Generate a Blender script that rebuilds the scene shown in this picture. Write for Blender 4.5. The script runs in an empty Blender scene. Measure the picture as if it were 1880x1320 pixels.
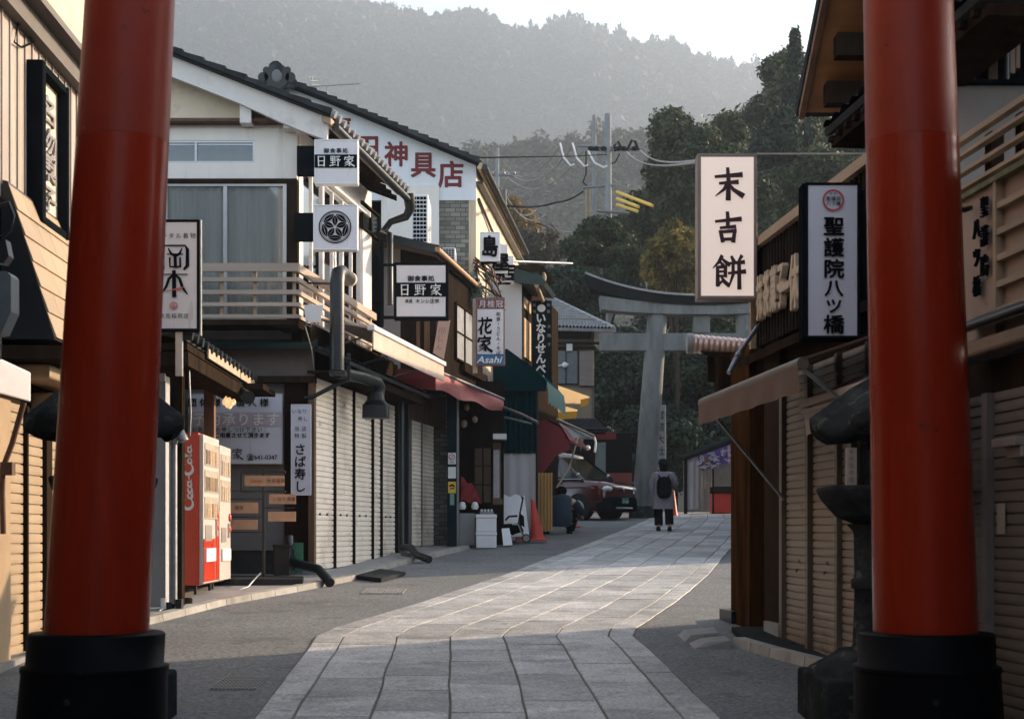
import bpy, math, random
import numpy as np
from mathutils import Vector, Matrix, noise
R = math.radians
sc = bpy.context.scene
COL = sc.collection
rnd = random.Random(7)

# ------------------------------------------------------------------ camera, sky, sun, exposure
F, HY, CX, CZ = 2800.0, 975.0, 940.0, 1.55      # focal length / eye level measured on the photo, eye height in metres
cam = bpy.data.cameras.new('camera')
cam_o = bpy.data.objects.new('camera', cam); COL.objects.link(cam_o)
cam_o.location = (0, 0, CZ); cam_o.rotation_euler = (R(90), 0, 0)
cam.sensor_width = 36; cam.lens = 36*F/1880; cam.shift_y = (HY-660)/1880
cam.clip_start = 0.1; cam.clip_end = 5000
cam.dof.use_dof = True; cam.dof.focus_distance = 24; cam.dof.aperture_fstop = 5.0
sc.camera = cam_o
SUN_EL, SUN_AZ = 19.0, 58.0                      # azimuth clockwise from straight ahead
w = bpy.data.worlds.new('World'); sc.world = w; w.use_nodes = True
nt = w.node_tree
sky = nt.nodes.new('ShaderNodeTexSky'); sky.sky_type = 'NISHITA'; sky.sun_disc = False
sky.sun_elevation = R(SUN_EL); sky.sun_rotation = R(SUN_AZ); sky.altitude = 50
sky.air_density = 1.3; sky.dust_density = 2.0; sky.ozone_density = 2.2
bg = nt.nodes['Background']; bg.inputs['Strength'].default_value = 0.15
hsv = nt.nodes.new('ShaderNodeHueSaturation'); hsv.inputs['Saturation'].default_value = .56   # thin bright haze in the upper air
nt.links.new(sky.outputs[0], hsv.inputs['Color']); nt.links.new(hsv.outputs[0], bg.inputs[0])
sun = bpy.data.lights.new('sun', 'SUN'); sun.energy = 4.2; sun.angle = R(0.5); sun.color = (1, .74, .50)
sun_o = bpy.data.objects.new('sun', sun); COL.objects.link(sun_o)
SD = Vector((math.sin(R(SUN_AZ))*math.cos(R(SUN_EL)), math.cos(R(SUN_AZ))*math.cos(R(SUN_EL)), math.sin(R(SUN_EL))))
sun_o.rotation_euler = (-SD).to_track_quat('-Z', 'Y').to_euler(); sun_o.location = (30, 20, 40)
vs = sc.view_settings
vs.view_transform = 'Standard'; vs.look = 'None'; vs.gamma = 1; vs.use_curve_mapping = False
vs.exposure = 1.78
sc.cycles.volume_bounces = 1
sc.cycles.max_bounces = 6; sc.cycles.diffuse_bounces = 3; sc.cycles.transparent_max_bounces = 12
sc.cycles.use_denoising = True
sc.cycles.sample_clamp_indirect = 6

# ------------------------------------------------------------------ helpers
def gz(y): return 0.0445*min(y, 48) + 0.01*max(0, y-48)
def W(px, py, d): return Vector(((px-CX)*d/F, d, CZ+(HY-py)*d/F))
def X(px, d): return (px-CX)*d/F
def Z(py, d): return CZ+(HY-py)*d/F
class MB:
    def __init__(s): s.v = []; s.f = []; s.mi = []; s.sm = []
    def add(s, vs_, fs, mi=0, smooth=False):
        b = len(s.v); s.v += [Vector(p) for p in vs_]
        for f in fs: s.f.append([b+i for i in f]); s.mi.append(mi); s.sm.append(smooth)
        return s
    def hexa(s, p, mi=0):       # 8 points: bottom ring, top ring
        return s.add(p, [(3,2,1,0),(4,5,6,7),(0,1,5,4),(1,2,6,5),(2,3,7,6),(3,0,4,7)], mi)
    def box(s, x0, x1, y0, y1, z0, z1, mi=0, P=None):
        P = P or (lambda a, b, c: Vector((a, b, c)))
        return s.hexa([P(x0,y0,z0),P(x1,y0,z0),P(x1,y1,z0),P(x0,y1,z0),P(x0,y0,z1),P(x1,y0,z1),P(x1,y1,z1),P(x0,y1,z1)], mi)
    def fb(s, px0, px1, py0, py1, d, t=.05, mi=0):   # a box whose front, parallel to the street front, stands at depth d
        return s.box(X(px0,d), X(px1,d), d, d+t, Z(py1,d), Z(py0,d), mi)
    def extr(s, pts, vec, mi=0, smooth=False):
        n = len(pts); vec = Vector(vec)
        b = [Vector(p) for p in pts]; t = [p+vec for p in b]
        s.add(b+t, [tuple(range(n))[::-1], tuple(range(n, 2*n))] , mi)
        return s.add(b+t, [(i, (i+1) % n, n+(i+1) % n, n+i) for i in range(n)], mi, smooth)
    def quad(s, a, b, c, d, mi=0): return s.add([a,b,c,d], [(0,1,2,3)], mi)
    def tube(s, pts, r, n=8, mi=0, caps=True, smooth=True):
        pts = [Vector(p) for p in pts]; m = len(pts)
        rs = r if isinstance(r, (list, tuple)) else [r]*m
        ring = []; up = None
        for i, p in enumerate(pts):
            t = (pts[min(i+1, m-1)]-pts[max(i-1, 0)]).normalized()
            if up is None:
                up = Vector((0,0,1)) if abs(t.z) < .9 else Vector((1,0,0))
            a = t.cross(up).normalized(); b = a.cross(t).normalized(); up = b
            ring += [p+rs[i]*(math.cos(2*math.pi*k/n)*a+math.sin(2*math.pi*k/n)*b) for k in range(n)]
        fs = [(i*n+k, i*n+(k+1) % n, (i+1)*n+(k+1) % n, (i+1)*n+k) for i in range(m-1) for k in range(n)]
        s.add(ring, fs, mi, smooth)
        if caps:
            s.add(ring[:n], [tuple(range(n))[::-1]], mi); s.add(ring[-n:], [tuple(range(n))], mi)
        return s
    def lathe(s, c, prof, n=24, mi=0, lean=(0, 0), smooth=True, a0=0):
        c = Vector(c); ring = []
        for r, z in prof:
            ring += [c+Vector((r*math.cos(a0+2*math.pi*k/n)+lean[0]*z, r*math.sin(a0+2*math.pi*k/n)+lean[1]*z, z)) for k in range(n)]
        m = len(prof)
        s.add(ring, [(i*n+k, i*n+(k+1) % n, (i+1)*n+(k+1) % n, (i+1)*n+k) for i in range(m-1) for k in range(n)], mi, smooth)
        s.add(ring[:n], [tuple(range(n))[::-1]], mi); s.add(ring[-n:], [tuple(range(n))], mi)
        return s
    def loft(s, rings, mi=0, smooth=True, caps=True):
        n = len(rings[0]); vv = [p for r in rings for p in r]
        s.add(vv, [(i*n+k, i*n+(k+1) % n, (i+1)*n+(k+1) % n, (i+1)*n+k) for i in range(len(rings)-1) for k in range(n)], mi, smooth)
        if caps: s.add(rings[0], [tuple(range(n))[::-1]], mi); s.add(rings[-1], [tuple(range(n))], mi)
        return s
    def ell(s, c, rx, ry, rz, n=14, m=8, mi=0, rot=None):
        c = Vector(c); rings = []
        for i in range(m+1):
            t = math.pi*(.02+.96*i/m)
            pts = [Vector((rx*math.sin(t)*math.cos(2*math.pi*k/n), ry*math.sin(t)*math.sin(2*math.pi*k/n), -rz*math.cos(t))) for k in range(n)]
            rings.append([c+((rot @ p) if rot else p) for p in pts])
        return s.loft(rings, mi)
    def grid(s, fn, nu, nv, mi=0, smooth=True):
        vv = [fn(i/nu, j/nv) for j in range(nv+1) for i in range(nu+1)]
        return s.add(vv, [(j*(nu+1)+i, j*(nu+1)+i+1, (j+1)*(nu+1)+i+1, (j+1)*(nu+1)+i) for j in range(nv) for i in range(nu)], mi, smooth)
def ering(c, rx, ry, n=14, tilt=None, p=2.0):
    c = Vector(c); o = []
    for k in range(n):
        a = 2*math.pi*k/n; ca, sa = math.cos(a), math.sin(a)
        v = Vector((rx*math.copysign(abs(ca)**(2/p), ca), ry*math.copysign(abs(sa)**(2/p), sa), 0))
        o.append(c+((tilt @ v) if tilt else v))
    return o

def wl(o):
    v = Vector((0,0,0))
    while o is not None: v = v+o.location; o = o.parent
    return v
def link(o): COL.objects.link(o); return o
def obj(name, mb, m, parent=None, loc=None, label=None, bevel=0):
    if loc is None: loc = Vector((0,0,0))
    base = (wl(parent) if parent else Vector((0,0,0)))+Vector(loc)
    me = bpy.data.meshes.new(name)
    me.from_pydata([tuple(p-base) for p in mb.v], [], mb.f)
    for mm in (m if isinstance(m, (list, tuple)) else [m]): me.materials.append(mm)
    me.polygons.foreach_set('material_index', mb.mi); me.polygons.foreach_set('use_smooth', mb.sm)
    me.update()
    o = link(bpy.data.objects.new(name, me)); o.location = loc
    if parent: o.parent = parent
    if label: o['label'] = label
    if bevel:
        b = o.modifiers.new('bevel', 'BEVEL'); b.width = bevel; b.segments = 2; b.limit_method = 'ANGLE'
    return o
def each(name, m, parent, makers, bevel=0):     # one object of its own per piece
    for fn in makers:
        b_ = MB(); fn(b_); obj(name, b_, m, parent, bevel=bevel)
def tag(o, label, cat, group=None):
    o['label'] = label; o['category'] = cat
    if group: o['group'] = group
    return o
def root(name, loc, label, cat, group=None):
    o = link(bpy.data.objects.new(name, None)); o.location = loc; o.empty_display_size = .2
    return tag(o, label, cat, group)
def one(name, mb, m, loc, label, cat, group=None, bevel=0):
    return tag(obj(name, mb, m, None, loc, bevel=bevel), label, cat, group)
def setting(name, mb, m, kind='structure'):
    o = obj(name, mb, m); o['kind'] = kind; return o
def kids(o): return [c for c in bpy.data.objects if c.parent == o]
def dup(o, parent=None, loc=None, label=None, scale=None, rz=None):
    c = o.copy(); COL.objects.link(c)
    if parent: c.parent = parent
    if loc is not None: c.location = loc
    if label: c['label'] = label
    if scale: c.scale = scale
    if rz is not None: c.rotation_euler = (0, 0, rz)
    for ch in kids(o): dup(ch, c)
    return c

class Fr:      # a wall plane: u runs up the street, n sticks out into the street
    def __init__(s, x, y, slope, side):
        s.o = Vector((x, y)); s.d = Vector((slope, 1)).normalized()
        s.n = Vector((s.d.y, -s.d.x))*side
    def P(s, u, n, z):
        p = s.o+u*s.d+n*s.n; return Vector((p.x, p.y, z))
    def u(s, px, n=0):
        k = (px-CX)/F; ox, oy = s.o+n*s.n
        return (k*oy-ox)/(s.d.x-k*s.d.y)
    def z(s, px, py, n=0):
        u = s.u(px, n); return Z(py, (s.o+u*s.d+n*s.n).y)
    def uy(s, y, n=0): return (y-s.o.y-n*s.n.y)/s.d.y
    def box(s, mb, u0, u1, n0, n1, z0, z1, mi=0): return mb.box(u0, u1, n0, n1, z0, z1, mi, s.P)
    def pb(s, mb, px0, px1, z0, z1, n0, n1, mi=0): return s.box(mb, s.u(px0, n1), s.u(px1, n1), n0, n1, z0, z1, mi)
    def g(s, u, n=0): return gz(s.P(u, n, 0).y)

# ------------------------------------------------------------------ materials
MATS = {}
def mat(name, rgb, rough=.75, var=.2, scale=6, bump=.0, bscale=40, metal=0, stain=None, streak=False, coat=0, spec=.4, alt=None, altw=None, sheen=0):
    if max(rgb) < .07 and not name.startswith(('leaf', 'asphalt', 'car', 'maroon', 'black_lac')):
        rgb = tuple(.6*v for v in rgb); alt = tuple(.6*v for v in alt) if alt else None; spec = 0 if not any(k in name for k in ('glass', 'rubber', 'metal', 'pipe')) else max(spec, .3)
    m = bpy.data.materials.new(name); m.use_nodes = True; MATS[name] = m
    n, l = m.node_tree.nodes, m.node_tree.links
    b = n['Principled BSDF']
    b.inputs['Roughness'].default_value = rough; b.inputs['Metallic'].default_value = metal
    b.inputs['Specular IOR Level'].default_value = spec
    if coat: b.inputs['Coat Weight'].default_value = coat; b.inputs['Coat Roughness'].default_value = .12
    tc = n.new('ShaderNodeTexCoord'); mp = n.new('ShaderNodeMapping'); l.new(tc.outputs['Object'], mp.inputs[0])
    if streak: mp.inputs['Scale'].default_value = (1, 1, .12) if streak is True else streak
    nz = n.new('ShaderNodeTexNoise'); nz.inputs['Scale'].default_value = scale; nz.inputs['Detail'].default_value = 6; nz.inputs['Roughness'].default_value = .65
    l.new(mp.outputs[0], nz.inputs['Vector'])
    rm = n.new('ShaderNodeMapRange'); rm.inputs[1].default_value = .28; rm.inputs[2].default_value = .72
    l.new(nz.outputs['Fac'], rm.inputs[0])
    mx = n.new('ShaderNodeMix'); mx.data_type = 'RGBA'; l.new(rm.outputs[0], mx.inputs['Factor'])
    c = Vector(rgb); c2 = Vector(alt) if alt else c*(1+var)
    mx.inputs[6].default_value = (*(c*(1-var)), 1); mx.inputs[7].default_value = (*c2, 1)
    out = mx.outputs[2]
    if stain:
        col, amt, ssc = stain
        nz2 = n.new('ShaderNodeTexNoise'); nz2.inputs['Scale'].default_value = ssc; nz2.inputs['Detail'].default_value = 8; nz2.inputs['Roughness'].default_value = .7
        l.new(mp.outputs[0], nz2.inputs['Vector'])
        r2 = n.new('ShaderNodeMapRange'); r2.inputs[1].default_value = .52; r2.inputs[2].default_value = .74; r2.inputs[4].default_value = amt
        l.new(nz2.outputs['Fac'], r2.inputs[0])
        m2 = n.new('ShaderNodeMix'); m2.data_type = 'RGBA'; l.new(r2.outputs[0], m2.inputs['Factor']); l.new(out, m2.inputs[6]); m2.inputs[7].default_value = (*col, 1)
        out = m2.outputs[2]
    l.new(out, b.inputs['Base Color'])
    rr = n.new('ShaderNodeMapRange'); rr.inputs[3].default_value = max(.02, rough-.1); rr.inputs[4].default_value = min(1, rough+.1)
    l.new(nz.outputs['Fac'], rr.inputs[0]); l.new(rr.outputs[0], b.inputs['Roughness'])
    if bump:
        n3 = n.new('ShaderNodeTexNoise'); n3.inputs['Scale'].default_value = bscale; n3.inputs['Detail'].default_value = 5
        l.new(mp.outputs[0], n3.inputs['Vector'])
        bp = n.new('ShaderNodeBump'); bp.inputs['Strength'].default_value = bump; bp.inputs['Distance'].default_value = .02
        l.new(n3.outputs['Fac'], bp.inputs['Height']); l.new(bp.outputs[0], b.inputs['Normal'])
    return m
def glass_mat(name, tint, rough=.04, add=.02):
    m = bpy.data.materials.new(name); m.use_nodes = True; n, l = m.node_tree.nodes, m.node_tree.links
    n.remove(n['Principled BSDF'])
    tr = n.new('ShaderNodeBsdfTransparent'); tr.inputs[0].default_value = (*tint, 1)
    gl = n.new('ShaderNodeBsdfGlossy'); gl.inputs['Roughness'].default_value = rough; gl.inputs[0].default_value = (.9, .95, 1, 1)
    fr = n.new('ShaderNodeFresnel'); fr.inputs[0].default_value = 1.45
    ad = n.new('ShaderNodeMath'); ad.operation = 'ADD'; ad.inputs[1].default_value = add; l.new(fr.outputs[0], ad.inputs[0])
    mx = n.new('ShaderNodeMixShader'); l.new(ad.outputs[0], mx.inputs[0]); l.new(tr.outputs[0], mx.inputs[1]); l.new(gl.outputs[0], mx.inputs[2])
    l.new(mx.outputs[0], n['Material Output'].inputs[0]); return m
def leaf_mat(name, c0, c1, scale=.6, trans=.25, lo=.55, hi=1.45):
    m = mat(name, c0, .65, .3, scale, alt=c1, spec=.25)
    n, l = m.node_tree.nodes, m.node_tree.links
    b = n['Principled BSDF']; src = b.inputs['Base Color'].links[0].from_socket
    ge = n.new('ShaderNodeNewGeometry'); hs = n.new('ShaderNodeHueSaturation')
    mr = n.new('ShaderNodeMapRange'); mr.inputs[3].default_value = lo; mr.inputs[4].default_value = hi
    l.new(ge.outputs['Random Per Island'], mr.inputs[0]); l.new(mr.outputs[0], hs.inputs['Value']); l.new(src, hs.inputs['Color']); l.new(hs.outputs[0], b.inputs['Base Color'])
    td = n.new('ShaderNodeBsdfTranslucent'); l.new(hs.outputs[0], td.inputs[0])
    mx = n.new('ShaderNodeMixShader'); mx.inputs[0].default_value = trans
    l.new(b.outputs[0], mx.inputs[1]); l.new(td.outputs[0], mx.inputs[2]); l.new(mx.outputs[0], n['Material Output'].inputs[0])
    return m
def island_var(m, lo, hi):
    n, l = m.node_tree.nodes, m.node_tree.links
    b = n['Principled BSDF']; src = b.inputs['Base Color'].links[0].from_socket
    ge = n.new('ShaderNodeNewGeometry'); hs = n.new('ShaderNodeHueSaturation')
    mr = n.new('ShaderNodeMapRange'); mr.inputs[3].default_value = lo; mr.inputs[4].default_value = hi
    l.new(ge.outputs['Random Per Island'], mr.inputs[0]); l.new(mr.outputs[0], hs.inputs['Value']); l.new(src, hs.inputs['Color']); l.new(hs.outputs[0], b.inputs['Base Color'])
    return m
def glow(m, rgb, s):
    b = m.node_tree.nodes['Principled BSDF']; b.inputs['Emission Color'].default_value = (*rgb, 1); b.inputs['Emission Strength'].default_value = s
    return m

asphalt = mat('asphalt', (.125,.13,.132), .85, .25, 1.2, .5, 160, stain=((.065,.072,.078), .7, .6))
if 1:   # aggregate speckle in the asphalt
    n, l = asphalt.node_tree.nodes, asphalt.node_tree.links
    b = n['Principled BSDF']; src = b.inputs['Base Color'].links[0].from_socket
    tc = n.new('ShaderNodeTexCoord'); nz = n.new('ShaderNodeTexNoise'); nz.inputs['Scale'].default_value = 30; nz.inputs['Detail'].default_value = 4; nz.inputs['Roughness'].default_value = .8
    l.new(tc.outputs['Object'], nz.inputs['Vector'])
    mr = n.new('ShaderNodeMapRange'); mr.inputs[1].default_value = .3; mr.inputs[2].default_value = .7; mr.inputs[3].default_value = .2; mr.inputs[4].default_value = 2.0
    l.new(nz.outputs['Fac'], mr.inputs[0])
    hs = n.new('ShaderNodeHueSaturation'); l.new(mr.outputs[0], hs.inputs['Value']); l.new(src, hs.inputs['Color']); l.new(hs.outputs[0], b.inputs['Base Color'])
paving = island_var(mat('paving_stone', (.335,.335,.33), .7, .3, 3, .5, 60, stain=((.13,.13,.125), .8, 1.3)), .74, 1.2)
if 1:
    n, l = paving.node_tree.nodes, paving.node_tree.links
    b = n['Principled BSDF']; src = b.inputs['Base Color'].links[0].from_socket
    tc = n.new('ShaderNodeTexCoord'); nz = n.new('ShaderNodeTexNoise'); nz.inputs['Scale'].default_value = 38; nz.inputs['Detail'].default_value = 4; nz.inputs['Roughness'].default_value = .8
    l.new(tc.outputs['Object'], nz.inputs['Vector'])
    mr = n.new('ShaderNodeMapRange'); mr.inputs[1].default_value = .3; mr.inputs[2].default_value = .7; mr.inputs[3].default_value = .4; mr.inputs[4].default_value = 1.7
    l.new(nz.outputs['Fac'], mr.inputs[0])
    hs = n.new('ShaderNodeHueSaturation'); l.new(mr.outputs[0], hs.inputs['Value']); l.new(src, hs.inputs['Color']); l.new(hs.outputs[0], b.inputs['Base Color'])
joint = mat('joint_sand', (.085,.078,.066), .9, .4, 4)
kerbm = island_var(mat('kerb_concrete', (.27,.26,.24), .85, .25, 5, .3, 60, stain=((.1,.095,.085), .8, 3)), .8, 1.15)
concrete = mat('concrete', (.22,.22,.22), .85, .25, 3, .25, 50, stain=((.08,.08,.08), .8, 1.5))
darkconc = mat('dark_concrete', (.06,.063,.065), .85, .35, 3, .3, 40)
red = mat('red_lacquer', (.20,.014,.003), .28, .2, 2.5, .12, 14, spec=.10, coat=.05, stain=((.10,.006,.003), .75, 2.2), streak=True)
redtop = mat('red_lacquer_faded', (.195,.015,.004), .42, .12, 3, .05, 12, spec=.2, stain=((.13,.010,.005), .7, 2.6))
blackp = mat('black_lacquer', (.0015,.002,.003), .5, .5, 3, .15, 14, spec=.05)
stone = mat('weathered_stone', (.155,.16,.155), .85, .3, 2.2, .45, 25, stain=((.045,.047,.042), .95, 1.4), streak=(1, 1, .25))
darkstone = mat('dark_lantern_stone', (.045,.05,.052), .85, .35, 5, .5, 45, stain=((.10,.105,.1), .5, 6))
plaster = mat('white_plaster', (.72,.68,.64), .85, .08, 2, .1, 30, stain=((.36,.30,.24), .75, 2.1), streak=True)
cream = mat('cream_plaster', (.68,.58,.46), .85, .1, 2, .1, 30, stain=((.30,.22,.14), .6, 1.3))
whitewood = mat('painted_white_wood', (.66,.63,.61), .6, .06, 4, .1, 30, stain=((.35,.30,.26), .6, 2.5))
sign_white = mat('acrylic_white', (.64,.62,.64), .35, .04, 2, stain=((.5,.47,.46), .5, 1.5))
sign_cool = mat('acrylic_cool_white', (.52,.54,.62), .35, .04, 2)
sign_warm = glow(mat('acrylic_sun_glow', (.66,.57,.52), .35, .03, 2), (1, .80, .68), .14)  # faint emission stands in for sun coming through the panel
sign_dark = mat('sign_frame_dark', (.012,.016,.02), .4, .3, 6)
alum = mat('aluminium_frame', (.42,.42,.43), .35, .1, 6, metal=.6)
ink = mat('black_ink', (.012,.012,.016), .6, .1)
maroon_ink = mat('maroon_ink', (.035,.004,.012), .5, .1)
red_ink = mat('red_ink', (.36,.05,.03), .6, .2)
redchar = mat('faded_red_paint', (.15,.018,.018), .7, .25, 6)
white_ink = mat('white_ink', (.7,.7,.7), .6, .05)
faded_red = mat('faded_red_brush', (.46,.36,.42), .7, .25, 3, alt=(.5,.49,.54), stain=((.34,.10,.16), .8, 3), streak=(.3, 1, 1))
blue_panel = mat('blue_panel', (.012,.11,.26), .4, .1)
maroon_panel = mat('maroon_panel', (.14,.055,.06), .5, .1)
wood_dark = mat('dark_wood', (.030,.022,.017), .75, .4, 6, .2, 30, streak=True, alt=(.06,.042,.03))
wood_brown = mat('brown_wood', (.085,.045,.025), .7, .4, 6, .2, 30, streak=True, alt=(.16,.085,.045))
wood_red = mat('reddish_wood', (.13,.05,.022), .7, .4, 6, .2, 30, streak=True, alt=(.22,.10,.05))
wood_pale = mat('pale_wood', (.31,.225,.15), .7, .25, 5, .15, 40, stain=((.2,.14,.09), .6, 3), streak=(.15, .15, 1))
wood_tan = mat('tan_board', (.40,.24,.15), .7, .2, 5, .1, 30)
wood_grey = mat('weathered_grey_boards', (.33,.285,.25), .8, .3, 14, .25, 60, streak=(1, 1, .05), stain=((.24,.19,.15), .5, 3))
soffit = mat('soffit_boards', (.27,.125,.05), .65, .3, 4, .15, 25, streak=(.2, 1, 1))
pinkwall = mat('beige_pink_wall', (.30,.225,.185), .85, .1, 2, .1, 40, stain=((.28,.2,.16), .5, 1.5))
greywall = mat('grey_render', (.23,.225,.23), .9, .12, 2, .12, 40, stain=((.14,.13,.13), .6, 1))
brownwall = mat('brown_grey_board', (.13,.11,.105), .8, .2, 2.5, .1, 30, stain=((.06,.05,.05), .7, 1.2))
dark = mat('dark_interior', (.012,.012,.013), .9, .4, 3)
teal_flash = mat('teal_metal_flashing', (.025,.055,.06), .5, .4, 3, .1, 20, metal=.3)
tile_dark = island_var(mat('dark_roof_tile', (.055,.06,.065), .45, .3, 5, .15, 30), .7, 1.3)
tile_grey = mat('grey_roof_tile', (.13,.135,.14), .45, .3, 5, .15, 30)
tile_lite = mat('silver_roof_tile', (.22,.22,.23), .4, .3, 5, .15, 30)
gold_shingle = mat('ochre_metal_shingle', (.30,.215,.13), .5, .15, 3, .1, 20, stain=((.3,.2,.1), .5, 2))
shut_white = mat('white_shutter', (.74,.66,.57), .55, .1, 2.5, .06, 20, stain=((.22,.16,.10), .7, 1.3), streak=(1, 1, .8))
if 1:   # rust and dirt lying along the slats
    n, l = shut_white.node_tree.nodes, shut_white.node_tree.links; b = n['Principled BSDF']; src = b.inputs['Base Color'].links[0].from_socket
    tc = n.new('ShaderNodeTexCoord'); mp = n.new('ShaderNodeMapping'); mp.inputs['Scale'].default_value = (1.3, 1.3, 2.6); l.new(tc.outputs['Object'], mp.inputs[0])
    nz = n.new('ShaderNodeTexNoise'); nz.inputs['Scale'].default_value = 1.7; nz.inputs['Detail'].default_value = 9; nz.inputs['Roughness'].default_value = .75; l.new(mp.outputs[0], nz.inputs['Vector'])
    mr = n.new('ShaderNodeMapRange'); mr.inputs[1].default_value = .57; mr.inputs[2].default_value = .72; mr.inputs[4].default_value = .9; l.new(nz.outputs['Fac'], mr.inputs[0])
    mx = n.new('ShaderNodeMix'); mx.data_type = 'RGBA'; l.new(mr.outputs[0], mx.inputs['Factor']); l.new(src, mx.inputs[6]); mx.inputs[7].default_value = (.10, .062, .035, 1); l.new(mx.outputs[2], b.inputs['Base Color'])
shut_tan = mat('tan_shutter', (.20,.165,.13), .5, .12, 2.5, .06, 20, stain=((.2,.13,.08), .7, 1.5))
shut_gold = mat('beige_shutter', (.31,.235,.155), .5, .1, 2.5, .06, 20, stain=((.3,.2,.1), .6, 2))
shut_grey = mat('grey_brown_shutter', (.13,.108,.09), .5, .12, 2.5, .06, 20)
steel = mat('galvanised_steel', (.20,.21,.22), .4, .2, 8, metal=.7)
blackmetal = mat('black_painted_metal', (.012,.018,.022), .4, .3, 6, .05, 20)
rustmetal = mat('rusty_metal', (.10,.055,.035), .7, .4, 8, .1, 30, metal=.3)
whitepaint = mat('white_enamel', (.70,.70,.71), .35, .05, 3, stain=((.45,.43,.4), .4, 2))
foam = mat('white_foam', (.74,.75,.78), .8, .04, 4, .1, 40)
curtainm = mat('window_curtain', (.56,.53,.49), .9, .12, 4, streak=(1, 1, .06))
curtainw = mat('warm_curtain', (.46,.40,.34), .9, .12, 4, streak=(1, 1, .06))
glass = glass_mat('window_glass', (.92,.95,.97))
vinyl = glass_mat('clear_vinyl', (.85,.85,.85), .25)
darkglass = mat('dark_glass', (.01,.013,.016), .06, .2, 3, spec=.8)
net_teal = mat('teal_netting', (.06,.20,.19), .8, .3, 8)
awn_red = mat('maroon_canvas', (.17,.022,.028), .8, .15, 4, .15, 60)
awn_pink = mat('sunlit_red_canvas', (.34,.11,.10), .8, .15, 5, .2, 40, stain=((.25,.07,.06), .6, 3))  # maroon canvas made paler, sunlight put into the colour
awn_beige = mat('beige_canvas', (.47,.37,.30), .8, .12, 5, .15, 50, stain=((.3,.2,.14), .7, 3), streak=(1, 1, .3))
awn_brown = mat('brown_canvas', (.10,.058,.04), .8, .15, 4, .12, 50)
awn_grey = mat('greyish_pink_canvas', (.45,.38,.37), .8, .1, 4, .12, 50)
awn_teal = mat('teal_canvas', (.004,.040,.048), .8, .15, 3, .15, 40)
awn_teal2 = mat('pale_teal_canvas', (.07,.155,.15), .8, .15, 3, .15, 40)
awn_yellow = mat('yellow_canvas', (.30,.19,.06), .8, .15, 3, .15, 40)
awn_yellow2 = mat('bright_yellow_canvas', (.50,.25,.02), .8, .15, 3, .15, 40)
tarp = mat('grey_white_tarp', (.42,.40,.41), .6, .12, 3, .2, 12, streak=(1, 1, .3))
yelpanel = mat('yellow_corrugated_panel', (.52,.33,.13), .6, .2, 4, streak=(1, 1, .1))
brick = mat('grey_brick', (.15,.15,.13), .8, .2, 5, .2, 40)
if 1:
    n, l = brick.node_tree.nodes, brick.node_tree.links; b = n['Principled BSDF']
    tc = n.new('ShaderNodeTexCoord'); mp = n.new('ShaderNodeMapping'); mp.inputs['Rotation'].default_value = (R(90), 0, 0); l.new(tc.outputs['Object'], mp.inputs[0])
    bt = n.new('ShaderNodeTexBrick'); bt.inputs['Scale'].default_value = 1; bt.inputs['Brick Width'].default_value = .2; bt.inputs['Row Height'].default_value = .085; bt.inputs['Mortar Size'].default_value = .008
    bt.inputs['Color1'].default_value = (.10,.10,.085,1); bt.inputs['Color2'].default_value = (.23,.22,.19,1); bt.inputs['Mortar'].default_value = (.07,.07,.065,1)
    l.new(mp.outputs[0], bt.inputs['Vector']); l.new(bt.outputs[0], b.inputs['Base Color'])
vend_red = mat('red_vending_paint', (.50,.035,.012), .3, .1, 3, coat=.4)
vend_white = mat('white_vending_paint', (.50,.45,.41), .35, .06, 4)
cone_red = mat('orange_red_plastic', (.50,.05,.03), .5, .12, 4)
car_red = mat('maroon_car_paint', (.055,.005,.008), .22, .1, 3, coat=.8)
car_dark = mat('black_car_plastic', (.006,.009,.013), .4, .2, spec=.15)
chrome = mat('chrome', (.42,.42,.44), .3, .1, metal=1)
lampglass = mat('headlight_glass', (.55,.58,.62), .1, .1, spec=.8)
rubber = mat('rubber', (.012,.012,.013), .8, .2)
skin = mat('skin', (.50,.31,.22), .6, .08)
hairm = mat('dark_hair', (.012,.010,.010), .6, .2)
coatm = mat('grey_lilac_coat', (.24,.23,.27), .9, .12, 6, .2, 30)
clothd = mat('dark_navy_cloth', (.022,.045,.07), .9, .25, 6, .2, 30)
clothb = mat('black_cloth', (.008,.009,.012), .9, .25, 6)
bulbm = glow(mat('warm_bulb', (.8,.6,.4), .3, .05), (1, .6, .3), .25)
bark = mat('bark', (.06,.045,.035), .9, .3, 5, .4, 20)
yellow_pl = mat('yellow_plastic', (.68,.44,.06), .5, .1)
insul = mat('white_insulator', (.7,.7,.72), .3, .05)
wirem = mat('black_cable', (.02,.02,.022), .6, .2)
wirel = mat('bare_cable', (.22,.20,.18), .5, .2)
green_g = mat('green_poster', (.02,.13,.08), .5, .4, 12)
banner = mat('festival_banner', (.10,.06,.22), .8, .3, 5)
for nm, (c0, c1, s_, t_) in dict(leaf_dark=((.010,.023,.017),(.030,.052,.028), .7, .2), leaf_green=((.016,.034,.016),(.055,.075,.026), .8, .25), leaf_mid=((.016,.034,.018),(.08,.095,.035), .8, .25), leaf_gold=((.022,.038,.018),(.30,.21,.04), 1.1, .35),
        leaf_orange=((.15,.09,.03),(.34,.22,.07), .5, .35), leaf_brown=((.05,.045,.032),(.10,.085,.05), .6, .25), leaf_hill=((.020,.034,.024),(.085,.085,.035), .03, .2), leaf_far=((.010,.016,.012),(.028,.036,.022), .012, .1)).items():  # gold and orange tones hold sunlight put into the leaf colour
    MATS[nm] = leaf_mat(nm, c0, c1, s_, t_, *((.85, 1.15) if 'far' in nm else (.7, 1.3) if 'hill' in nm else (.5, 1.5)))

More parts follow.
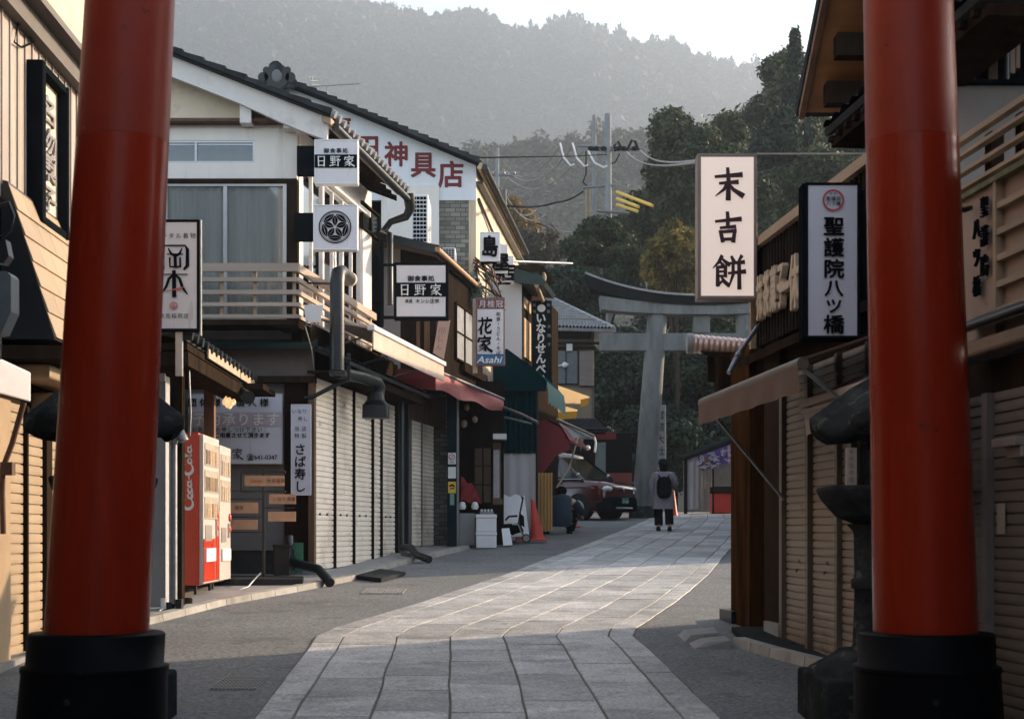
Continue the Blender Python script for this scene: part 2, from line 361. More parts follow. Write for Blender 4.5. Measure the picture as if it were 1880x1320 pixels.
def specks(m, col, scale, thr, amt=.8, streak=(1, 1, 1)):
    n, l = m.node_tree.nodes, m.node_tree.links; b = n['Principled BSDF']; src = b.inputs['Base Color'].links[0].from_socket
    tc = n.new('ShaderNodeTexCoord'); mp = n.new('ShaderNodeMapping'); mp.inputs['Scale'].default_value = streak; l.new(tc.outputs['Object'], mp.inputs[0])
    nz = n.new('ShaderNodeTexNoise'); nz.inputs['Scale'].default_value = scale; nz.inputs['Detail'].default_value = 7; nz.inputs['Roughness'].default_value = .62; l.new(mp.outputs[0], nz.inputs['Vector'])
    mr = n.new('ShaderNodeMapRange'); mr.inputs[1].default_value = thr; mr.inputs[2].default_value = thr+.035; mr.inputs[4].default_value = amt; l.new(nz.outputs['Fac'], mr.inputs[0])
    mx = n.new('ShaderNodeMix'); mx.data_type = 'RGBA'; l.new(mr.outputs[0], mx.inputs['Factor']); l.new(src, mx.inputs[6]); mx.inputs[7].default_value = (*col, 1); l.new(mx.outputs[2], b.inputs['Base Color'])
specks(red, (.045,.008,.005), 9, .68); specks(red, (.34,.06,.02), 5, .70, .5, (1, 1, .2)); specks(redtop, (.05,.009,.006), 8, .655); specks(redtop, (.33,.09,.04), 14, .70, .6)
specks(blackp, (.03,.032,.034), 11, .66, .6); specks(whitewood, (.18,.14,.11), 16, .69, .7); specks(sign_white, (.40,.35,.31), 4, .64, .4, (2, 2, .3)); specks(sign_cool, (.36,.36,.38), 4, .64, .4, (2, 2, .3))
specks(paving, (.10,.10,.095), 2.4, .63, .5); specks(asphalt, (.05,.053,.055), 1.1, .60, .45); specks(asphalt, (.23,.23,.22), 8, .70, .5); specks(kerbm, (.12,.115,.105), 5, .62, .6); specks(shut_tan, (.10,.075,.055), 3, .62, .6, (1, 1, 2)); specks(shut_grey, (.07,.055,.045), 3, .62, .6, (1, 1, 2)); specks(stone, (.26,.265,.25), 5, .64, .6); specks(darkstone, (.10,.105,.09), 7, .62, .7)
# ------------------------------------------------------------------ writing
_gc = {}
def gm(s, off=0):
    if (s, off) in _gc: return _gc[(s, off)]
    cu = bpy.data.curves.new('t', 'FONT'); cu.body = s; cu.size = 1; cu.offset = off; cu.resolution_u = 4
    o = bpy.data.objects.new('t', cu); COL.objects.link(o)
    me = bpy.data.meshes.new_from_object(o.evaluated_get(bpy.context.evaluated_depsgraph_get()))
    r = ([(v.co.x, v.co.y) for v in me.vertices], [tuple(p.vertices) for p in me.polygons])
    bpy.data.objects.remove(o); bpy.data.curves.remove(cu); bpy.data.meshes.remove(me)
    _gc[(s, off)] = r; return r
def S(*a): return a
BR = {   # brush strokes: x, y, width on a 100 grid
 '末': [[(10,73,6),(50,76,8),(90,79,11)],[(24,52,6),(50,54,7),(78,56,10)],[(49,98,8),(51,60,9),(50,3,11)],[(48,52,9),(36,32,7),(10,12,2)],[(52,52,4),(66,32,8),(94,14,12)]],
 '吉': [[(10,69,6),(50,73,8),(92,77,11)],[(50,98,9),(51,74,9),(50,48,9)],[(26,47,6),(74,51,9)],[(27,34,10),(33,2,9)],[(27,33,7),(76,37,9)],[(75,37,9),(69,2,10)],[(32,8,7),(70,9,8)]],
 '餅': [[(30,98,9),(20,80,7),(2,62,2)],[(30,92,4),(42,80,8),(53,73,9)],[(27,79,5),(33,71,8)],[(15,64,6),(43,66,8)],[(42,66,8),(41,36,8)],[(17,64,8),(17,8,9)],[(17,50,5),(41,51,5)],[(17,36,5),(41,37,5)],[(16,8,8),(34,22,4)],[(28,34,4),(38,18,8),(50,8,9)],[(61,97,6),(68,82,9)],[(92,98,9),(81,80,4)],[(53,76,5),(98,80,9)],[(51,45,5),(101,50,10)],[(66,76,8),(65,40,7),(52,2,3)],[(85,79,9),(85,-2,9)]],
 '島': [[(50,99,9),(38,86,4)],[(26,86,8),(26,44,8)],[(26,84,6),(74,87,8)],[(73,86,8),(71,60,8)],[(27,72,5),(71,73,5)],[(27,60,5),(71,61,5)],[(26,47,6),(94,50,9)],[(26,35,6),(86,37,8)],[(86,37,8),(80,4,8),(68,6,3)],[(46,33,8),(46,8,8)],[(24,24,8),(25,6,8)],[(25,6,7),(66,7,7)],[(66,24,8),(66,4,8)]],
 '花': [[(8,79,6),(94,84,10)],[(34,97,8),(36,64,7)],[(68,99,8),(62,64,5)],[(38,62,9),(26,38,8),(4,18,2)],[(27,42,9),(27,0,9)],[(86,56,9),(66,38,6),(46,28,2)],[(58,62,9),(57,16,8),(66,6,9),(90,8,10),(93,24,3)]],
 '家': [[(48,99,6),(53,87,10)],[(14,86,7),(9,64,9)],[(14,82,6),(92,85,9),(80,67,4)],[(26,64,6),(79,68,9)],[(52,64,8),(34,46,6),(10,34,2)],[(38,54,5),(54,40,9),(54,4,10),(40,12,3)],[(44,42,7),(12,20,2)],[(50,28,7),(8,4,2)],[(84,54,9),(60,38,3)],[(58,38,4),(72,18,9),(96,4,11)]],
 '日': [[(22,92,9),(25,4,9)],[(22,89,7),(78,92,9),(75,4,10)],[(25,50,6),(75,51,6)],[(25,10,6),(74,11,7)]],
 '野': [[(9,92,7),(12,52,7)],[(10,90,6),(48,92,8),(45,52,7)],[(12,72,5),(46,73,5)],[(12,54,5),(46,56,5)],[(28,91,7),(28,10,7)],[(8,33,5),(50,38,7)],[(2,6,9),(52,17,4)],[(58,89,6),(93,92,8),(74,72,4)],[(63,77,4),(82,62,9)],[(53,55,5),(99,60,8),(86,42,3)],[(76,58,8),(76,2,9),(60,12,3)]]}
def brush(mb, strokes, P, k=1.0):
    for i, st in enumerate(strokes):
        st = [(x/100-.5, y/100-.5, w_*k/100) for x, y, w_ in st]
        L, Rr = [], []
        for j, (x, y, w_) in enumerate(st):
            a, b_ = st[max(j-1, 0)], st[min(j+1, len(st)-1)]
            tx, ty = b_[0]-a[0], b_[1]-a[1]; q = math.hypot(tx, ty) or 1; tx /= q; ty /= q
            e = (-.35 if j == 0 else .35 if j == len(st)-1 else 0)*w_
            L.append((x+tx*e-ty*w_/2+.15*w_*(j == 0)*ty, y+ty*e+tx*w_/2)); Rr.append((x+tx*e+ty*w_/2, y+ty*e-tx*w_/2))
        vv = [P(*p, i*.0004) for p in L]+[P(*p, i*.0004) for p in Rr]; n_ = len(L)
        mb.add(vv, [(j, n_+j, n_+j+1, j+1) for j in range(n_-1)])
def put(mb, vv, ff, c, ux, uy, nn, bold):
    if not bold: mb.add([c+ux*x+uy*y for x, y in vv], ff); return
    for k, (dx, dy) in enumerate([(0, 0), (1, 0), (-1, 0), (0, 1), (0, -1), (.7, .7), (-.7, .7), (.7, -.7), (-.7, -.7)][:9 if bold > .006 else 5]):
        mb.add([c+ux*(x+dx*bold)+uy*(y+dy*bold)+nn*(k*.0004) for x, y in vv], ff)
def write(mb, s, P0, ux, uy, size, vert=True, pitch=None, bold=0, sx=1.0, kind='font'):
    """glyph by glyph from the first cell's centre P0, down (vert) or along ux"""
    ux, uy = Vector(ux).normalized(), Vector(uy).normalized(); nn = ux.cross(uy)
    pitch = pitch or size
    for i, ch in enumerate(s):
        if ch == ' ' or ch == '　': continue
        c = Vector(P0)+(uy*(-pitch*i) if vert else ux*(pitch*i))
        if kind == 'brush' and ch in BR:
            brush(mb, BR[ch], lambda a, b, e: c+ux*(a*size*sx)+uy*(b*size)+nn*e, 1+bold)
        else:
            vv, ff = gm(ch)
            put(mb, [((x-.5)*size*sx, (y-.36)*size) for x, y in vv], ff, c, ux, uy, nn, bold*size*.8)
def writeline(mb, s, P0, ux, uy, size, bold=0, sx=1.0, shear=0, wid=None):
    """a run of text centred on P0"""
    ux, uy = Vector(ux).normalized(), Vector(uy).normalized()
    vv, ff = gm(s); x0, x1 = min(v[0] for v in vv), max(v[0] for v in vv)
    if wid: sx = wid/((x1-x0)*size)
    put(mb, [((x-(x0+x1)/2+shear*(y-.36))*size*sx, (y-.36)*size) for x, y in vv], ff, Vector(P0), ux, uy, ux.cross(uy), bold*size*.8)
UX, UZ = Vector((1,0,0)), Vector((0,0,1))
def wpx(mb, s, px, py, size, d, vert=True, pitch=None, bold=0, sx=1.0, kind='font'):
    q = d/F; write(mb, s, W(px, py, d-.006), UX, UZ, size*q, vert, (pitch or size)*q, bold, sx, kind)
def lpx(mb, s, px, py, size, d, bold=0, sx=1.0, shear=0, wid=None):
    q = d/F; writeline(mb, s, W(px, py, d-.006), UX, UZ, size*q, bold, sx, shear, wid*q if wid else None)
# ------------------------------------------------------------------ ground, stone lane, kerbs
mb = MB()
ys = [-60, -40, -26]+[-12+2*i for i in range(31)]+[60, 80, 120, 180, 260, 420, 700, 1700]
xs = [-900, -420, -120, -40, -15, -8, -4, -2, 0, 2, 4, 8, 15, 40, 120, 420, 900]
vv = [Vector((x, y, gz(y))) for y in ys for x in xs]; nx = len(xs)
mb.add(vv, [(j*nx+i, j*nx+i+1, (j+1)*nx+i+1, (j+1)*nx+i) for j in range(len(ys)-1) for i in range(nx-1)], 0, True)
setting('road', mb, asphalt)
# lane centre line: straight, a crease at 13.9 m, then bearing right up to the stone gate
cl = [(-12, .10), (0, -.02), (9.23, -.145), (12.6, -.27), (13.6, -.32), (14.3, -.24), (16.9, .40), (20.9, 1.27), (25.0, 2.05), (29.5, 2.92), (36, 4.12), (42, 5.15), (48, 5.9), (58, 6.6)]
def lane_x(y, k):
    k += .015*noise.noise(Vector((k*3.1, y*.75, 5)))+.008*noise.noise(Vector((k*7, y*2.3, 1)))
    for (a, xa), (b, xb) in zip(cl, cl[1:]):
        if a <= y <= b: return xa+(xb-xa)*(y-a)/(b-a)+k*(1+.0)
    return cl[-1][1]+k
cols = [-1.42, -1.18, -.71, -.235, .24, .715, 1.18, 1.41]
mb = MB(); bed = MB()
st = [(-12+i*.25) for i in range(281)]
bed.add([p for y in st for p in (Vector((lane_x(y, -1.43), y, gz(y)+.003)), Vector((lane_x(y, 1.42), y, gz(y)+.003)))], [(2*i, 2*i+1, 2*i+3, 2*i+2) for i in range(len(st)-1)])
for c in range(7):
    y = -12+rnd.random()
    while y < 56:
        L = rnd.uniform(.62, 1.25) if 0 < c < 6 else rnd.uniform(.8, 1.3)
        y1 = y+L; brk = [y+.006]+sorted([b for b, _ in cl if y+.05 < b < y1-.05]+[y+L*t for t in (.33, .67)])+[y1-.006]
        if y1 > -3:
            g_ = .006; h = .012+rnd.uniform(-.002, .002); tl = rnd.uniform(-.002, .002)
            xa, xb = cols[c], cols[c+1]; n_ = len(brk)
            bot = [Vector((lane_x(q, xa+g_), q, gz(q))) for q in brk]+[Vector((lane_x(q, xb-g_), q, gz(q))) for q in brk[::-1]]
            top = []
            for i, p in enumerate(bot):
                e = .004; sx_ = e if i < n_ else -e; sy_ = e if i in (0, 2*n_-1) else -e if i in (n_-1, n_) else 0
                top.append(p+Vector((sx_, sy_, h+tl*(1 if i < n_ else -1))))
            m = len(bot)
            mb.add(bot+top, [tuple(range(m, 2*m))[::-1]]+[(i, i+m, (i+1) % m+m, (i+1) % m) for i in range(m)])
        y = y1
setting('stone_pavement', mb, paving); setting('pavement_bed', bed, joint)
# thin seams where the lane's edge meets the asphalt, drains and covers
def slab(name, pts, h, m, t=.004):
    b_ = MB(); b_.extr([Vector((x, y, gz(y)+h-t)) for x, y in pts], (0, 0, t)); return setting(name, b_, m)
def kerb(pts, wd, h, L=.6):
    b_ = MB()
    for (x0, y0), (x1, y1) in zip(pts, pts[1:]):
        q = math.hypot(x1-x0, y1-y0); n_ = max(1, round(q/L)); t = Vector((x1-x0, y1-y0, 0))/q; nn = Vector((t.y, -t.x, 0))
        for i in range(n_):
            p = Vector((x0, y0, 0))+t*(q*i/n_+.006); e = Vector((x0, y0, 0))+t*(q*(i+1)/n_-.006)
            o_ = [p, e, e-nn*wd, p-nn*wd]
            b_.hexa([Vector((a.x, a.y, gz(a.y)-.02)) for a in o_][::1]+[Vector((a.x, a.y, gz(a.y)+h)) for a in [p-nn*.015, e-nn*.015, e-nn*wd, p-nn*wd]])
    return b_
KL = [(-3.95, 8), (-3.75, 11.5), (-3.52, 14.4), (-3.12, 16.7), (-2.58, 18.4), (-2.1, 20.1), (-1.72, 23), (-1.36, 24.6), (-.76, 27.6)]
setting('kerb', kerb(KL[2:], .14, .07, .62), kerbm)
mb = MB()      # raised footway behind the kerb
for a, b_ in zip(KL[1:], KL[2:]):
    p = [Vector((a[0]-.14, a[1], gz(a[1])+.055)), Vector((b_[0]-.14, b_[1], gz(b_[1])+.055)), Vector((-7, b_[1], gz(b_[1])+.055)), Vector((-7, a[1], gz(a[1])+.055))]
    mb.quad(*p[::-1])
setting('pavement', mb, concrete)
# right-hand kerb, in front of the shutters
mb = kerb([(2.62, 10.2), (2.40, 11.1), (2.05, 12.2), (1.86, 12.95)][::-1], .12, .075, .5)
setting('kerb', mb, kerbm)
mb = MB(); mb.extr([(1.98, 12.95, gz(12.95)+.062), (2.15, 12.2, gz(12.2)+.062), (2.5, 11.1, gz(11.1)+.062), (2.7, 10.2, gz(10.2)+.062), (3.6, 10.2, gz(10.2)+.062), (3.2, 14, gz(14)+.062), (2.0, 13.9, gz(13.9)+.062)], (0, 0, -.05))
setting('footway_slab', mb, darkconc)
mb = MB(); mb.hexa([Vector(p) for p in [(1.52, 12.75, gz(12.7)), (1.83, 12.75, gz(12.7)), (1.83, 13.15, gz(13.1)), (1.52, 13.15, gz(13.1)), (1.62, 12.8, gz(12.7)+.05), (1.83, 12.78, gz(12.7)+.07), (1.83, 13.12, gz(13.1)+.07), (1.62, 13.1, gz(13.1)+.05)]])
one('ramp_block', mb, concrete, (1.65, 12.95, gz(12.95)), 'worn concrete ramp block by the kerb end, nearer of two', 'ramp', 'ramp blocks at the corner post')
mb = MB(); mb.hexa([Vector(p) for p in [(1.5, 13.25, gz(13.2)), (1.82, 13.25, gz(13.2)), (1.84, 13.8, gz(13.8)), (1.5, 13.8, gz(13.8)), (1.56, 13.28, gz(13.2)+.06), (1.8, 13.28, gz(13.2)+.08), (1.82, 13.78, gz(13.8)+.07), (1.56, 13.78, gz(13.8)+.05)]])
one('ramp_block', mb, concrete, (1.65, 13.5, gz(13.5)), 'worn concrete ramp block at the foot of the brown corner post', 'ramp', 'ramp blocks at the corner post')
# manhole grids
def grid_cover(px0, px1, py0, py1, m, label):
    d0 = 4340/(py1-850); d1 = 4340/(py0-850); x0, x1 = X(px0, d0), X(px1, d0); b_ = MB()
    def P(a, b, c): return Vector((a, b, gz(b)+c))
    r_ = root('drain_cover', (x0, d0, gz(d0)), label, 'drain cover')
    b_.box(x0, x1, d0, d1, .002, .008, 0, P); obj('plate', b_, concrete, r_)
    b2 = MB(); nx_ = 12; ny_ = 8
    for i in range(nx_):
        for j in range(ny_):
            a = x0+(x1-x0)*(i+.2)/nx_; c = d0+(d1-d0)*(j+.2)/ny_
            b2.box(a, a+(x1-x0)*.6/nx_, c, c+(d1-d0)*.55/ny_, .008, .014, 0, P)
    obj('studs', b2, m, r_)
grid_cover(385, 470, 1243, 1266, mat('cover_metal', (.20,.185,.165), .5, .2, metal=.4), 'square studded drain cover in the asphalt beside the stone lane')
grid_cover(660, 740, 1081, 1090, kerbm, 'pale ribbed drain cover in the road before the white shutters')

# ------------------------------------------------------------------ red torii in the foreground
def torii_post(px_c0, px_c1, label):
    # centre line: pixel centre at y=0 and y=1155, at 8 m
    d = 8.0; xb, xt = X(px_c1, d), X(px_c0, d); zb, zt = Z(1160, d), Z(0, d)
    g0 = gz(d); lean = (xt-xb)/(zt-zb)
    r_ = root('torii_column', (xb, d, g0), label, 'torii column', 'columns of the red torii')
    b_ = MB(); q = d/F; H = 5.6
    prof = [(94*q-(94-81)*q*(z)/(zt-zb), z) for z in [0, .3, .8, 1.4, 2.0, 2.6]]
    seam = Z(262, d)-zb
    def rad(z): return (94-14*z/(zt-zb))*q
    zz = [0]+[seam*i/6 for i in range(1, 7)]
    b_.lathe((xb, d, zb), [(rad(z), z) for z in zz], 64, 0, (lean, 0)); obj('shaft', b_, red, r_)
    b_ = MB(); b_.lathe((xb, d, zb), [(rad(z)+.0006, z) for z in [seam+.001, seam+.5, seam+1, seam+1.6, seam+2.4]], 64, 0, (lean, 0)); obj('upper_shaft', b_, redtop, r_)
    b_ = MB(); zc = zb-g0
    b_.lathe((xb-lean*zc, d, g0), [(.392, 0), (.388, .1), (.372, zc-.18), (.372, zc-.172), (.352, zc-.17), (.352, zc-.012), (.34, zc), (.28, zc+.002)], 64, 0, (lean, 0)); obj('base_sleeve', b_, blackp, r_)
    b_ = MB(); b_.lathe((xb-lean*zc, d, g0), [(.378, zc-.175), (.38, zc-.185), (.38, zc-.2), (.376, zc-.205)], 64, 0, (lean, 0)); obj('band', b_, blackp, r_)
torii_post(239, 178, 'dark red lacquered torii column with a black sleeve, beside the hanging kimono sign')
torii_post(1667, 1699, 'bright red torii column with a black sleeve, standing before the stone lantern')

# ------------------------------------------------------------------ stone lanterns behind the columns
def lantern(px, d, roof_py, dish_py, hw, label, paper, ds=1.0):
    x = X(px, d); g0 = gz(d); r_ = root('stone_lantern', (x, d, g0), label, 'stone lantern', 'stone lanterns behind the red columns'); q = d/F
    zr, zd = Z(roof_py, d), Z(dish_py, d)
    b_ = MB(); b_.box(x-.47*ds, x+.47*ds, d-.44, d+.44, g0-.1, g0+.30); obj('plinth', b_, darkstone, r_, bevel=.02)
    b_ = MB(); n_ = 32
    rings = []
    for r0, z in [(.47, .30), (.46, .345), (.36, .40), (.30, .44)]:
        r0 *= ds
        rings.append([Vector((x+r0*(1+.05*math.cos(8*a))*math.cos(a), d+r0*(1+.05*math.cos(8*a))*math.sin(a), g0+z)) for a in [2*math.pi*k/n_ for k in range(n_)]])
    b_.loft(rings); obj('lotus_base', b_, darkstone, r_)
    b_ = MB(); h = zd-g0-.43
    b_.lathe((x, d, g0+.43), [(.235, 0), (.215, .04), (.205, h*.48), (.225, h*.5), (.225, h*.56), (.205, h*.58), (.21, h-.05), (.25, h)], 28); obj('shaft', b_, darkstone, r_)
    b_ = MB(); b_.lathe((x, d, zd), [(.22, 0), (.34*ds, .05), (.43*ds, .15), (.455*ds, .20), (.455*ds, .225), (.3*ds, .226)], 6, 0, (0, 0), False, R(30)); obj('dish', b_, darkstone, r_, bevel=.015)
    zf = zd+.225; hf = zr-.02-zf
    b_ = MB(); b_.lathe((x, d, zf), [(.235, 0), (.235, hf), (.1, hf)], 6, 0, (0, 0), False, R(30)); obj('fire_box', b_, darkstone, r_)
    if paper:
        b_ = MB(); b_.box(X(paper[0], d-.25), X(paper[1], d-.25), d-.25, d-.235, Z(paper[3], d-.25), Z(paper[2], d-.25)); p_ = obj('paper_notice', b_, mat('old_paper', (.42,.38,.34), .9, .1), r_)
        b_ = MB(); write(b_, '奉納御神燈', W((paper[0]+paper[1])/2, paper[2]+7, d-.256), UX, UZ, .034, True, .041); obj('lettering', b_, mat('grey_ink', (.2,.17,.16)), p_)
    b_ = MB(); n_ = 36; rings = []
    for rr_, z, k in [(hw*q*.9, -.03, .05), (hw*q, .0, .06), (hw*q, .05, .07), (hw*q*.9, .10, .06), (hw*q*.72, .18, .05), (hw*q*.5, .27, .03), (hw*q*.25, .34, .01), (.07, .38, 0)]:
        rings.append([Vector((x+rr_*(1+k*math.cos(6*a))*math.cos(a), d+rr_*(1+k*math.cos(6*a))*math.sin(a), zr+z+.12*k*math.cos(6*a)*5*(rr_/(hw*q))**2)) for a in [2*math.pi*i/n_ for i in range(n_)]])
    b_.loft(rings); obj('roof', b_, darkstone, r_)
    b_ = MB(); b_.lathe((x, d, zr+.36), [(.06, 0), (.11, .03), (.13, .09), (.10, .15), (.02, .22)], 20); obj('finial', b_, darkstone, r_)
lantern(1633, 9.1, 797, 962, 138, 'dark stone lantern with a paper notice, half hidden by the bright red column', (1553, 1573, 822, 892))
lantern(191, 9.0, 792, 945, 138, 'dark stone lantern almost wholly hidden behind the dark red column', None, .72)
# ------------------------------------------------------------------ shared building pieces
def shutter(mb, P, u0, u1, z0, z1, pitch, n0=0.0, dep=.02):
    n_ = max(1, round((z1-z0)/pitch)); p = (z1-z0)/n_
    pr = []
    for i in range(n_):
        a = z0+i*p; pr += [(n0-dep, a), (n0-dep, a+.15*p), (n0, a+.17*p), (n0+.0015, a+.5*p), (n0, a+.98*p)]
    pr.append((n0-dep, z1)); m = len(pr)
    mb.add([P(u0, nn, z) for nn, z in pr]+[P(u1, nn, z) for nn, z in pr], [(i, m+i, m+i+1, i+1) for i in range(m-1)])
def AX(a, b, c): return Vector((a, b, c))
def flipP(y0): return lambda u, n, z: Vector((u, y0-n, z))     # wall that faces the camera at depth y0
def tile_roof(mb, e0, e1, r1, r0, nu, nv, amp=.03, stp=.02, res=6):
    e0, e1, r1, r0 = map(Vector, (e0, e1, r1, r0)); nn = (e1-e0).cross(r0-e0).normalized()
    if nn.z < 0: nn = -nn
    def f(u, v):
        p = (e0*(1-u)+e1*u)*(1-v)+(r0*(1-u)+r1*u)*v
        h = abs(math.sin(math.pi*u*nu))*amp
        k = (v*nv) % 1.0
        return p+nn*(h+(stp*(1-k) if v < 1 else 0))
    # duplicate rows for steps
    us = nu*res; rows = []
    for j in range(nv):
        rows += [j/nv+1e-4, (j+1)/nv-1e-4]
    vv = [f(i/us, v) for v in rows for i in range(us+1)]
    mb.add(vv, [(j*(us+1)+i, j*(us+1)+i+1, (j+1)*(us+1)+i+1, (j+1)*(us+1)+i) for j in range(len(rows)-1) for i in range(us)], 0, True)
    # underside, edges
    t = nn*-.05
    b = [e0, e1, r1, r0]; mb.add(b+[p+t for p in b], [(4,5,6,7), (0,1,5,4), (1,2,6,5), (2,3,7,6), (3,0,4,7)], 0)
    return nn
def curtain(mb, x0, x1, z0, z1, P, n0, waves=10, amp=.018, seed=1):
    rg = random.Random(seed); ph = rg.random()*6; n_ = waves*6
    vv = []
    for i in range(n_+1):
        t = i/n_; a = amp*(math.sin(2*math.pi*waves*t+ph)+.5*math.sin(2*math.pi*waves*.37*t))
        vv += [P(x0+(x1-x0)*t, n0+a, z0), P(x0+(x1-x0)*t, n0+a*.8, z1)]
    mb.add(vv, [(2*i, 2*i+2, 2*i+3, 2*i+1) for i in range(n_)], 0, True)
def window(parent, P, u0, u1, z0, z1, n0=0, fw=.035, cols=2, fm=None, gm_=None, back=None, cur=None, rows=1):
    """frame with panes; the frame is the part, pane and curtain are its pieces"""
    fm = fm or alum; b_ = MB()
    b_.box(u0, u1, n0-.03, n0+.03, z0, z0+fw, 0, P); b_.box(u0, u1, n0-.03, n0+.03, z1-fw, z1, 0, P)
    b_.box(u0, u0+fw, n0-.03, n0+.03, z0+fw, z1-fw, 0, P); b_.box(u1-fw, u1, n0-.03, n0+.03, z0+fw, z1-fw, 0, P)
    for i in range(1, cols):
        u = u0+(u1-u0)*i/cols; b_.box(u-fw/2, u+fw/2, n0-.025, n0+.025, z0+fw, z1-fw, 0, P)
    for i in range(1, rows):
        z = z0+(z1-z0)*i/rows; b_.box(u0+fw, u1-fw, n0-.02, n0+.02, z-fw/3, z+fw/3, 0, P)
    f = obj('window', b_, fm, parent)
    b_ = MB(); b_.box(u0+fw*.5, u1-fw*.5, n0-.006, n0, z0+fw*.5, z1-fw*.5, 0, P); obj('pane', b_, gm_ or glass, f)
    if cur:
        b_ = MB(); curtain(b_, u0+fw*.6, u1-fw*.6, z0+fw*.6, z1-fw*.6, P, n0-.045, max(4, int(abs(u1-u0)*9)), .014, int(abs(u0)*100)); obj('curtain', b_, cur, f)
    if back is not None:
        b_ = MB(); b_.box(u0, u1, n0-.30, n0-.28, z0, z1, 0, P); obj('backing', b_, back, f)
    return f
def sign(name, label, px0, px1, py0, py1, d, t, face, frame, fw=4, cat='sign', group=None):
    """box sign facing down the street; returns its root"""
    z0, z1 = Z(py1, d), Z(py0, d); x0, x1 = X(px0, d), X(px1, d); q = d/F; f = fw*q
    r_ = root(name, ((x0+x1)/2, d+t/2, z0), label, cat, group)
    b_ = MB(); b_.box(x0, x1, d, d+t, z0, z0+f); b_.box(x0, x1, d, d+t, z1-f, z1); b_.box(x0, x0+f, d, d+t, z0+f, z1-f); b_.box(x1-f, x1, d, d+t, z0+f, z1-f)
    obj('frame', b_, frame, r_, bevel=.004)
    b_ = MB(); b_.box(x0+f*.8, x1-f*.8, d+.008, d+t-.008, z0+f*.8, z1-f*.8); obj('panel', b_, face, r_)
    return r_
def bracket(r_, px0, px1, py0, py1, d, t, m=None):
    b_ = MB(); b_.fb(px0, px1, py0, py1, d, t); obj('bracket', b_, m or sign_dark, r_)

# ------------------------------------------------------------------ corner eating house (gable end to the camera)
A = Fr(-2.67, 20.5, .15, 1); PA = A.P; D0 = 20.5
rA = root('shop_house', (-2.67, 20.5, gz(20.5)), 'two storey plaster and timber eating house with a tiled gable and a slatted balcony', 'house')
PF = flipP(D0)
bm_ = MB()      # body of the upper storey behind windows, and its plaster
xw = X(545, D0)
b_ = MB(); b_.box(-8.2, xw, D0, D0+.12, Z(330, D0), Z(300, D0)); b_.box(-8.2, xw, D0, D0+.12, Z(258, D0), Z(236, D0))
b_.box(X(468, D0), xw, D0, D0+.12, Z(300, D0), Z(258, D0)); b_.box(-8.2, X(250, D0), D0, D0+.12, Z(300, D0), Z(258, D0))
b_.box(-8.2, xw, D0+.02, D0+.12, Z(236, D0), Z(232, D0)+.05)
obj('wall', b_, plaster, rA)
window(rA, PF, X(250, D0), X(468, D0), Z(300, D0), Z(258, D0), -.04, .03, 2, alum, glass, mat('dim_room', (.10,.085,.07), .9, .3))
# recessed gable plaster above the ledge
b_ = MB(); ridx = X(150, D0); sl = math.tan(R(21.5))
def zroof(x): return Z(225, D0)+(X(600, D0)-x)*sl
zl = Z(232, D0)+.05
b_.extr([(ridx-2.2, D0+.06, zl), (X(520, D0), D0+.06, zl), (X(520, D0), D0+.06, zroof(X(520, D0))-.15), (ridx, D0+.06, zroof(ridx)-.15), (ridx-2.2, D0+.06, zroof(ridx)-.9)], (0, .1, 0)); obj('gable_wall', b_, cream, rA)
b_ = MB(); b_.box(-8.2, X(530, D0), D0-.16, D0+.05, zl-.03, zl+.02); obj('ledge', b_, rustmetal, rA, bevel=.01)
each('purlin_end', whitewood, rA, [lambda m: m.fb(440, 461, 184, 226, D0-.22, .4), lambda m: m.fb(520, 546, 196, 236, D0-.22, .4)], .006)
# barge board under the verge
def along(px, off): x = X(px, D0-.3); return Vector((x, D0-.30, zroof(x)+off))
b_ = MB(); n_ = 1
b_.extr([along(120, -.03), along(604, -.03), along(600, -.30), along(560, -.31), along(510, -.30), along(440, -.27), along(120, -.27)], (0, .10, 0)); obj('barge_board', b_, whitewood, rA, bevel=.006)
b_ = MB(); b_.extr([along(120, .02), along(607, .02), along(607, -.03), along(120, -.03)], (0, .16, 0)); obj('verge_trim', b_, whitewood, rA)
# roof: slope to the street, ridge runs up the street
eL = 5.0
ex, ez = X(606, 20.05), zroof(X(606, D0))+.03
e0 = Vector((ex, 20.12, ez)); e1 = Vector((ex+.15*4.4, 24.5, ez)); run = 4.2
r0 = e0+Vector((-run, 0, run*sl)); r1 = e1+Vector((-run, 0, run*sl))
b_ = MB(); tile_roof(b_, e0, e1, r1, r0, 18, 14, .03, .025, 6)
b_.tube([r0+Vector((0, -.03, .05)), r1+Vector((0, 0, .05))], .12, 8)
b_.quad(r0, r1, r1+Vector((-run, 0, -run*sl)), r0+Vector((-run, 0, -run*sl)))
rf = obj('roof', b_, tile_dark, rA)
b_ = MB()
for i in range(15):     # stepped verge tiles
    t = i/15; p = e0*(1-t)+r0*t; q_ = e0*(1-(i+1)/15)+r0*((i+1)/15)
    nn = Vector((sl, 0, 1)).normalized(); up = nn*(.065)
    a = p+Vector((0, -.06, 0)); c = q_+Vector((0, -.06, 0))
    b_.hexa([a-nn*.02, a-nn*.02+Vector((0, .22, 0)), c-nn*.02+Vector((0, .22, 0)), c-nn*.02, a+up, a+up+Vector((0, .22, 0)), c+up*.55+Vector((0, .22, 0)), c+up*.55])
obj('verge_tiles', b_, tile_dark, rf)
b_ = MB()
for i in range(19):     # round eave ends, in paler tile to look sunlit
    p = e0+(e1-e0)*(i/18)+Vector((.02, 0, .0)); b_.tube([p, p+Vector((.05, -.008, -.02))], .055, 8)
obj('eave_tiles', b_, tile_lite, rf)
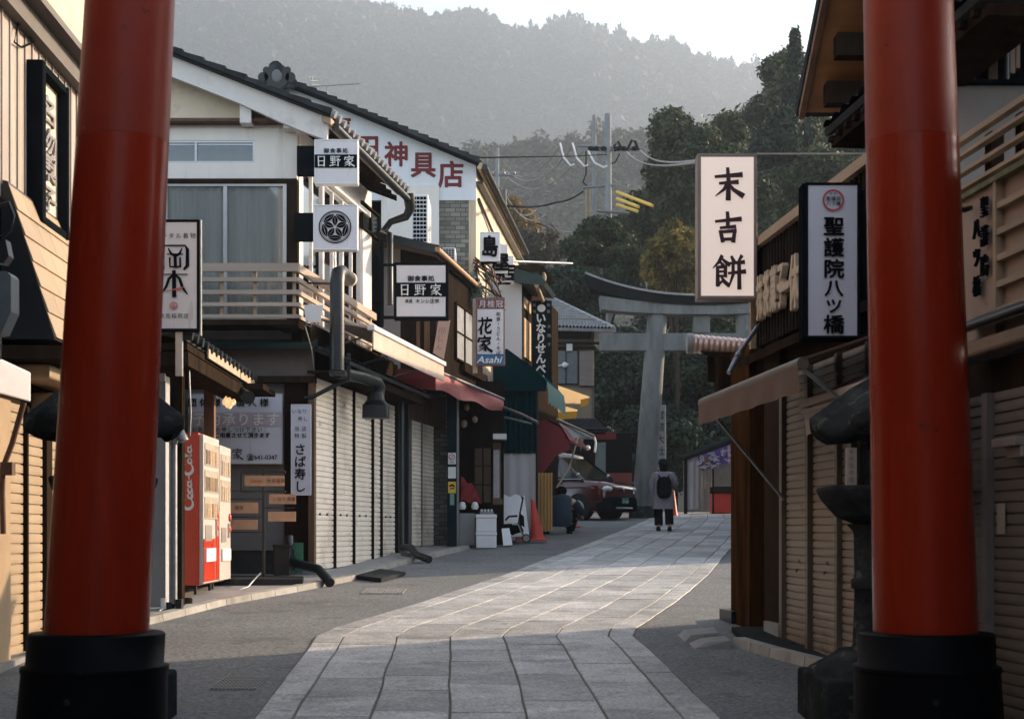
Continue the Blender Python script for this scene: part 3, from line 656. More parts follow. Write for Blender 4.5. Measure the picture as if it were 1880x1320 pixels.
b_ = MB(); b_.extr([e0+Vector((-.12, 0, -.02)), e0+Vector((.0, 0, -.055)), e0+Vector((.0, 0, -.14)), e0+Vector((-.12, 0, -.10))], e1-e0); obj('fascia', b_, wood_pale, rf)
b_ = MB()
for i in range(12):     # rafters under the eave
    p = e0+(e1-e0)*((i+.5)/12)+Vector((-.08, 0, -.16)); b_.extr([p+Vector((0, -.03, 0)), p+Vector((0, .03, 0)), p+Vector((0, .03, -.08)), p+Vector((0, -.03, -.08))], (-.75, .1, .75*sl))
obj('rafters', b_, wood_dark, rf)
b_ = MB(); g0, g1 = e0+Vector((.05, .1, -.15)), e1+Vector((.07, .1, -.17))
b_.tube([g0, g1], .055, 10)
b_.tube([g1+Vector((0,-.05,.1)), g1+Vector((.02, 0, -.14)), g1+Vector((-.05, .02, -.26)), g1+Vector((-.30, .05, -.34)), g1+Vector((-.42, .05, -.50)), W(716, 430, 24.3), W(716, 560, 24.3)], [.10, .085, .07, .055, .055, .05, .05], 10)
obj('gutter', b_, blackmetal, rf)
# upper side wall along the street
AU = Fr(xw, 20.5, .15, 1)
b_ = MB()
z2, z3 = Z(585, D0), Z(330, D0); zt = ez+.1
AU.box(b_, .12, 4.2, -.12, 0, z3+.28, zt-.15); AU.box(b_, .12, 4.2, -.12, 0, z2-.25, z2)
AU.box(b_, 3.6, 4.2, -.12, 0, z2, z3+.28); AU.box(b_, .12, .30, -.12, 0, z2, z3+.28)
obj('wall', b_, plaster, rA)
for k in range(3): window(rA, AU.P, .30+1.1*k, 1.4+1.1*k, z2, z3+.28, -.05, .04, 2, whitewood, glass, dark, curtainw if k < 2 else curtainm)
window(rA, AU.P, AU.u(662), AU.u(694), Z(410, 23.6), Z(360, 23.6), .012, .03, 2, wood_dark, darkglass)
each('sash_rail', whitewood, rA, [lambda m: AU.box(m, .12, 3.9, .0, .06, z3+.28, z3+.36), lambda m: AU.box(m, .12, 3.9, .0, .08, z2-.06, z2)])
# big front windows with curtains
dw = D0-.0
wf = window(rA, PF, X(300, dw), X(526, dw), Z(588, dw), Z(335, dw), -.03, .05, 2, alum, glass, mat('room_back', (.05,.055,.065), .9, .2), curtainm)
b_ = MB(); b_.fb(250, 545, 328, 336, D0-.03, .15); obj('lintel', b_, wood_dark, rA)
b_ = MB(); b_.fb(526, 546, 336, 590, D0-.02, .14); obj('post', b_, wood_dark, rA)
b_ = MB(); b_.fb(120, 300, 336, 590, D0+.02, .1); obj('wall', b_, wood_dark, rA)
# balcony
dB = 19.9; xb = X(548, dB); BS = Fr(xb, dB, .13, 1)
b_ = MB()
for a, c in [(483, 498), (509, 516.5), (532, 540), (555, 562), (577, 584)]:
    z0_, z1_ = Z(c, dB), Z(a, dB)
    b_.box(-6.5, xb, dB, dB+.05, z0_, z1_); BS.box(b_, .05, 4.7, -.05, 0, z0_, z1_)
obj('balcony_rail', b_, mat('weathered_beige_rail', (.34,.27,.22), .7, .2, 5, .12, 40, streak=(.1, .1, 1)), rA)
each('baluster', wood_pale, rA, [lambda m, px=px: m.fb(px-3, px+3, 484, 584, dB+.055, .03) for px in (407, 468, 540)]+[lambda m, u=u: BS.box(m, u, u+.05, -.09, -.055, Z(584, dB), Z(484, dB)) for u in (1.1, 2.2, 3.3, 4.5)])
b_ = MB(); b_.box(-6.5, xb-.02, dB+.02, D0, Z(596, dB), Z(586, dB)); BS.box(b_, .05, 4.6, -.35, -.02, Z(600, dB), Z(586, dB)); obj('balcony_floor', b_, wood_dark, rA)
b_ = MB(); b_.fb(120, 552, 600, 626, D0+.05, .1); obj('wall', b_, brownwall, rA)
b_ = MB(); b_.extr([(-6.5, 20.1, Z(640, 20.1)), (-6.5, 20.06, Z(632, 20.1)), (-6.5, 20.55, Z(622, 20.5)), (-6.5, 20.55, Z(632, 20.5))], (6.5+X(575, 20.1), 0, 0)); obj('flashing', b_, teal_flash, rA)
b_ = MB(); b_.fb(120, 577, 638, 690, D0-.02, .12); obj('fascia_board', b_, brownwall, rA)
b_ = MB(); b_.fb(120, 578, 690, 702, D0-.06, .2); obj('beam', b_, wood_dark, rA)
b_ = MB(); b_.fb(120, 528, 702, 1010, D0+.10, .1); obj('wall', b_, mat('grey_lower_wall', (.16,.155,.155), .85, .15, 2, .1, 30, stain=((.05,.05,.05), .7, 1)), rA)
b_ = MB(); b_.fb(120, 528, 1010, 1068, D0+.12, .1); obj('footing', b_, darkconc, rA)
b_ = MB(); b_.fb(522, 574, 700, 1062, D0+.04, .12); obj('wall', b_, mat('dark_reddish_boards', (.03,.016,.012), .7, .4, 8, .2, 30, streak=True), rA)
b_ = MB(); b_.fb(566, 577, 700, 1052, D0-.03, .2); obj('post', b_, wood_brown, rA)
# street side, ground floor: five shutters
zs0 = Z(1046, 20.6); zs1 = Z(692, 20.6)
for a, c in [(578, 614.5), (617, 649.5), (652, 684), (686.5, 700), (702.5, 727)]:
    b_ = MB(); shutter(b_, PA, A.u(a), A.u(c), zs0, zs1, .074, -.02); obj('shutter', b_, shut_white, rA)
each('shutter_rail', wood_dark, rA, [lambda m, px=px: A.box(m, A.u(px)-.022, A.u(px)+.022, -.05, .012, zs0, zs1) for px in (615.7, 650.7, 685.2, 701.2)])
for a, c in [(578, 614.5), (617, 649.5), (652, 684), (702.5, 727)]:      # finger holes and lock plates
    for t in (.32, .68):
        b_ = MB(); u = A.u(a)*(1-t)+A.u(c)*t; A.box(b_, u-.03, u+.03, -.03, -.012, zs0+.74, zs0+.775); obj('lock', b_, blackmetal, rA)
uE = A.u(727); uQ = A.u(746)
b_ = MB(); A.box(b_, 0, uQ, -.3, -.06, zs1, zs1+.75); obj('wall', b_, wood_dark, rA)
b_ = MB(); A.box(b_, uE+.02, uQ, -.2, .03, gz(25.5), zs1+.2); obj('post', b_, mat('dark_corner_panel', (.02,.022,.024), .6, .3, 6), rA)
b_ = MB(); A.box(b_, -.05, uQ, -.5, .10, gz(20.5)-.1, zs0-.005); obj('footing', b_, concrete, rA)
# pent roof above the shutters
pz = Z(640, 20.4)
p0, p1 = PA(-.15, .55, pz-.18), PA(5.2, .55, pz-.18)
b_ = MB(); tile_roof(b_, p0, p1, PA(5.2, -.05, pz+.06), PA(-.15, -.05, pz+.06), 22, 4, .02, .015, 6); obj('pent_roof', b_, tile_dark, rA)
b_ = MB(); A.box(b_, -.1, 5.1, .40, .46, pz-.34, pz-.24); A.box(b_, -.1, 5.1, -.06, .4, pz-.32, pz-.29); obj('eave_beam', b_, wood_dark, rA)
b_ = MB(); A.box(b_, -.2, 5.0, -.1, .02, pz+.02, Z(590, 20.1)); obj('wall', b_, wood_dark, rA)
b_ = MB(); b_.tube([W(737, 705, 24.9), W(737, 1010, 24.9), W(742, 1018, 24.7), W(764, 1024, 24.3)], .05, 10); obj('downpipe', b_, blackmetal, rA)
# body volume (keeps light from leaking through)
b_ = MB(); b_.box(-8.2, xw-.35, D0+.45, D0+4.6, gz(20), ez-.2); obj('core', b_, dark, rA)

# exhaust duct on the corner
dd = 20.25
r_ = root('exhaust_duct', W(620, 690, dd), 'fat black exhaust duct climbing the house corner, with a hood over the shutters', 'duct')
b_ = MB()
pts = [W(640, 512, 21.6)]+[W(634, 508, 21.0), W(627, 500, 20.5), W(620, 503, 20.25), W(619, 520, 20.2), W(619, 600, 20.2), W(619, 680, 20.2)]
b_.tube(pts, .098, 16); obj('vertical_pipe', b_, blackmetal, r_)
b_ = MB(); b_.tube([W(640, 512, 21.6), W(643, 513, 21.9)], .104, 16); obj('collar', b_, awn_beige, r_)
b_ = MB(); b_.tube([W(619, 682, 20.3), W(660, 690, 21.2), W(690, 700, 22.0), W(696, 712, 22.1), W(694, 730, 22.1)], .095, 14); obj('horizontal_pipe', b_, blackmetal, r_)
b_ = MB(); c = W(690, 735, 22.1); rs = [ering(c+Vector((0, 0, z)), rx, rx*.9, 16, None, p) for z, rx, p in [(.12, .12, 2.5), (0, .13, 3), (-.08, .19, 6), (-.26, .19, 8)]]; b_.loft(rs, 0, False); obj('hood', b_, blackmetal, r_)
b_ = MB(); b_.fb(604, 634, 680, 688, 20.1, .25); b_.tube([W(545, 519, 20.4), W(606, 521, 20.25)], .014, 6); b_.tube([W(560, 731, 20.5), W(575, 728, 20.45), W(642, 694, 20.6)], .03, 8); b_.fb(636, 643, 648, 700, 20.35, .05); obj('bracket', b_, blackmetal, r_)
# white lamp box at the balcony corner
r_ = root('floodlight', W(575, 592, 19.7), 'white box floodlight fixed under the balcony corner', 'lamp')
b_ = MB(); b_.hexa([W(561, 592, 19.75), W(588, 592, 19.75), W(588, 592, 19.95), W(561, 592, 19.95), W(558, 560, 19.7), W(594, 560, 19.7), W(594, 560, 19.95), W(558, 560, 19.95)]); obj('housing', b_, whitepaint, r_, bevel=.006)
b_ = MB(); b_.tube([W(565, 588, 19.72), W(562, 596, 19.72), W(570, 600, 19.72), W(573, 592, 19.72)], .007, 6); b_.tube([W(560, 598, 19.72), W(572, 640, 19.8), W(577, 680, 20.3)], .008, 6); obj('cable', b_, wirel, r_)

# ---- its signs
r_ = sign('box_sign', 'square white box sign with a black character band, directly above the crest sign', 577, 657, 256, 338, 20.2, .16, sign_white, whitepaint, 2)
bracket(r_, 545, 577, 268, 322, 20.32, .1)
b_ = MB(); b_.fb(577.5, 655, 284, 308, 20.197, .006); obj('band', b_, sign_dark, r_)
b_ = MB(); wpx(b_, '御食事処', 599, 277, 9.5, 20.2, False, 11.6, .03, 1.1); obj('lettering', b_, ink, r_)
b_ = MB(); wpx(b_, '日野家', 590, 296, 20, 20.19, False, 25.5, .25, 1, 'brush'); obj('lettering', b_, white_ink, r_)
r_ = sign('crest_sign', 'square white box sign with a round black leaf crest', 575, 656, 376, 459, 20.2, .16, sign_white, whitepaint, 2)
bracket(r_, 541, 575, 391, 442, 20.32, .1)
def crest(px, py, rad, d):
    b_ = MB(); q = d/F; c = W(px, py, d-.005)
    def ann(r0, r1, n_=48): b_.add([c+Vector((r*math.cos(2*math.pi*i/n_), 0, r*math.sin(2*math.pi*i/n_)))*q for r in (r0, r1) for i in range(n_)], [(i, (i+1) % n_, n_+(i+1) % n_, n_+i) for i in range(n_)])
    ann(rad, rad*.93); ann(rad*.88, rad*.855)
    def petal(cx_, cz_, L, Wd, ang, k):
        t = Vector((math.cos(ang), 0, math.sin(ang))); nn = Vector((-t.z, 0, t.x)); o_ = c+Vector((cx_, -k*.0005, cz_))*q
        for sgn in (1, -1):
            vs1 = []
            for i in range(9):
                u = i/8; vs1.append(o_+(t*((u-.5)*L)+nn*(sgn*(.03*L+Wd*math.sin(math.pi*u)*.5*1.0)))*q)
            vs2 = [o_+(t*((i/8-.5)*L)+nn*(sgn*.025*L*math.sin(math.pi*i/8)))*q for i in range(9)]
            b_.add(vs1+vs2, [(i, i+1, 10+i, 9+i) for i in range(8)])
    for k in range(5):
        a = R(90+72*k); petal(math.cos(a)*rad*.40, math.sin(a)*rad*.40, rad*.62, rad*.30, a, k)
        a2 = R(90+36+72*k); petal(math.cos(a2)*rad*.66, math.sin(a2)*rad*.66, rad*.78, rad*.28, a2+R(90), k+5)
    return b_
obj('crest', crest(615, 417, 30, 20.2), ink, r_)
dS = 23.3
r_ = sign('box_sign', 'black framed box sign with a wide black character band, over the beige awning', 723, 823, 482, 586, dS, .22, sign_white, sign_dark, 5)
b_ = MB(); b_.fb(700, 723, 484, 488, dS+.05, .06); b_.fb(700, 723, 580, 585, dS+.05, .06); b_.fb(698, 704, 440, 600, dS+.06, .06); obj('bracket', b_, sign_dark, r_)
b_ = MB(); b_.fb(727, 819, 519, 545, dS-.001, .008); obj('band', b_, sign_dark, r_)
b_ = MB(); wpx(b_, '御食事処', 754, 511.5, 11, dS, False, 12.6, .035, 1.12); obj('lettering', b_, ink, r_)
b_ = MB(); wpx(b_, '日野家', 743, 532, 21, dS-.008, False, 28.5, .25, 1, 'brush'); obj('lettering', b_, white_ink, r_)
b_ = MB(); lpx(b_, '清酒', 750, 553, 7, dS, .02); wpx(b_, 'キンシ正宗', 767, 553, 8, dS, False, 8.8, .035, 1.05); obj('lettering', b_, ink, r_)
# group booking board on the lower wall
dG = 20.45
r_ = sign('notice_board', 'large pale booking board with a faded red line, behind the vending machines', 345, 519, 722, 852, dG, .05, sign_cool, alum, 1.5)
b_ = MB(); wpx(b_, '団体様・個人様', 353, 739, 16, dG, False, 22, .03, 1.05); obj('lettering', b_, mat('green_black_ink', (.012,.03,.028), .6), r_)
b_ = MB(); b_.fb(347, 517, 757, 783, dG-.001, .006); obj('faded_band', b_, faded_red, r_)
b_ = MB(); wpx(b_, '予約承ります', 366, 770, 25, dG-.004, False, 27, .02); obj('lettering', b_, white_ink, r_)
b_ = MB(); wpx(b_, 'お気軽にお申しつけ下さい', 357, 789, 10, dG, False, 10.9, .015); wpx(b_, '御料理をご用意させて頂きます', 357, 799, 10, dG, False, 10.3, .04)
wpx(b_, '日野家', 386, 833, 21, dG, False, 25, .1, 1, 'brush'); lpx(b_, '☎641-0347', 481, 839, 11.5, dG, .015, 1, 0, 56); obj('lettering', b_, ink, r_)
# vertical sushi board
dV = 20.38
r_ = sign('hanging_board', 'tall narrow white board of brushed sushi writing beside the white shutters', 534, 571, 742, 909, dV, .03, sign_cool, whitepaint, .8)
b_ = MB(); wpx(b_, 'いなり', 540, 755, 9, dV, False, 9.6, .0); wpx(b_, '寿し', 551, 769, 9, dV, False, 9.6)
wpx(b_, '当特', 545, 787, 9.5, dV, True, 13); wpx(b_, '店製', 558, 787, 9.5, dV, True, 13); wpx(b_, 'さば寿し', 551, 825, 22, dV, True, 22.6, .022); obj('lettering', b_, ink, r_)
# stand with small tan boards
dT = 19.3
r_ = root('menu_stand', W(483, 1060, dT), 'black metal stand carrying five small tan menu boards', 'menu stand')
b_ = MB(); b_.fb(481, 486, 862, 1060, dT, .03)
for a in (900, 915, 948, 976): b_.fb(424, 483, a, a+2, dT+.005, .02)
b_.fb(486, 540, 931, 933, dT+.005, .02)
b_.fb(441, 524, 864, 869, dT-.01, .03); b_.fb(441, 524, 900, 904, dT-.01, .03); b_.fb(441, 445, 869, 900, dT-.01, .03); obj('post', b_, blackmetal, r_)
for (a, b2, c, e), tx in [((449, 522, 873, 892), '伏見稲荷'), ((494, 543, 907, 925), 'いなり茶屋'), ((492, 543, 939, 957), None), ((424, 474, 922, 942), '抹茶'), ((424, 473, 954, 972), None)]:
    b_ = MB(); b_.fb(a, b2, c, e, dT-.012, .012); p_ = obj('board', b_, wood_tan, r_)
    if tx: b_ = MB(); wpx(b_, tx, (a+b2)/2+(8 if tx[0] == '伏' else -14), (c+e)/2, 8, dT-.02, False, 8.6, .01); obj('lettering', b_, mat('brown_ink', (.12,.05,.03)), p_)
    if tx and tx[0] == '伏': b_ = MB(); lpx(b_, 'Oinari', 471, 882.5, 9, dT-.02, .01); obj('lettering', b_, red_ink, p_)
# platform, rain pipes and oddments at the corner
b_ = MB(); b_.hexa([Vector(p) for p in [(-4.2, 18.6, gz(18.6)), (X(556, 18.75), 18.75, gz(18.75)), (X(558, 19.8), 19.8, gz(19.8)), (-4.2, 20.4, gz(20.4)), (-4.2, 18.6, Z(1062, 18.75)), (X(556, 18.75), 18.75, Z(1062, 18.75)), (X(558, 19.8), 19.8, Z(1062, 18.75)), (-4.2, 20.4, Z(1062, 18.75))]])
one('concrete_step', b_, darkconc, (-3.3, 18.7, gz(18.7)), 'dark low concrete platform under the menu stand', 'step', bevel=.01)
b_ = MB(); b_.tube([W(530, 985, 20.2), W(533, 1025, 20.1), W(545, 1035, 19.9), W(585, 1045, 19.4), W(600, 1062, 19.2), W(606, 1070, 19.1)], .062, 12)
one('rain_pipe', b_, blackmetal, W(570, 1060, 19.5), 'black rain pipe bending down to the kerb by the green poster', 'pipe')
b_ = MB(); b_.tube([W(740, 1004, 24.4), W(755, 1006, 24.2), W(764, 1018, 23.9), W(788, 1027, 23.6)], .06, 12)
one('rain_pipe', b_, blackmetal, W(765, 1024, 23.9), 'black rain pipe elbow reaching the kerb between the two rows of shutters', 'pipe')
b_ = MB(); b_.fb(540, 556, 996, 1052, 20.1, .03); r_ = one('poster', b_, green_g, W(548, 1052, 20.1), 'small dark green poster leaning by the rain pipe', 'poster')
b_ = MB(); b_.fb(502, 532, 1003, 1056, 19.95, .3); b_.fb(500, 534, 999, 1004, 19.9, .36); one('bin', b_, blackmetal, W(517, 1056, 20), 'black lidded box at the foot of the lower wall', 'bin', bevel=.01)
b_ = MB(); b_.tube([W(478, 1052, 18.8), W(470, 1060, 18.5), W(455, 1077, 18.2), W(425, 1087, 18.0)], .012, 6); one('hose', b_, steel, W(450, 1080, 18.2), 'grey hose trailing over the dark concrete platform', 'hose')
b_ = MB(); b_.hexa([W(650, 1057, 20.4), W(700, 1068, 19.8), W(745, 1055, 21.0), W(690, 1045, 22.0), W(650, 1055, 20.4), W(700, 1061, 19.8), W(745, 1050, 21.0), W(690, 1042, 22.0)]); one('ramp_plate', b_, mat('dark_steel_plate', (.05,.055,.06), .5, .3, 4, metal=.4), W(695, 1060, 20.5), 'dark steel ramp plate lying at the kerb before the shutters', 'ramp')
# rust and dirt bands on the shutters are in their material; beige awning over them
r_ = root('awning', PA(2.2, .8, Z(640, 22)), 'rolled beige canvas awning with a deep valance, above the white shutters', 'awning')
aw = Fr(A.P(0, .80, 0).x, A.P(0, .80, 0).y, .17, 1)
u0_, u1_ = aw.u(686), aw.u(815); zA = Z(600, aw.P(u0_, 0, 0).y)
b_ = MB(); aw.box(b_, u0_, u1_, -.02, 0, zA-.30, zA-.04); obj('valance', b_, awn_beige, r_)
b_ = MB(); aw.box(b_, u0_-.05, u1_+.05, -.08, .03, zA-.05, zA+.02); obj('front_bar', b_, whitepaint, r_, bevel=.01)
b_ = MB(); b_.hexa([aw.P(u0_, -.75, zA+.12), aw.P(u1_, -.75, zA+.12), aw.P(u1_, -.08, zA-.02), aw.P(u0_, -.08, zA-.02)]+[aw.P(u0_, -.75, zA+.14), aw.P(u1_, -.75, zA+.14), aw.P(u1_, -.08, zA), aw.P(u0_, -.08, zA)]); obj('canvas', b_, awn_beige, r_)
b_ = MB()
for u in (u0_+.3, (u0_+u1_)/2, u1_-.3): b_.tube([aw.P(u, -.78, zA-.25), aw.P(u, -.05, zA-.05)], .018, 6)
obj('arms', b_, steel, r_)
r_ = root('slanted_board', W(810, 655, 24.7), 'pinkish wooden advert board propped on the end of the beige awning', 'board')
b_ = MB(); b_.hexa([W(795, 648, 24.7), W(815, 660, 24.75), W(815, 660, 24.8), W(795, 648, 24.75), W(805, 588, 24.6), W(827, 588, 24.65), W(827, 588, 24.7), W(805, 588, 24.65)]); obj('panel', b_, mat('pinkish_board', (.45,.31,.26), .7, .1, 4), r_)
b_ = MB(); write(b_, '川しん', W(811, 606, 24.60), Vector((1, .05, 0)), Vector((.18, 0, 1)), .11, True, .14, .0); obj('lettering', b_, mat('faint_ink', (.2,.1,.08)), r_)
# ------------------------------------------------------------------ far left shop (sunlit boards and ochre shingles)
L = Fr(-3.86, 11.7, -.029, 1); PL = L.P
rL = root('boarded_shop', (-3.86, 11.7, gz(11.7)), 'sunlit shop with weathered grey boards, ochre metal shingles and beige shutters', 'house')
uL0, uL1 = -24.0, 2.9
zt = L.z(28, 348, .05); ze = L.z(145, 140, .1)
b_ = MB(); L.box(b_, uL0, uL1, -.1, 0, zt-.1, ze+2.0); obj('wall', b_, wood_grey, rL)
b_ = MB()
for i in range(134):
    u = uL0+i*.2; L.box(b_, u, u+.018, 0, .012, zt, ze+1.8)
obj('wall_battens', b_, wood_grey, rL)
b_ = MB(); L.box(b_, uL0, uL1+.1, .0, .10, ze-.06, ze+.10); L.box(b_, uL0, uL1+.1, 0, .22, ze+.10, ze+.16); obj('eave_beam', b_, mat('grey_eave', (.09,.08,.07), .7), rL)
b_ = MB(); L.box(b_, uL0, uL1+.1, -.1, .06, ze+.162, ze+2.2); obj('upper_wall', b_, mat('golden_board', (.50,.40,.28), .7, .15, 4), rL)
uS0, uS1 = L.u(14, .05), uL1
zb = Z(602, L.P(L.u(46, .34), .34, 0).y); nb = .40
b_ = MB(); rows = 6; rg = random.Random(3)
for j in range(rows):
    za, zb_ = zt+(zb-zt)*j/rows, zt+(zb-zt)*(j+1)/rows; na, nb_ = .05+(nb-.05)*j/rows, .05+(nb-.05)*(j+1)/rows
    off = (j % 2)*.18; u = uS0
    cuts = [uS0]+[uS0+off+.36*k for k in range(1, 12) if uS0+off+.36*k < uS1]+[uS1]
    for a, c in zip(cuts, cuts[1:]):
        t = .012
        b_.hexa([PL(a+.003, nb_+.0, zb_), PL(c-.003, nb_, zb_), PL(c-.003, na, za), PL(a+.003, na, za), PL(a+.003, nb_+t+.006, zb_+.004), PL(c-.003, nb_+t+.006, zb_+.004), PL(c-.003, na+t-.006, za), PL(a+.003, na+t-.006, za)])
sh = obj('shingles', b_, island_var(gold_shingle, .88, 1.1), rL)
b_ = MB(); b_.extr([PL(uS0, 0, zt+.03), PL(uS0, .05, zt+.02), PL(uS0, nb, zb-.01), PL(uS0, 0, zb-.01)], L.P(uS1, 0, 0)-L.P(uS0, 0, 0)); obj('apron_core', b_, blackmetal, rL)
b_ = MB(); L.box(b_, uS0-.02, uS1, .0, nb+.06, zb-.16, zb-.06); obj('eave_beam', b_, wood_dark, rL)
zs0, zs1 = Z(1207, 11.75), Z(742, 12)
b_ = MB(); L.box(b_, uL0, uL1, -.25, -.06, zs1, zb-.1); obj('lintel_wall', b_, wood_dark, rL)
b_ = MB(); L.box(b_, L.u(20), L.u(120), .0, .30, zb-.28, zb-.17); L.box(b_, L.u(60), L.u(120), -.02, .22, zb-.52, zb-.34); obj('awning_case', b_, gold_shingle, rL, bevel=.02)
for a, c in [(16, 47.5), (51, 82), (96, 128), (131, 160)]:
    b_ = MB(); shutter(b_, PL, L.u(a), L.u(c), zs0, zs1, .078, -.02, .016); obj('shutter', b_, shut_gold, rL)
each('shutter_rail', wood_dark, rL, [lambda m, px=px: L.box(m, L.u(px)-.02, L.u(px)+.02, -.05, .012, zs0, zs1) for px in (49, 130)]+[lambda m: L.box(m, L.u(84), L.u(94), -.1, .01, zs0, zs1)])
b_ = MB(); L.box(b_, uL0, L.u(15), -.2, .02, gz(10), zs1); obj('wall', b_, gold_shingle, rL)
b_ = MB(); L.box(b_, uL0, uL1, -.3, .06, gz(8)-.1, zs0-.01); obj('footing', b_, concrete, rL)
b_ = MB(); L.box(b_, uL0, uL1-.1, -3.5, -.3, gz(8), ze+2); obj('core', b_, dark, rL)
# framed name board on the grey wall
fx0, fx1 = L.u(78, .10), L.u(118, .10); fz0, fz1 = L.z(78, 392, .1)-.02, L.z(78, 130, .1)
r_ = root('name_board', PL((fx0+fx1)/2, .1, fz0), 'black framed name board with raised grey characters on the weathered board wall', 'sign')
b_ = MB(); L.box(b_, fx0-.10, fx0, 0, .13, fz0-.06, fz1+.06); L.box(b_, fx1, fx1+.06, 0, .13, fz0-.06, fz1+.06); L.box(b_, fx0, fx1, 0, .12, fz1, fz1+.06); L.box(b_, fx0, fx1, 0, .12, fz0-.06, fz0); obj('frame', b_, sign_dark, r_, bevel=.006)
b_ = MB(); L.box(b_, fx0, fx1, .0, .04, fz0, fz1); obj('panel', b_, mat('pale_gold_panel', (.62,.52,.38), .6, .08), r_)
b_ = MB(); ud = L.P(1, 0, 0)-L.P(0, 0, 0); hgt = fz1-fz0
write(b_, '名物', L.P((fx0+fx1)/2, .062, fz1-hgt*.20), ud, UZ, hgt*.20, True, hgt*.0+.001+hgt*.22, .03, (fx1-fx0)/(hgt*.26)); write(b_, '菓子', L.P((fx0+fx1)/2, .062, fz1-hgt*.60), ud, UZ, hgt*.20, True, hgt*.22, .03, (fx1-fx0)/(hgt*.26))
o_ = obj('lettering', b_, mat('grey_character', (.16,.15,.15), .5), r_); sd = o_.modifiers.new('solid', 'SOLIDIFY'); sd.thickness = .03
# loose cables on the wall
b_ = MB()
def wpt(px, py, n=.03): return L.P(L.u(px, n), n, L.z(px, py, n))
b_.tube([wpt(10, 10), wpt(30, 5), wpt(36, 25), wpt(30, 60), wpt(26, 78), wpt(40, 88), wpt(58, 80), wpt(78, 55), wpt(82, 20), wpt(76, 0)], .007, 6)
b_.tube([wpt(32, 52), wpt(50, 20), wpt(66, 2)], .006, 6); b_.tube([wpt(33, 50), wpt(58, 74), wpt(52, 40), wpt(70, 8)], .006, 6)
one('cable_loop', b_, wirem, wpt(40, 60), 'tangled loop of black cable hanging on the weathered board wall', 'cable')
# white roll box and pipe at the frame's edge
b_ = MB(); b_.hexa([W(-40, 712, 10.6), W(56, 738, 11.0), W(56, 738, 11.3), W(-40, 712, 11.2), W(-40, 640, 10.6), W(56, 684, 11.0), W(56, 684, 11.3), W(-40, 640, 11.2)])
one('awning_box', b_, whitepaint, W(20, 738, 11), 'white enamel awning box above the beige shutters', 'awning', bevel=.01)
b_ = MB(); b_.tube([W(44, 738, 11), W(22, 815, 11), W(5, 860, 11), W(4, 905, 11), W(6, 980, 11)], .022, 8); b_.fb(0, 22, 848, 872, 10.95, .08)
one('crank_pole', b_, rustmetal, W(20, 900, 11), 'thin awning crank pole slanting down beside the beige shutters', 'pole')
r_ = root('lamp_box', W(5, 560, 10), 'grey angular lamp housing on an arm in front of the ochre shingles', 'lamp')
b_ = MB(); b_.extr([W(-40, 498, 9.6), W(12, 498, 9.6), W(20, 506, 9.6), W(20, 572, 9.6), W(2, 612, 9.6), W(-40, 616, 9.6)], (0, .16, 0)); obj('housing', b_, mat('grey_housing', (.10,.12,.13), .5), r_, bevel=.01)
b_ = MB(); b_.tube([W(-6, 380, 9.7), W(16, 372, 9.7), W(25, 396, 9.7), W(18, 424, 9.7), W(2, 436, 9.7)], .012, 6); b_.extr([W(-30, 440, 9.65), W(10, 440, 9.65), W(16, 470, 9.65), W(6, 484, 9.65), W(-30, 478, 9.65)], (0, .1, 0)); obj('arm', b_, blackmetal, r_)
b_ = MB(); b_.tube([W(-6, 612, 9.8), W(-6, 660, 9.8)], .03, 8); obj('stem', b_, blackmetal, r_)

# ------------------------------------------------------------------ lean-to with the vending machines
rV = root('lean_to', (-3.6, 15.8, gz(15.8)), 'dark tiled lean-to shelter over the two vending machines', 'shelter')
b_ = MB(); b_.box(-5.2, X(304, 15.9), 15.9, 16.1, gz(15.8), Z(690, 15.9)); obj('wall', b_, mat('pale_grey_render', (.33,.33,.34), .85, .12, 2, .1, 30, stain=((.16,.14,.12), .7, 2)), rV)
b_ = MB(); b_.box(-5.2, X(304, 15.9), 15.86, 15.898, Z(700, 15.9), Z(686, 15.9)); obj('coping', b_, whitewood, rV)
b_ = MB(); b_.fb(320, 334, 612, 1112, 15.7, .14); obj('post', b_, wood_dark, rV)
b_ = MB(); b_.fb(374, 393, 690, 1095, 18.75, .12); obj('post', b_, wood_brown, rV)
Vf = Fr(-3.29, 15.45, -.02, 1); PV = Vf.P; zE = Z(618, 15.5); uV = 4.35
b_ = MB(); tile_roof(b_, PV(0, 0, zE), PV(uV, 0, zE), PV(uV, -1.5, zE+.35), PV(0, -1.5, zE+.35), 15, 5, .03, .02); 
for i in range(16): b_.tube([PV(i*uV/15, -.05, zE+.02), PV(i*uV/15, .06, zE)], .05, 8)
rf = obj('roof', b_, tile_dark, rV)
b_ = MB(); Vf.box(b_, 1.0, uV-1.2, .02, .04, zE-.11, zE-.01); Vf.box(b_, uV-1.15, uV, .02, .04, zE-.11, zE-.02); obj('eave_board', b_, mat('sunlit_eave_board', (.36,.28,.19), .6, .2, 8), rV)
b_ = MB(); Vf.box(b_, 0, uV, -1.5, .0, zE-.14, zE-.07)
obj('soffit', b_, wood_dark, rV)
b_ = MB(); Vf.box(b_, 0, uV, -.3, .01, zE-.30, zE-.16); Vf.box(b_, 3.6, uV+.4, -.1, .25, zE-.20, zE-.13); obj('beam', b_, wood_dark, rV)
b_ = MB(); b_.box(-5.5, -4.35, 16.2, 20.2, gz(16), zE+.3); obj('back_wall', b_, dark, rV)
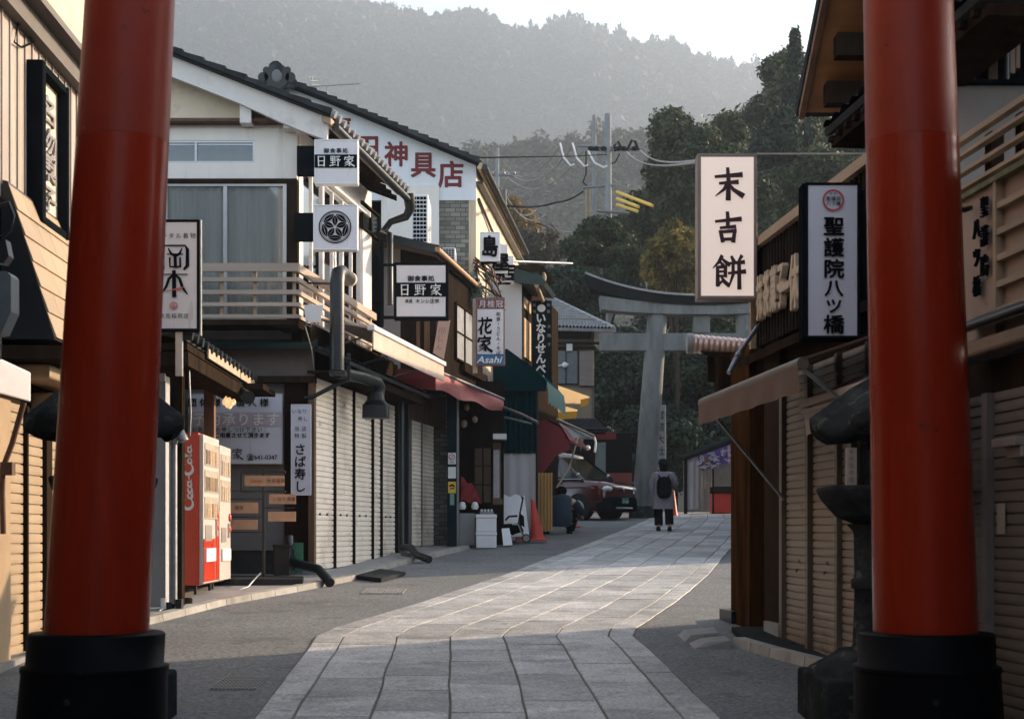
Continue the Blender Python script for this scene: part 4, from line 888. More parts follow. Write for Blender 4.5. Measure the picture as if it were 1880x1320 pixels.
b_ = MB(); b_.tube([W(340, 615, 15.9), W(345, 640, 15.85), W(350, 760, 15.8), W(348, 800, 15.8)], .012, 6); b_.tube([W(318, 800, 15.6), W(318, 1108, 15.6)], .042, 10); b_.tube([W(318, 812, 15.55), W(322, 798, 15.5), W(332, 796, 15.5), W(338, 810, 15.5)], .05, 8); obj('conduit', b_, steel, rV)
# sign on the pole in front of it
r_ = sign('hanging_sign', 'tall white sign of stylised black characters with a red seal, behind the dark column', 268, 366, 403, 608, 15.3, .10, sign_white, sign_dark, 5)
b_ = MB(); b_.fb(366.5, 369, 403, 616, 15.33, .05); b_.fb(322, 334, 608, 690, 15.35, .06); obj('bracket', b_, alum, r_)
b_ = MB(); wpx(b_, 'レンタル着物', 288, 433, 11, 15.3, False, 13.2, .0)
q15 = 15.3/F
def stroke(mb, pts, d=15.288, k=0):
    brush(mb, [pts], lambda a, c, e: W(0, 0, d)+Vector(((a+.5)*100*d/F, -.0004*k, (c+.5)*100*d/F)))
def spx(mb, strokes, d):     # strokes straight in photo pixels
    for k, st in enumerate(strokes): stroke(mb, [(x, -y, w_) for x, y, w_ in st], d, k)
spx(b_, [[(300,452,4),(300,494,4)],[(300,451,3),(340,451,3),(344,458,6),(344,488,7),(338,494,4)],[(309,456,2),(314,466,5),(322,470,5)],[(334,456,2),(330,466,5),(322,470,5)],[(322,468,7),(322,490,6)],[(307,467,2),(336,467,2)],[(312,474,4),(312,490,4),(332,490,3)],[(331,474,4),(331,490,4)],
         [(300,504,2),(344,504,2)],[(320,499,8),(320,543,8)],[(318,505,4),(310,512,5),(306,525,5),(299,536,3)],[(322,505,4),(330,512,5),(335,528,6),(344,540,2)]], 15.292)
obj('lettering', b_, ink, r_)
b_ = MB(); spx(b_, [[(302,535,1),(318,532,2),(330,530,5),(337,527,1)]], 15.286); c = W(319, 561.5, 15.29)
n_ = 24
for r0, r1 in [(7.6, 6.6), (5.6, 4.6)]: b_.add([c+Vector((r*math.cos(2*math.pi*i/n_), 0, r*math.sin(2*math.pi*i/n_)))*q15 for r in (r0, r1) for i in range(n_)], [(i, (i+1) % n_, n_+(i+1) % n_, n_+i) for i in range(n_)])
spx(b_, [[(314.5,564,1.2),(323.5,564,1.2)],[(316,561,1.2),(322,561,1.2)],[(319,557,1.2),(319,567,1.2)]], 15.288); obj('seal', b_, mat('orange_seal', (.5,.12,.06)), r_)
b_ = MB(); wpx(b_, '伏見稲荷店', 297, 580, 9.5, 15.3, False, 11.2, .0); obj('lettering', b_, ink, r_)
# vending machines
def vending(u0, u1, zt_, label, first):
    x0 = -3.46; g0 = gz(17.6)+.06; q = Fr(x0, 17.0, -.02, 1); P = q.P
    r_ = root('vending_machine', P((u0+u1)/2, -.3, g0), label, 'vending machine', 'vending machines under the lean-to')
    b_ = MB(); q.box(b_, u0, u1, -.68, -.03, g0+.10, zt_); obj('cabinet', b_, vend_red if first else vend_white, r_, bevel=.012)
    b_ = MB(); q.box(b_, u0+.01, u1-.01, -.03, .02, g0+.12, zt_-.02); dr = obj('door', b_, vend_white, r_, bevel=.01)
    H = zt_-g0
    if first:
        b_ = MB(); q.box(b_, u0+.012, u1-.3, .02, .024, g0+.14, g0+.62); q.box(b_, u1-.26, u1-.02, .02, .026, g0+.14, g0+.95); obj('red_panel', b_, vend_red, dr)
    b_ = MB(); rows = 3 if first else 2
    a0, a1 = (.46, .96) if first else (.60, .95)
    for k in range(rows):
        za = g0+H*(a0+(a1-a0)*k/rows)+.015; zc = g0+H*(a0+(a1-a0)*(k+1)/rows)-.035
        q.box(b_, u0+.06, u1-.08, .021, .030, za, zc)
    obj('display_window', b_, mat('display_window', (.52,.46,.38), .15, .25, 14, spec=.7), dr)
    b_ = MB(); rg = random.Random(5)
    for k in range(rows):
        za = g0+H*(a0+(a1-a0)*k/rows)+.03
        for i in range(8 if first else 4):
            u = u0+.10+i*(u1-u0-.22)/(8 if first else 4); q.box(b_, u, u+.05, .031, .036, za, za+.16)
    obj('samples', b_, island_var(mat('drink_sample', (.42,.30,.2), .3, .6, 30), .3, 1.5), dr)
    b_ = MB(); q.box(b_, u0+.10, u0+.36*(u1-u0)+.15, .021, .027, g0+H*.33, g0+H*.43); q.box(b_, u1-.24, u1-.10, .021, .032, g0+H*.36, g0+H*.46); obj('coin_panel', b_, mat('grey_coin_panel', (.25,.22,.20), .4), dr)
    b_ = MB(); q.box(b_, u0+.08, u1-.34 if first else u1-.12, .021, .045, g0+H*.20, g0+H*.285); obj('tray_flap', b_, whitepaint, dr, bevel=.006)
    each('foot', blackmetal, r_, [lambda m, u=u, n_=n_: m.tube([P(u, n_, g0), P(u, n_, g0+.11)], .02, 8) for u in (u0+.06, u1-.06) for n_ in (-.08, -.6)])
    b_ = MB(); b_.ell(P(u1-.13, .03, g0+H*.50), .018, .04, .05); b_.ell(P(u1-.14, .03, g0+H*.42), .018, .045, .045); obj('sticker', b_, red_ink if first else cone_red, dr)
    return r_, P
g17 = gz(17.6)+.06
rv1, PV1 = vending(0.0, 1.02, Z(794, 17.0), 'red vending machine with white script down its side', True)
rv2, _ = vending(1.06, 1.86, Z(815, 18.2), 'pale vending machine standing behind the red one', False)
# script running up its side
b_ = MB(); dC = 16.99
def arc(cx, cy, rx, ry, a0, a1, w0, w1, n=9): return [(cx+rx*math.cos(R(a0+(a1-a0)*i/n)), cy+ry*math.sin(R(a0+(a1-a0)*i/n)), w0+(w1-w0)*math.sin(math.pi*i/n)) for i in range(n+1)]
SCR = [arc(28, 48, 24, 40, 40, 320, 4, 13), [(46,22,6),(58,8,4),(90,14,5),(110,28,3)], arc(62, 34, 11, 15, 0, 360, 4, 8), arc(88, 34, 11, 15, 50, 310, 4, 8), arc(112, 34, 11, 15, 20, 340, 4, 8), [(124,50,6),(123,26,7),(132,20,3)], [(134,40,5),(146,42,6),(152,38,3)],
       arc(180, 48, 24, 40, 40, 320, 4, 13), [(198,22,6),(206,16,3)], arc(214, 34, 11, 15, 0, 360, 4, 8), [(232,24,4),(246,84,6),(240,92,6),(234,70,6),(236,24,8),(244,20,4)], arc(262, 34, 11, 15, 20, 340, 4, 8), [(274,50,6),(273,26,7),(284,20,3)], [(196,84,4),(215,96,5),(245,98,3)]]
x_l, x_r, y_b, y_t = 333.5, 356, 936, 814
for k, st in enumerate(SCR):
    stroke(b_, [(x_r-(yy/100)*(x_r-x_l), -(y_b-(xx/290)*(y_b-y_t)), ww*.46) for xx, yy, ww in st], dC, k)
obj('lettering', b_, white_ink, rv1)
# small things round the machines
b_ = MB(); b_.lathe(W(344, 1128, 16.3), [(.055, 0), (.055, .17), (.045, .18)], 14); one('waste_post', b_, wood_dark, W(344, 1128, 16.3), 'short dark stump beside the red vending machine', 'post')
b_ = MB(); b_.tube([W(312, 1105, 15.6), W(312, 1130, 15.6)], [.05, .055], 10); b_.fb(322, 333, 1100, 1128, 15.55, .1); one('pipe_foot', b_, blackmetal, W(318, 1130, 15.6), 'black pipe foot and block on the pavement by the grey wall', 'pipe')
b_ = MB(); b_.fb(295, 303, 1098, 1118, 15.5, .05); b_.tube([W(299, 1117, 15.5), W(292, 1122, 15.4), W(304, 1124, 15.4), W(288, 1126, 15.4)], .008, 6); one('plug_box', b_, whitepaint, W(299, 1120, 15.5), 'small white plug box with a loose cable by the grey wall', 'socket')
r_ = root('bulb_cluster', W(418, 690, 18.8), 'cluster of warm glass bulbs hanging under the lean-to eave', 'lamp')
b_ = MB()
for i, (px, py) in enumerate([(412, 738), (417, 743), (421, 735), (425, 741), (429, 738), (415, 733), (422, 745)]): b_.ell(W(px, py, 18.7+.02*(i % 3)), .028, .028, .04)
obj('bulbs', b_, bulbm, r_)
b_ = MB()
for px in (412, 418, 425): b_.tube([W(415, 690, 18.8), W(px, 730, 18.72)], .008, 6)
b_.tube([W(415, 690, 18.75), W(412, 705, 18.7)], .03, 8); obj('cords', b_, blackmetal, r_)
b_ = MB(); b_.tube([W(438, 712, 18.9), W(447, 720, 18.8), W(456, 730, 18.6)], [.03, .05, .085], 12); b_.tube([W(440, 690, 18.9), W(441, 714, 18.9)], .012, 6); one('spot_lamp', b_, blackmetal, W(447, 720, 18.8), 'black spot lamp hanging beside the bulb cluster', 'lamp')
b_ = MB(); b_.lathe(W(402, 706, 18.7), [(.085, 0), (.08, .02), (.03, .07), (.015, .12)], 16); one('bell_lamp', b_, wood_pale, W(402, 706, 18.7), 'small round pale lamp shade under the dark eave', 'lamp')

# ------------------------------------------------------------------ narrow shop with the red canopy
C = Fr(-1.95, 25.45, .17, 1); PC = C.P
rC = root('noodle_shop', (-1.6, 26.5, gz(26.5)), 'narrow dark timber shop with a lean-to roof and one pale shutter behind the maroon awning', 'house')
b_ = MB(); shutter(b_, PC, C.u(754), C.u(775), Z(1003, 26.6), Z(770, 26.6), .075, -.02); shutter(b_, PC, C.u(776), C.u(798), Z(1003, 26.6), Z(770, 26.6), .075, -.02); obj('shutter', b_, shut_white, rC)
b_ = MB(); C.box(b_, C.u(775)-.012, C.u(775)+.012, -.05, .01, Z(1003, 26.6), Z(770, 26.6)); C.box(b_, C.u(748), C.u(753), -.1, .03, Z(1003, 26.4), Z(770, 26.4)); obj('shutter_rails', b_, steel, rC)
b_ = MB(); C.box(b_, .4, 4.0, -.3, .0, Z(768, 26.4), Z(705, 26.4)); obj('fascia_board', b_, mat('stained_red_board', (.07,.035,.028), .7, .5, 5, .2, 20, streak=(1,1,.3), alt=(.16,.09,.075)), rC)
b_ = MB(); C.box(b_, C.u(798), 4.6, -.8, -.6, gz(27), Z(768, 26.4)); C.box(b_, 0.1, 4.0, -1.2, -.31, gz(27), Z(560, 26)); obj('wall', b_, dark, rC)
b_ = MB(); C.box(b_, .2, 3.6, -.6, .06, gz(25)-.1, Z(1004, 26.6)); obj('footing', b_, concrete, rC)
# upper floor
dC0 = 25.5; xC0, xC1 = -2.1, X(800, dC0); CU = Fr(xC1, dC0, .17, 1)
b_ = MB(); b_.fb(700, 735, 455, 690, dC0, .1); obj('wall', b_, greywall, rC)
b_ = MB(); b_.box(-2.1, xC1, dC0+.02, dC0+.12, Z(700, dC0), Z(450, dC0)); CU.box(b_, 0.02, 4.2, -.1, 0, Z(700, 26), Z(470, 26)); obj('wall', b_, mat('dark_brown_boards', (.035,.027,.022), .75, .4, 8, .2, 30, streak=True), rC)
for a, c in [(764, 771), (779, 789)]: 
    b_ = MB(); b_.fb(a, c, 590, 690, dC0-.02, .04); obj('shutter_board', b_, wood_brown, rC)
window(rC, CU.P, CU.u(834), CU.u(866), Z(665, 27.5), Z(562, 27.5), .02, .03, 2, wood_dark, mat('pale_pane', (.30,.31,.32), .3, .15), rows=2)
b_ = MB(); CU.box(b_, 2.0, 4.2, .01, .10, Z(682, 27.5), Z(668, 27.5)); 
for i in range(14): CU.box(b_, 2.05+i*.15, 2.09+i*.15, .05, .07, Z(690, 27.5), Z(640, 27.5)) if i < 0 else None
obj('sill_rail', b_, wood_dark, rC)
# lean-to roof over it: front verge and lit eave pole
eA, eB = W(800, 452, 25.0), W(882, 528, 29.0)
rA0 = W(700, 430, 25.0)+Vector((-.6, 0, .15)); rB0 = rA0+(eB-eA)
b_ = MB(); tile_roof(b_, eA, eB, rB0, rA0, 14, 5, .025, .02); rf = obj('roof', b_, tile_dark, rC)
b_ = MB(); b_.extr([eA+Vector((0, -.03, .02)), rA0+Vector((0, -.03, .02)), rA0+Vector((0, -.03, -.13)), eA+Vector((0, -.03, -.12))], (0, .05, 0)); obj('verge_board', b_, blackmetal, rf)
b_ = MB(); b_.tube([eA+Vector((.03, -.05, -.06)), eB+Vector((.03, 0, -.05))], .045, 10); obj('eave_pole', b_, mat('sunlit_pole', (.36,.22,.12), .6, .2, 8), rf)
b_ = MB(); b_.extr([eA+Vector((-.05, 0, -.1)), rA0+Vector((0, 0, -.12)), rA0+Vector((0, 0, -.10)), eA+Vector((-.05, 0, -.06))], (eB-eA)*.98); obj('soffit', b_, mat('grey_pink_soffit', (.16,.12,.10), .8), rf)
# teal netting tangled at the eave end
b_ = MB(); rg = random.Random(11)
for i in range(60):
    p = W(rg.uniform(838, 892), rg.uniform(500, 556), 28.4+rg.random()*.5); pts = [p]
    for k in range(4): pts.append(pts[-1]+Vector((rg.uniform(-.12, .12), rg.uniform(-.08, .08), rg.uniform(-.16, .08))))
    b_.tube(pts, .007, 4, 0, False)
one('netting', b_, net_teal, W(865, 540, 28.5), 'tangle of teal netting snagged on the end of the eave pole', 'net')
# air conditioners on the roofs
def aircon(px0, px1, pxs, py0, py1, d, label, dep):
    x0, x1 = X(px0, d), X(px1, d); z0, z1 = Z(py1, d), Z(py0, d)
    r_ = root('air_conditioner', ((x0+x1)/2, d, z0), label, 'air conditioner', 'air conditioners on the lean-to roof')
    b_ = MB(); b_.box(x0, x1, d, d+dep, z0, z1); obj('casing', b_, whitepaint, r_, bevel=.015)
    b_ = MB(); m_ = (x1-x0)
    nx_, nz_ = 4, 11
    for i in range(nx_):
        for j in range(nz_): b_.box(x0+m_*.06+i*m_*.215, x0+m_*.06+i*m_*.215+m_*.185, d-.004, d+.002, z0+(z1-z0)*(.04+j*.085), z0+(z1-z0)*(.04+j*.085+.06))
    obj('grille', b_, mat('grille_black', (.012,.013,.015), .6), r_)
    b_ = MB(); b_.box(x1+.001, x1+.012, d+dep*.2, d+dep*.7, z0+.12, z1-.25); obj('side_cover', b_, mat('grey_cover', (.42,.41,.41), .5), r_, bevel=.004)
    b_ = MB(); b_.box(x0+.05, x0+.1, d+.02, d+dep, z0-.06, z0); b_.box(x1-.1, x1-.05, d+.02, d+dep, z0-.06, z0); obj('foot', b_, steel, r_)
aircon(757, 786, 803, 357, 447, 26.6, 'tall white air conditioner with a black grille, on the lean-to roof', 1.0)
aircon(812, 836, 850, 455, 492, 28.6, 'small white air conditioner beside the grey brick wall', .8)
# maroon canopy
r_ = root('canopy', W(860, 740, 27), 'maroon canvas canopy with a street face coloured paler as if sunlit', 'awning')
n0, n1 = W(800, 680, 25.2), W(924, 733, 28.9); m0, m1 = W(800, 716, 25.2), W(922, 757, 28.9)
w0, w1 = W(700, 676, 25.3), Vector((n1.x-1.0, 29.0, n1.z+.25))
b_ = MB(); b_.add([n0, n1, w1, w0], [(0,1,2,3)]); b_.extr([w0, n0, m0, W(712, 712, 25.3)], (0, .02, 0)); obj('top', b_, awn_red, r_)
b_ = MB(); b_.grid(lambda u, v: (n0*(1-u)+n1*u)*(1-v)+(m0*(1-u)+m1*u)*v+Vector((.05*math.sin(v*math.pi)*math.sin(u*9), 0, .03*math.sin(u*14)*v)), 24, 5); obj('valance', b_, awn_pink, r_)
b_ = MB(); b_.tube([n0, n1], .03, 8); b_.tube([W(925, 748, 28.9), W(960, 762, 28.0), W(988, 776, 27.6)], .03, 8); b_.tube([W(926, 766, 28.9), W(976, 778, 28.6)], .02, 8); obj('arms', b_, steel, r_)
# post with stickers
r_ = root('sticker_post', W(830, 1003, 27.2), 'dark post with a no smoking notice and a yellow warning sticker', 'post')
b_ = MB(); b_.fb(821, 838, 690, 1003, 27.2, .16); obj('post', b_, mat('dark_teal_post', (.018,.035,.045), .5), r_)
for a, c, m_ in [(831, 852, whitepaint), (857, 878, whitepaint), (884, 905, yellow_pl), (906, 927, mat('pale_green_sticker', (.16,.30,.27)))]:
    b_ = MB(); b_.fb(822.5 if c < 910 else 826, 837 if c < 910 else 834, a, c, 27.19, .008); s_ = obj('sticker', b_, m_, r_)
    if a == 831:
        b_ = MB(); c_ = W(829.5, 839, 27.182); q = 27.2/F; n_ = 20; b_.add([c_+Vector((r*math.cos(2*math.pi*i/n_), 0, r*math.sin(2*math.pi*i/n_)))*q for r in (5.6, 4.4) for i in range(n_)], [(i, (i+1) % n_, n_+(i+1) % n_, n_+i) for i in range(n_)])
        spx(b_, [[(826, 843, 1.2), (833.5, 835.5, 1.2)]], 27.18); obj('symbol', b_, red_ink, s_)
        b_ = MB(); lpx(b_, '禁煙', 829.5, 848.5, 4, 27.184); obj('lettering', b_, ink, s_)
    if a == 884: b_ = MB(); spx(b_, [[(826, 892, 3), (831, 890, 4), (834, 893, 2)], [(827, 897, 2), (833, 896, 2)]], 27.18); obj('symbol', b_, ink, s_)
b_ = MB(); b_.fb(838.5, 842.5, 700, 1003, 27.25, .1); obj('trim', b_, steel, r_)
# stall front between the post and the green awning
r_ = root('market_stall', W(875, 1003, 28.4), 'dark wooden stall front with a glazed cabinet under the maroon canopy', 'stall')
b_ = MB(); b_.fb(840, 925, 700, 1003, 29.0, .1); obj('wall', b_, mat('dark_stall_wood', (.028,.02,.016), .8, .4, 10, .2, 30, streak=True), r_)
b_ = MB(); b_.fb(843, 872, 942, 1000, 28.1, .5); obj('counter', b_, mat('grey_counter', (.30,.31,.32), .6, .15, 4), r_, bevel=.01)
window(r_, flipP(28.6), X(869, 28.6), X(904, 28.6), Z(925, 28.6), Z(820, 28.6), 0, .03, 2, wood_dark, darkglass, rows=3)
b_ = MB(); b_.fb(905, 919, 812, 920, 28.3, .4); b_.fb(905, 922, 916, 926, 28.2, .5); obj('case_side', b_, wood_brown, r_, bevel=.01)
b_ = MB(); b_.fb(906, 917, 826, 914, 28.29, .02); obj('pane', b_, mat('grey_pane', (.30,.30,.31), .3), r_)
b_ = MB(); b_.fb(905, 930, 796, 806, 28.0, .4); obj('shelf_lamp', b_, alum, r_)
b_ = MB()
for px, py, s_ in [(852, 778, .06), (872, 770, .05), (857, 748, .05)]: b_.ell(W(px, py, 28.2), s_, s_, s_*1.3)
obj('ornament', b_, wood_pale, r_)
b_ = MB(); b_.grid(lambda u, v: W(846+28*u+10*v*u, 875+20*u+45*v*(1-u*.4), 28.05)+Vector((0, .05*math.sin(u*7+v*5), .03*math.sin(u*11))), 8, 8); one('red_cloth', b_, mat('red_cloth', (.22,.02,.025), .8, .3, 14), W(855, 930, 28), 'crumpled dark red cloth over the grey counter', 'cloth')
for px, lb in ((849, 'pale jar on the grey counter next to the dark sticker post'), (872, 'pale jar at the counter end above the foam boxes')):
    b_ = MB(); b_.lathe(W(px, 935, 28.0), [(.05, 0), (.07, .05), (.05, .12), (.03, .14)], 12); one('jar', b_, whitepaint, W(px, 936, 28), lb, 'jar', 'jars on the grey counter')
# white boxes in front
def foam_box(px0, px1, py0, py1, d, label, dep=.42):
    b_ = MB(); x0, x1 = X(px0, d), X(px1, d); P = lambda a, c, e: Vector((a+(c-d)*-.0, c, e))
    b_.box(x0, x1, d, d+dep, Z(py1, d), Z(py0, d)-.07)
    r_ = root('foam_box', ((x0+x1)/2, d, Z(py1, d)), label, 'box', 'white boxes before the stall'); obj('body', b_, foam, r_, bevel=.015)
    b_ = MB(); b_.box(x0-.008, x1+.008, d-.008, d+dep+.008, Z(py0, d)-.068, Z(py0, d)); obj('lid', b_, foam, r_, bevel=.012)
    return r_
rz = foam_box(874, 911, 976, 1006, 27.7, 'white foam box on the road, lower one of the stack of two', .6)
rz = foam_box(874, 911, 944, 975.5, 27.75, 'white foam box stacked on another one', .55)
r_ = root('parts_tray', W(890, 944, 27.9), 'small grey tray with lids on top of the foam boxes', 'tray')
b_ = MB(); b_.fb(881, 906, 939, 943.5, 27.8, .3); obj('tray', b_, steel, r_)
b_ = MB()
for i in range(4): b_.lathe(W(884+6*i, 939, 27.9), [(.025, 0), (.025, .04), (.01, .045)], 10)
obj('lids', b_, chrome, r_)
b_ = MB(); b_.extr([W(921, 970, 28.3), W(935, 969, 28.3), W(941, 1000, 28.2), W(924, 1001, 28.2)], (0, .25, 0)); one('carton', b_, foam, W(931, 1001, 28.3), 'white carton standing on the road next to the foam boxes', 'box', bevel=.01)
# white panel, trolley
b_ = MB(); b_.extr([W(921, 905, 30.2), W(962, 903, 30.2), W(972, 985, 29.6), W(925, 985, 29.6)], (0, .04, 0)); one('display_board', b_, whitepaint, W(945, 985, 29.9), 'white sheet board leaning behind the push chair', 'panel', bevel=.01)
def trolley():
    d = 29.0; r_ = root('push_chair', W(955, 996, d), 'folded black and silver push chair in front of the white panel', 'push chair')
    b_ = MB()
    for dy in (0, .42):
        b_.tube([W(960, 915, d+dy), W(955, 940, d+dy), W(952, 960, d+dy), W(964, 990, d+dy)], .016, 8)
        b_.tube([W(928, 955, d+dy), W(934, 948, d+dy), W(950, 947, d+dy)], .02, 8)
    b_.tube([W(960, 915, d), W(958, 912, d+.2), W(960, 915, d+.42)], .022, 8); obj('handle', b_, blackmetal, r_)
    b_ = MB(); b_.extr([W(923, 962, d+.03), W(955, 960, d+.03), W(962, 975, d+.03), W(940, 982, d+.03), W(924, 972, d+.03)], (0, .36, 0)); b_.extr([W(953, 940, d+.04), W(962, 948, d+.04), W(963, 968, d+.04), W(954, 962, d+.04)], (0, .34, 0)); obj('seat', b_, clothb, r_, bevel=.02)
    b_ = MB()
    for dy in (0, .40): b_.tube([W(940, 962, d+dy), W(952, 963, d+dy), W(962, 988, d+dy)], .014, 8); b_.tube([W(935, 984, d+dy), W(966, 984, d+dy)], .018, 8)
    obj('frame', b_, alum, r_)
    for px, dy in [(966, -.03), (966, .42), (942, 0), (942, .4)]:
        rr_ = .085 if px > 950 else .07; c = W(px, 988, d+dy)
        b_ = MB(); b_.tube([c, c+Vector((0, .04, 0))], rr_, 18); wh = obj('wheel', b_, rubber, r_)
        b_ = MB(); b_.tube([c+Vector((0, -.005, 0)), c+Vector((0, .0, 0))], rr_*.72, 18); obj('rim', b_, steel, wh)
    b_ = MB(); b_.fb(938, 958, 986, 991, d+.1, .2); obj('basket', b_, vend_red, r_)
trolley()
b_ = MB(); b_.tube([W(966, 985, 30.6), W(968, 935, 30.7), W(973, 917, 30.7), W(979, 917, 30.7), W(981, 935, 30.7), W(979, 985, 30.6)], .018, 8); one('steel_hoop', b_, steel, W(973, 986, 30.6), 'grey steel hoop barrier behind the tall traffic cone', 'barrier')
def cone(px, py, h, d, lean, label):
    b_ = MB(); c = W(px, py, d); r_ = root('traffic_cone', c, label, 'traffic cone', 'red traffic cones')
    b_.lathe(c+Vector((0, 0, .03)), [(.15, 0), (.13, .04), (.035, h-.03), (.02, h)], 20, 0, (lean, 0)); obj('cone', b_, cone_red, r_)
    b_ = MB(); b_.box(c.x-.19, c.x+.19, c.y-.19, c.y+.19, c.z, c.z+.03); obj('base', b_, cone_red, r_, bevel=.01); return r_, c
cone(987, 992, .78, 29.8, -.13, 'tall red traffic cone beside the push chair')
r_, c = cone(1050, 968, .55, 35.0, -.02, 'short red traffic cone beside the crouching man')
b_ = MB(); b_.lathe(c+Vector((-.02, 0, .08)), [(.125, 0), (.128, .01), (.10, .12), (.098, .12)], 20); obj('white_band', b_, whitepaint, r_)
# ------------------------------------------------------------------ white gabled shop with the red characters
dB_ = 29.3; xr = X(874, dB_); rB = root('gabled_shop', (xr-1.5, dB_, gz(dB_)), 'white plastered gable shop with large faded red characters and a sunlit side wall', 'house')
px_r, py_r = 510, 152; slB = (295-152)/(876-510)
xrg = X(px_r, dB_); zrg = Z(py_r, dB_); zev = Z(295, dB_)
b_ = MB(); b_.extr([(xr, dB_, Z(368, dB_)), (xr, dB_, zev-.02), (xrg, dB_, zrg-.02), (2*xrg-xr, dB_, zev-.02), (2*xrg-xr, dB_, Z(368, dB_))], (0, .12, 0)); obj('gable_wall', b_, mat('cool_white_plaster', (.66,.68,.72), .85, .05, 2, .08, 30, stain=((.45,.46,.48), .5, 1.4), streak=True), rB)
b_ = MB(); b_.box(X(700, dB_), xr-.03, dB_+.03, dB_+.15, gz(29), Z(368, dB_)); obj('brick_wall', b_, brick, rB)
b_ = MB(); b_.fb(700, 806, 340, 450, dB_-.05, .08); obj('wall', b_, plaster, rB)
Bf = Fr(xr, dB_, .10, 1)
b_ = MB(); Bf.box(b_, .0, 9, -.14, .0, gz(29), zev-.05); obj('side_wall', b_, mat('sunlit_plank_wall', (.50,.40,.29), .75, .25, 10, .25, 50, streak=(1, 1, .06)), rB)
b_ = MB(); ge0 = W(880, 297, dB_-.25); ge1 = ge0+Vector((.10*9, 9, 0)); up = Vector((xrg-ge0.x, 0, zrg-ge0.z+.05))
tile_roof(b_, ge0, ge1, ge1+up, ge0+up, 30, 18, .03, .025, 5); b_.quad(ge0+up, ge1+up, ge1+up+Vector((up.x, 0, -up.z)), ge0+up+Vector((up.x, 0, -up.z)))
rf = obj('roof', b_, tile_dark, rB)
b_ = MB()
n_ = 20
for i in range(n_):
    p = ge0+up*(i/n_); q_ = ge0+up*((i+1)/n_); h0, h1 = Vector((0, 0, .10)), Vector((0, 0, .06)); v = Vector((0, .25, 0)); lo = Vector((0, -.05, -.03))
    b_.hexa([p+lo, p+lo+v, q_+lo+v, q_+lo, p+h0, p+h0+v, q_+h1+v, q_+h1])
obj('verge_tiles', b_, tile_dark, rf)
b_ = MB(); b_.tube([ge0+up+Vector((0, -.05, .14)), ge1+up+Vector((0, 0, .14))], .14, 10); obj('ridge', b_, tile_dark, rf)
b_ = MB(); c = W(508, 150, dB_-.3)
b_.tube([c+Vector((0, 0, .10)), c+Vector((0, .18, .10))], .24, 20); b_.lathe(c+Vector((0, .09, .26)), [(.06, 0), (.1, .04), (.09, .1), (.02, .13)], 12)
for s_ in (-1, 1):
    b_.tube([c+Vector((s_*.26, 0, .08)), c+Vector((s_*.26, .16, .08))], .10, 14); b_.tube([c+Vector((s_*.20, .02, .22)), c+Vector((s_*.20, .16, .22))], .07, 12)
    b_.extr([c+Vector((s_*.12, .02, -.02)), c+Vector((s_*.40, .02, -.10)), c+Vector((s_*.36, .02, .0)), c+Vector((s_*.2, .02, .12))], (0, .14, 0))
b_.extr([c+Vector((-.34, .03, -.09)), c+Vector((.34, .03, -.09)), c+Vector((.2, .03, .1)), c+Vector((-.2, .03, .1))], (0, .13, 0))
ro = obj('ridge_end_ornament', b_, blackmetal, rf, bevel=.01)
b_ = MB(); b_.ell(c+Vector((0, .0, .10)), .10, .03, .13); obj('medallion', b_, tile_grey, ro)
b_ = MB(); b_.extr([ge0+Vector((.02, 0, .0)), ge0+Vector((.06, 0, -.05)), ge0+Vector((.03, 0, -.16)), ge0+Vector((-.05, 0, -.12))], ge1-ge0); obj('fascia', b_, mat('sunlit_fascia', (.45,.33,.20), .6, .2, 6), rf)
b_ = MB(); b_.tube([ge0+Vector((.10, 0, -.1)), ge1+Vector((.10, 0, -.12))], .06, 8); Bf.box(b_, 0, 9, .0, .14, zev-.45, zev-.40); b_.tube([Bf.P(0.2, .03, zev-.7), Bf.P(2.2, .05, zev-.9), Bf.P(5, .1, zev-1.0)], .03, 6); obj('gutter', b_, blackmetal, rf)
b_ = MB()
for ch, px, py, s_ in [('福', 622, 240, 52), ('田', 674, 272, 52), ('神', 728, 284, 50), ('具', 777, 303, 52), ('店', 828, 321, 54)]: wpx(b_, ch, px, py, s_*.95, dB_-.004, True, None, .03, .96)
o_ = obj('lettering', b_, redchar, rB); sd = o_.modifiers.new('solid', 'SOLIDIFY'); sd.thickness = .03
b_ = MB(); b_.box(2*xrg-xr+.2, xr-.3, dB_+.4, dB_+8.5, gz(29), zev-.2); obj('core', b_, dark, rB)
# antenna
r_ = root('antenna', W(568, 180, 30.5), 'thin television antenna on the ridge behind the onion shaped ornament', 'antenna')
b_ = MB(); b_.tube([W(568, 185, 30.5), W(573, 140, 30.5)], .014, 6); b_.tube([W(599, 178, 30.5), W(601, 158, 30.5)], .01, 6); obj('mast', b_, steel, r_)
b_ = MB(); b_.tube([W(570, 160, 30.5), W(661, 154, 30.5)], .008, 6)
for px in range(574, 660, 5): b_.tube([W(px, 160-(px-570)*.066, 30.35), W(px, 159.4-(px-570)*.066, 30.65)], .006, 4)
for k in range(3): b_.tube([W(566+3*k, 142+7*k, 30.4), W(580+3*k, 142+7*k, 30.6)], .006, 4)
obj('elements', b_, steel, r_)
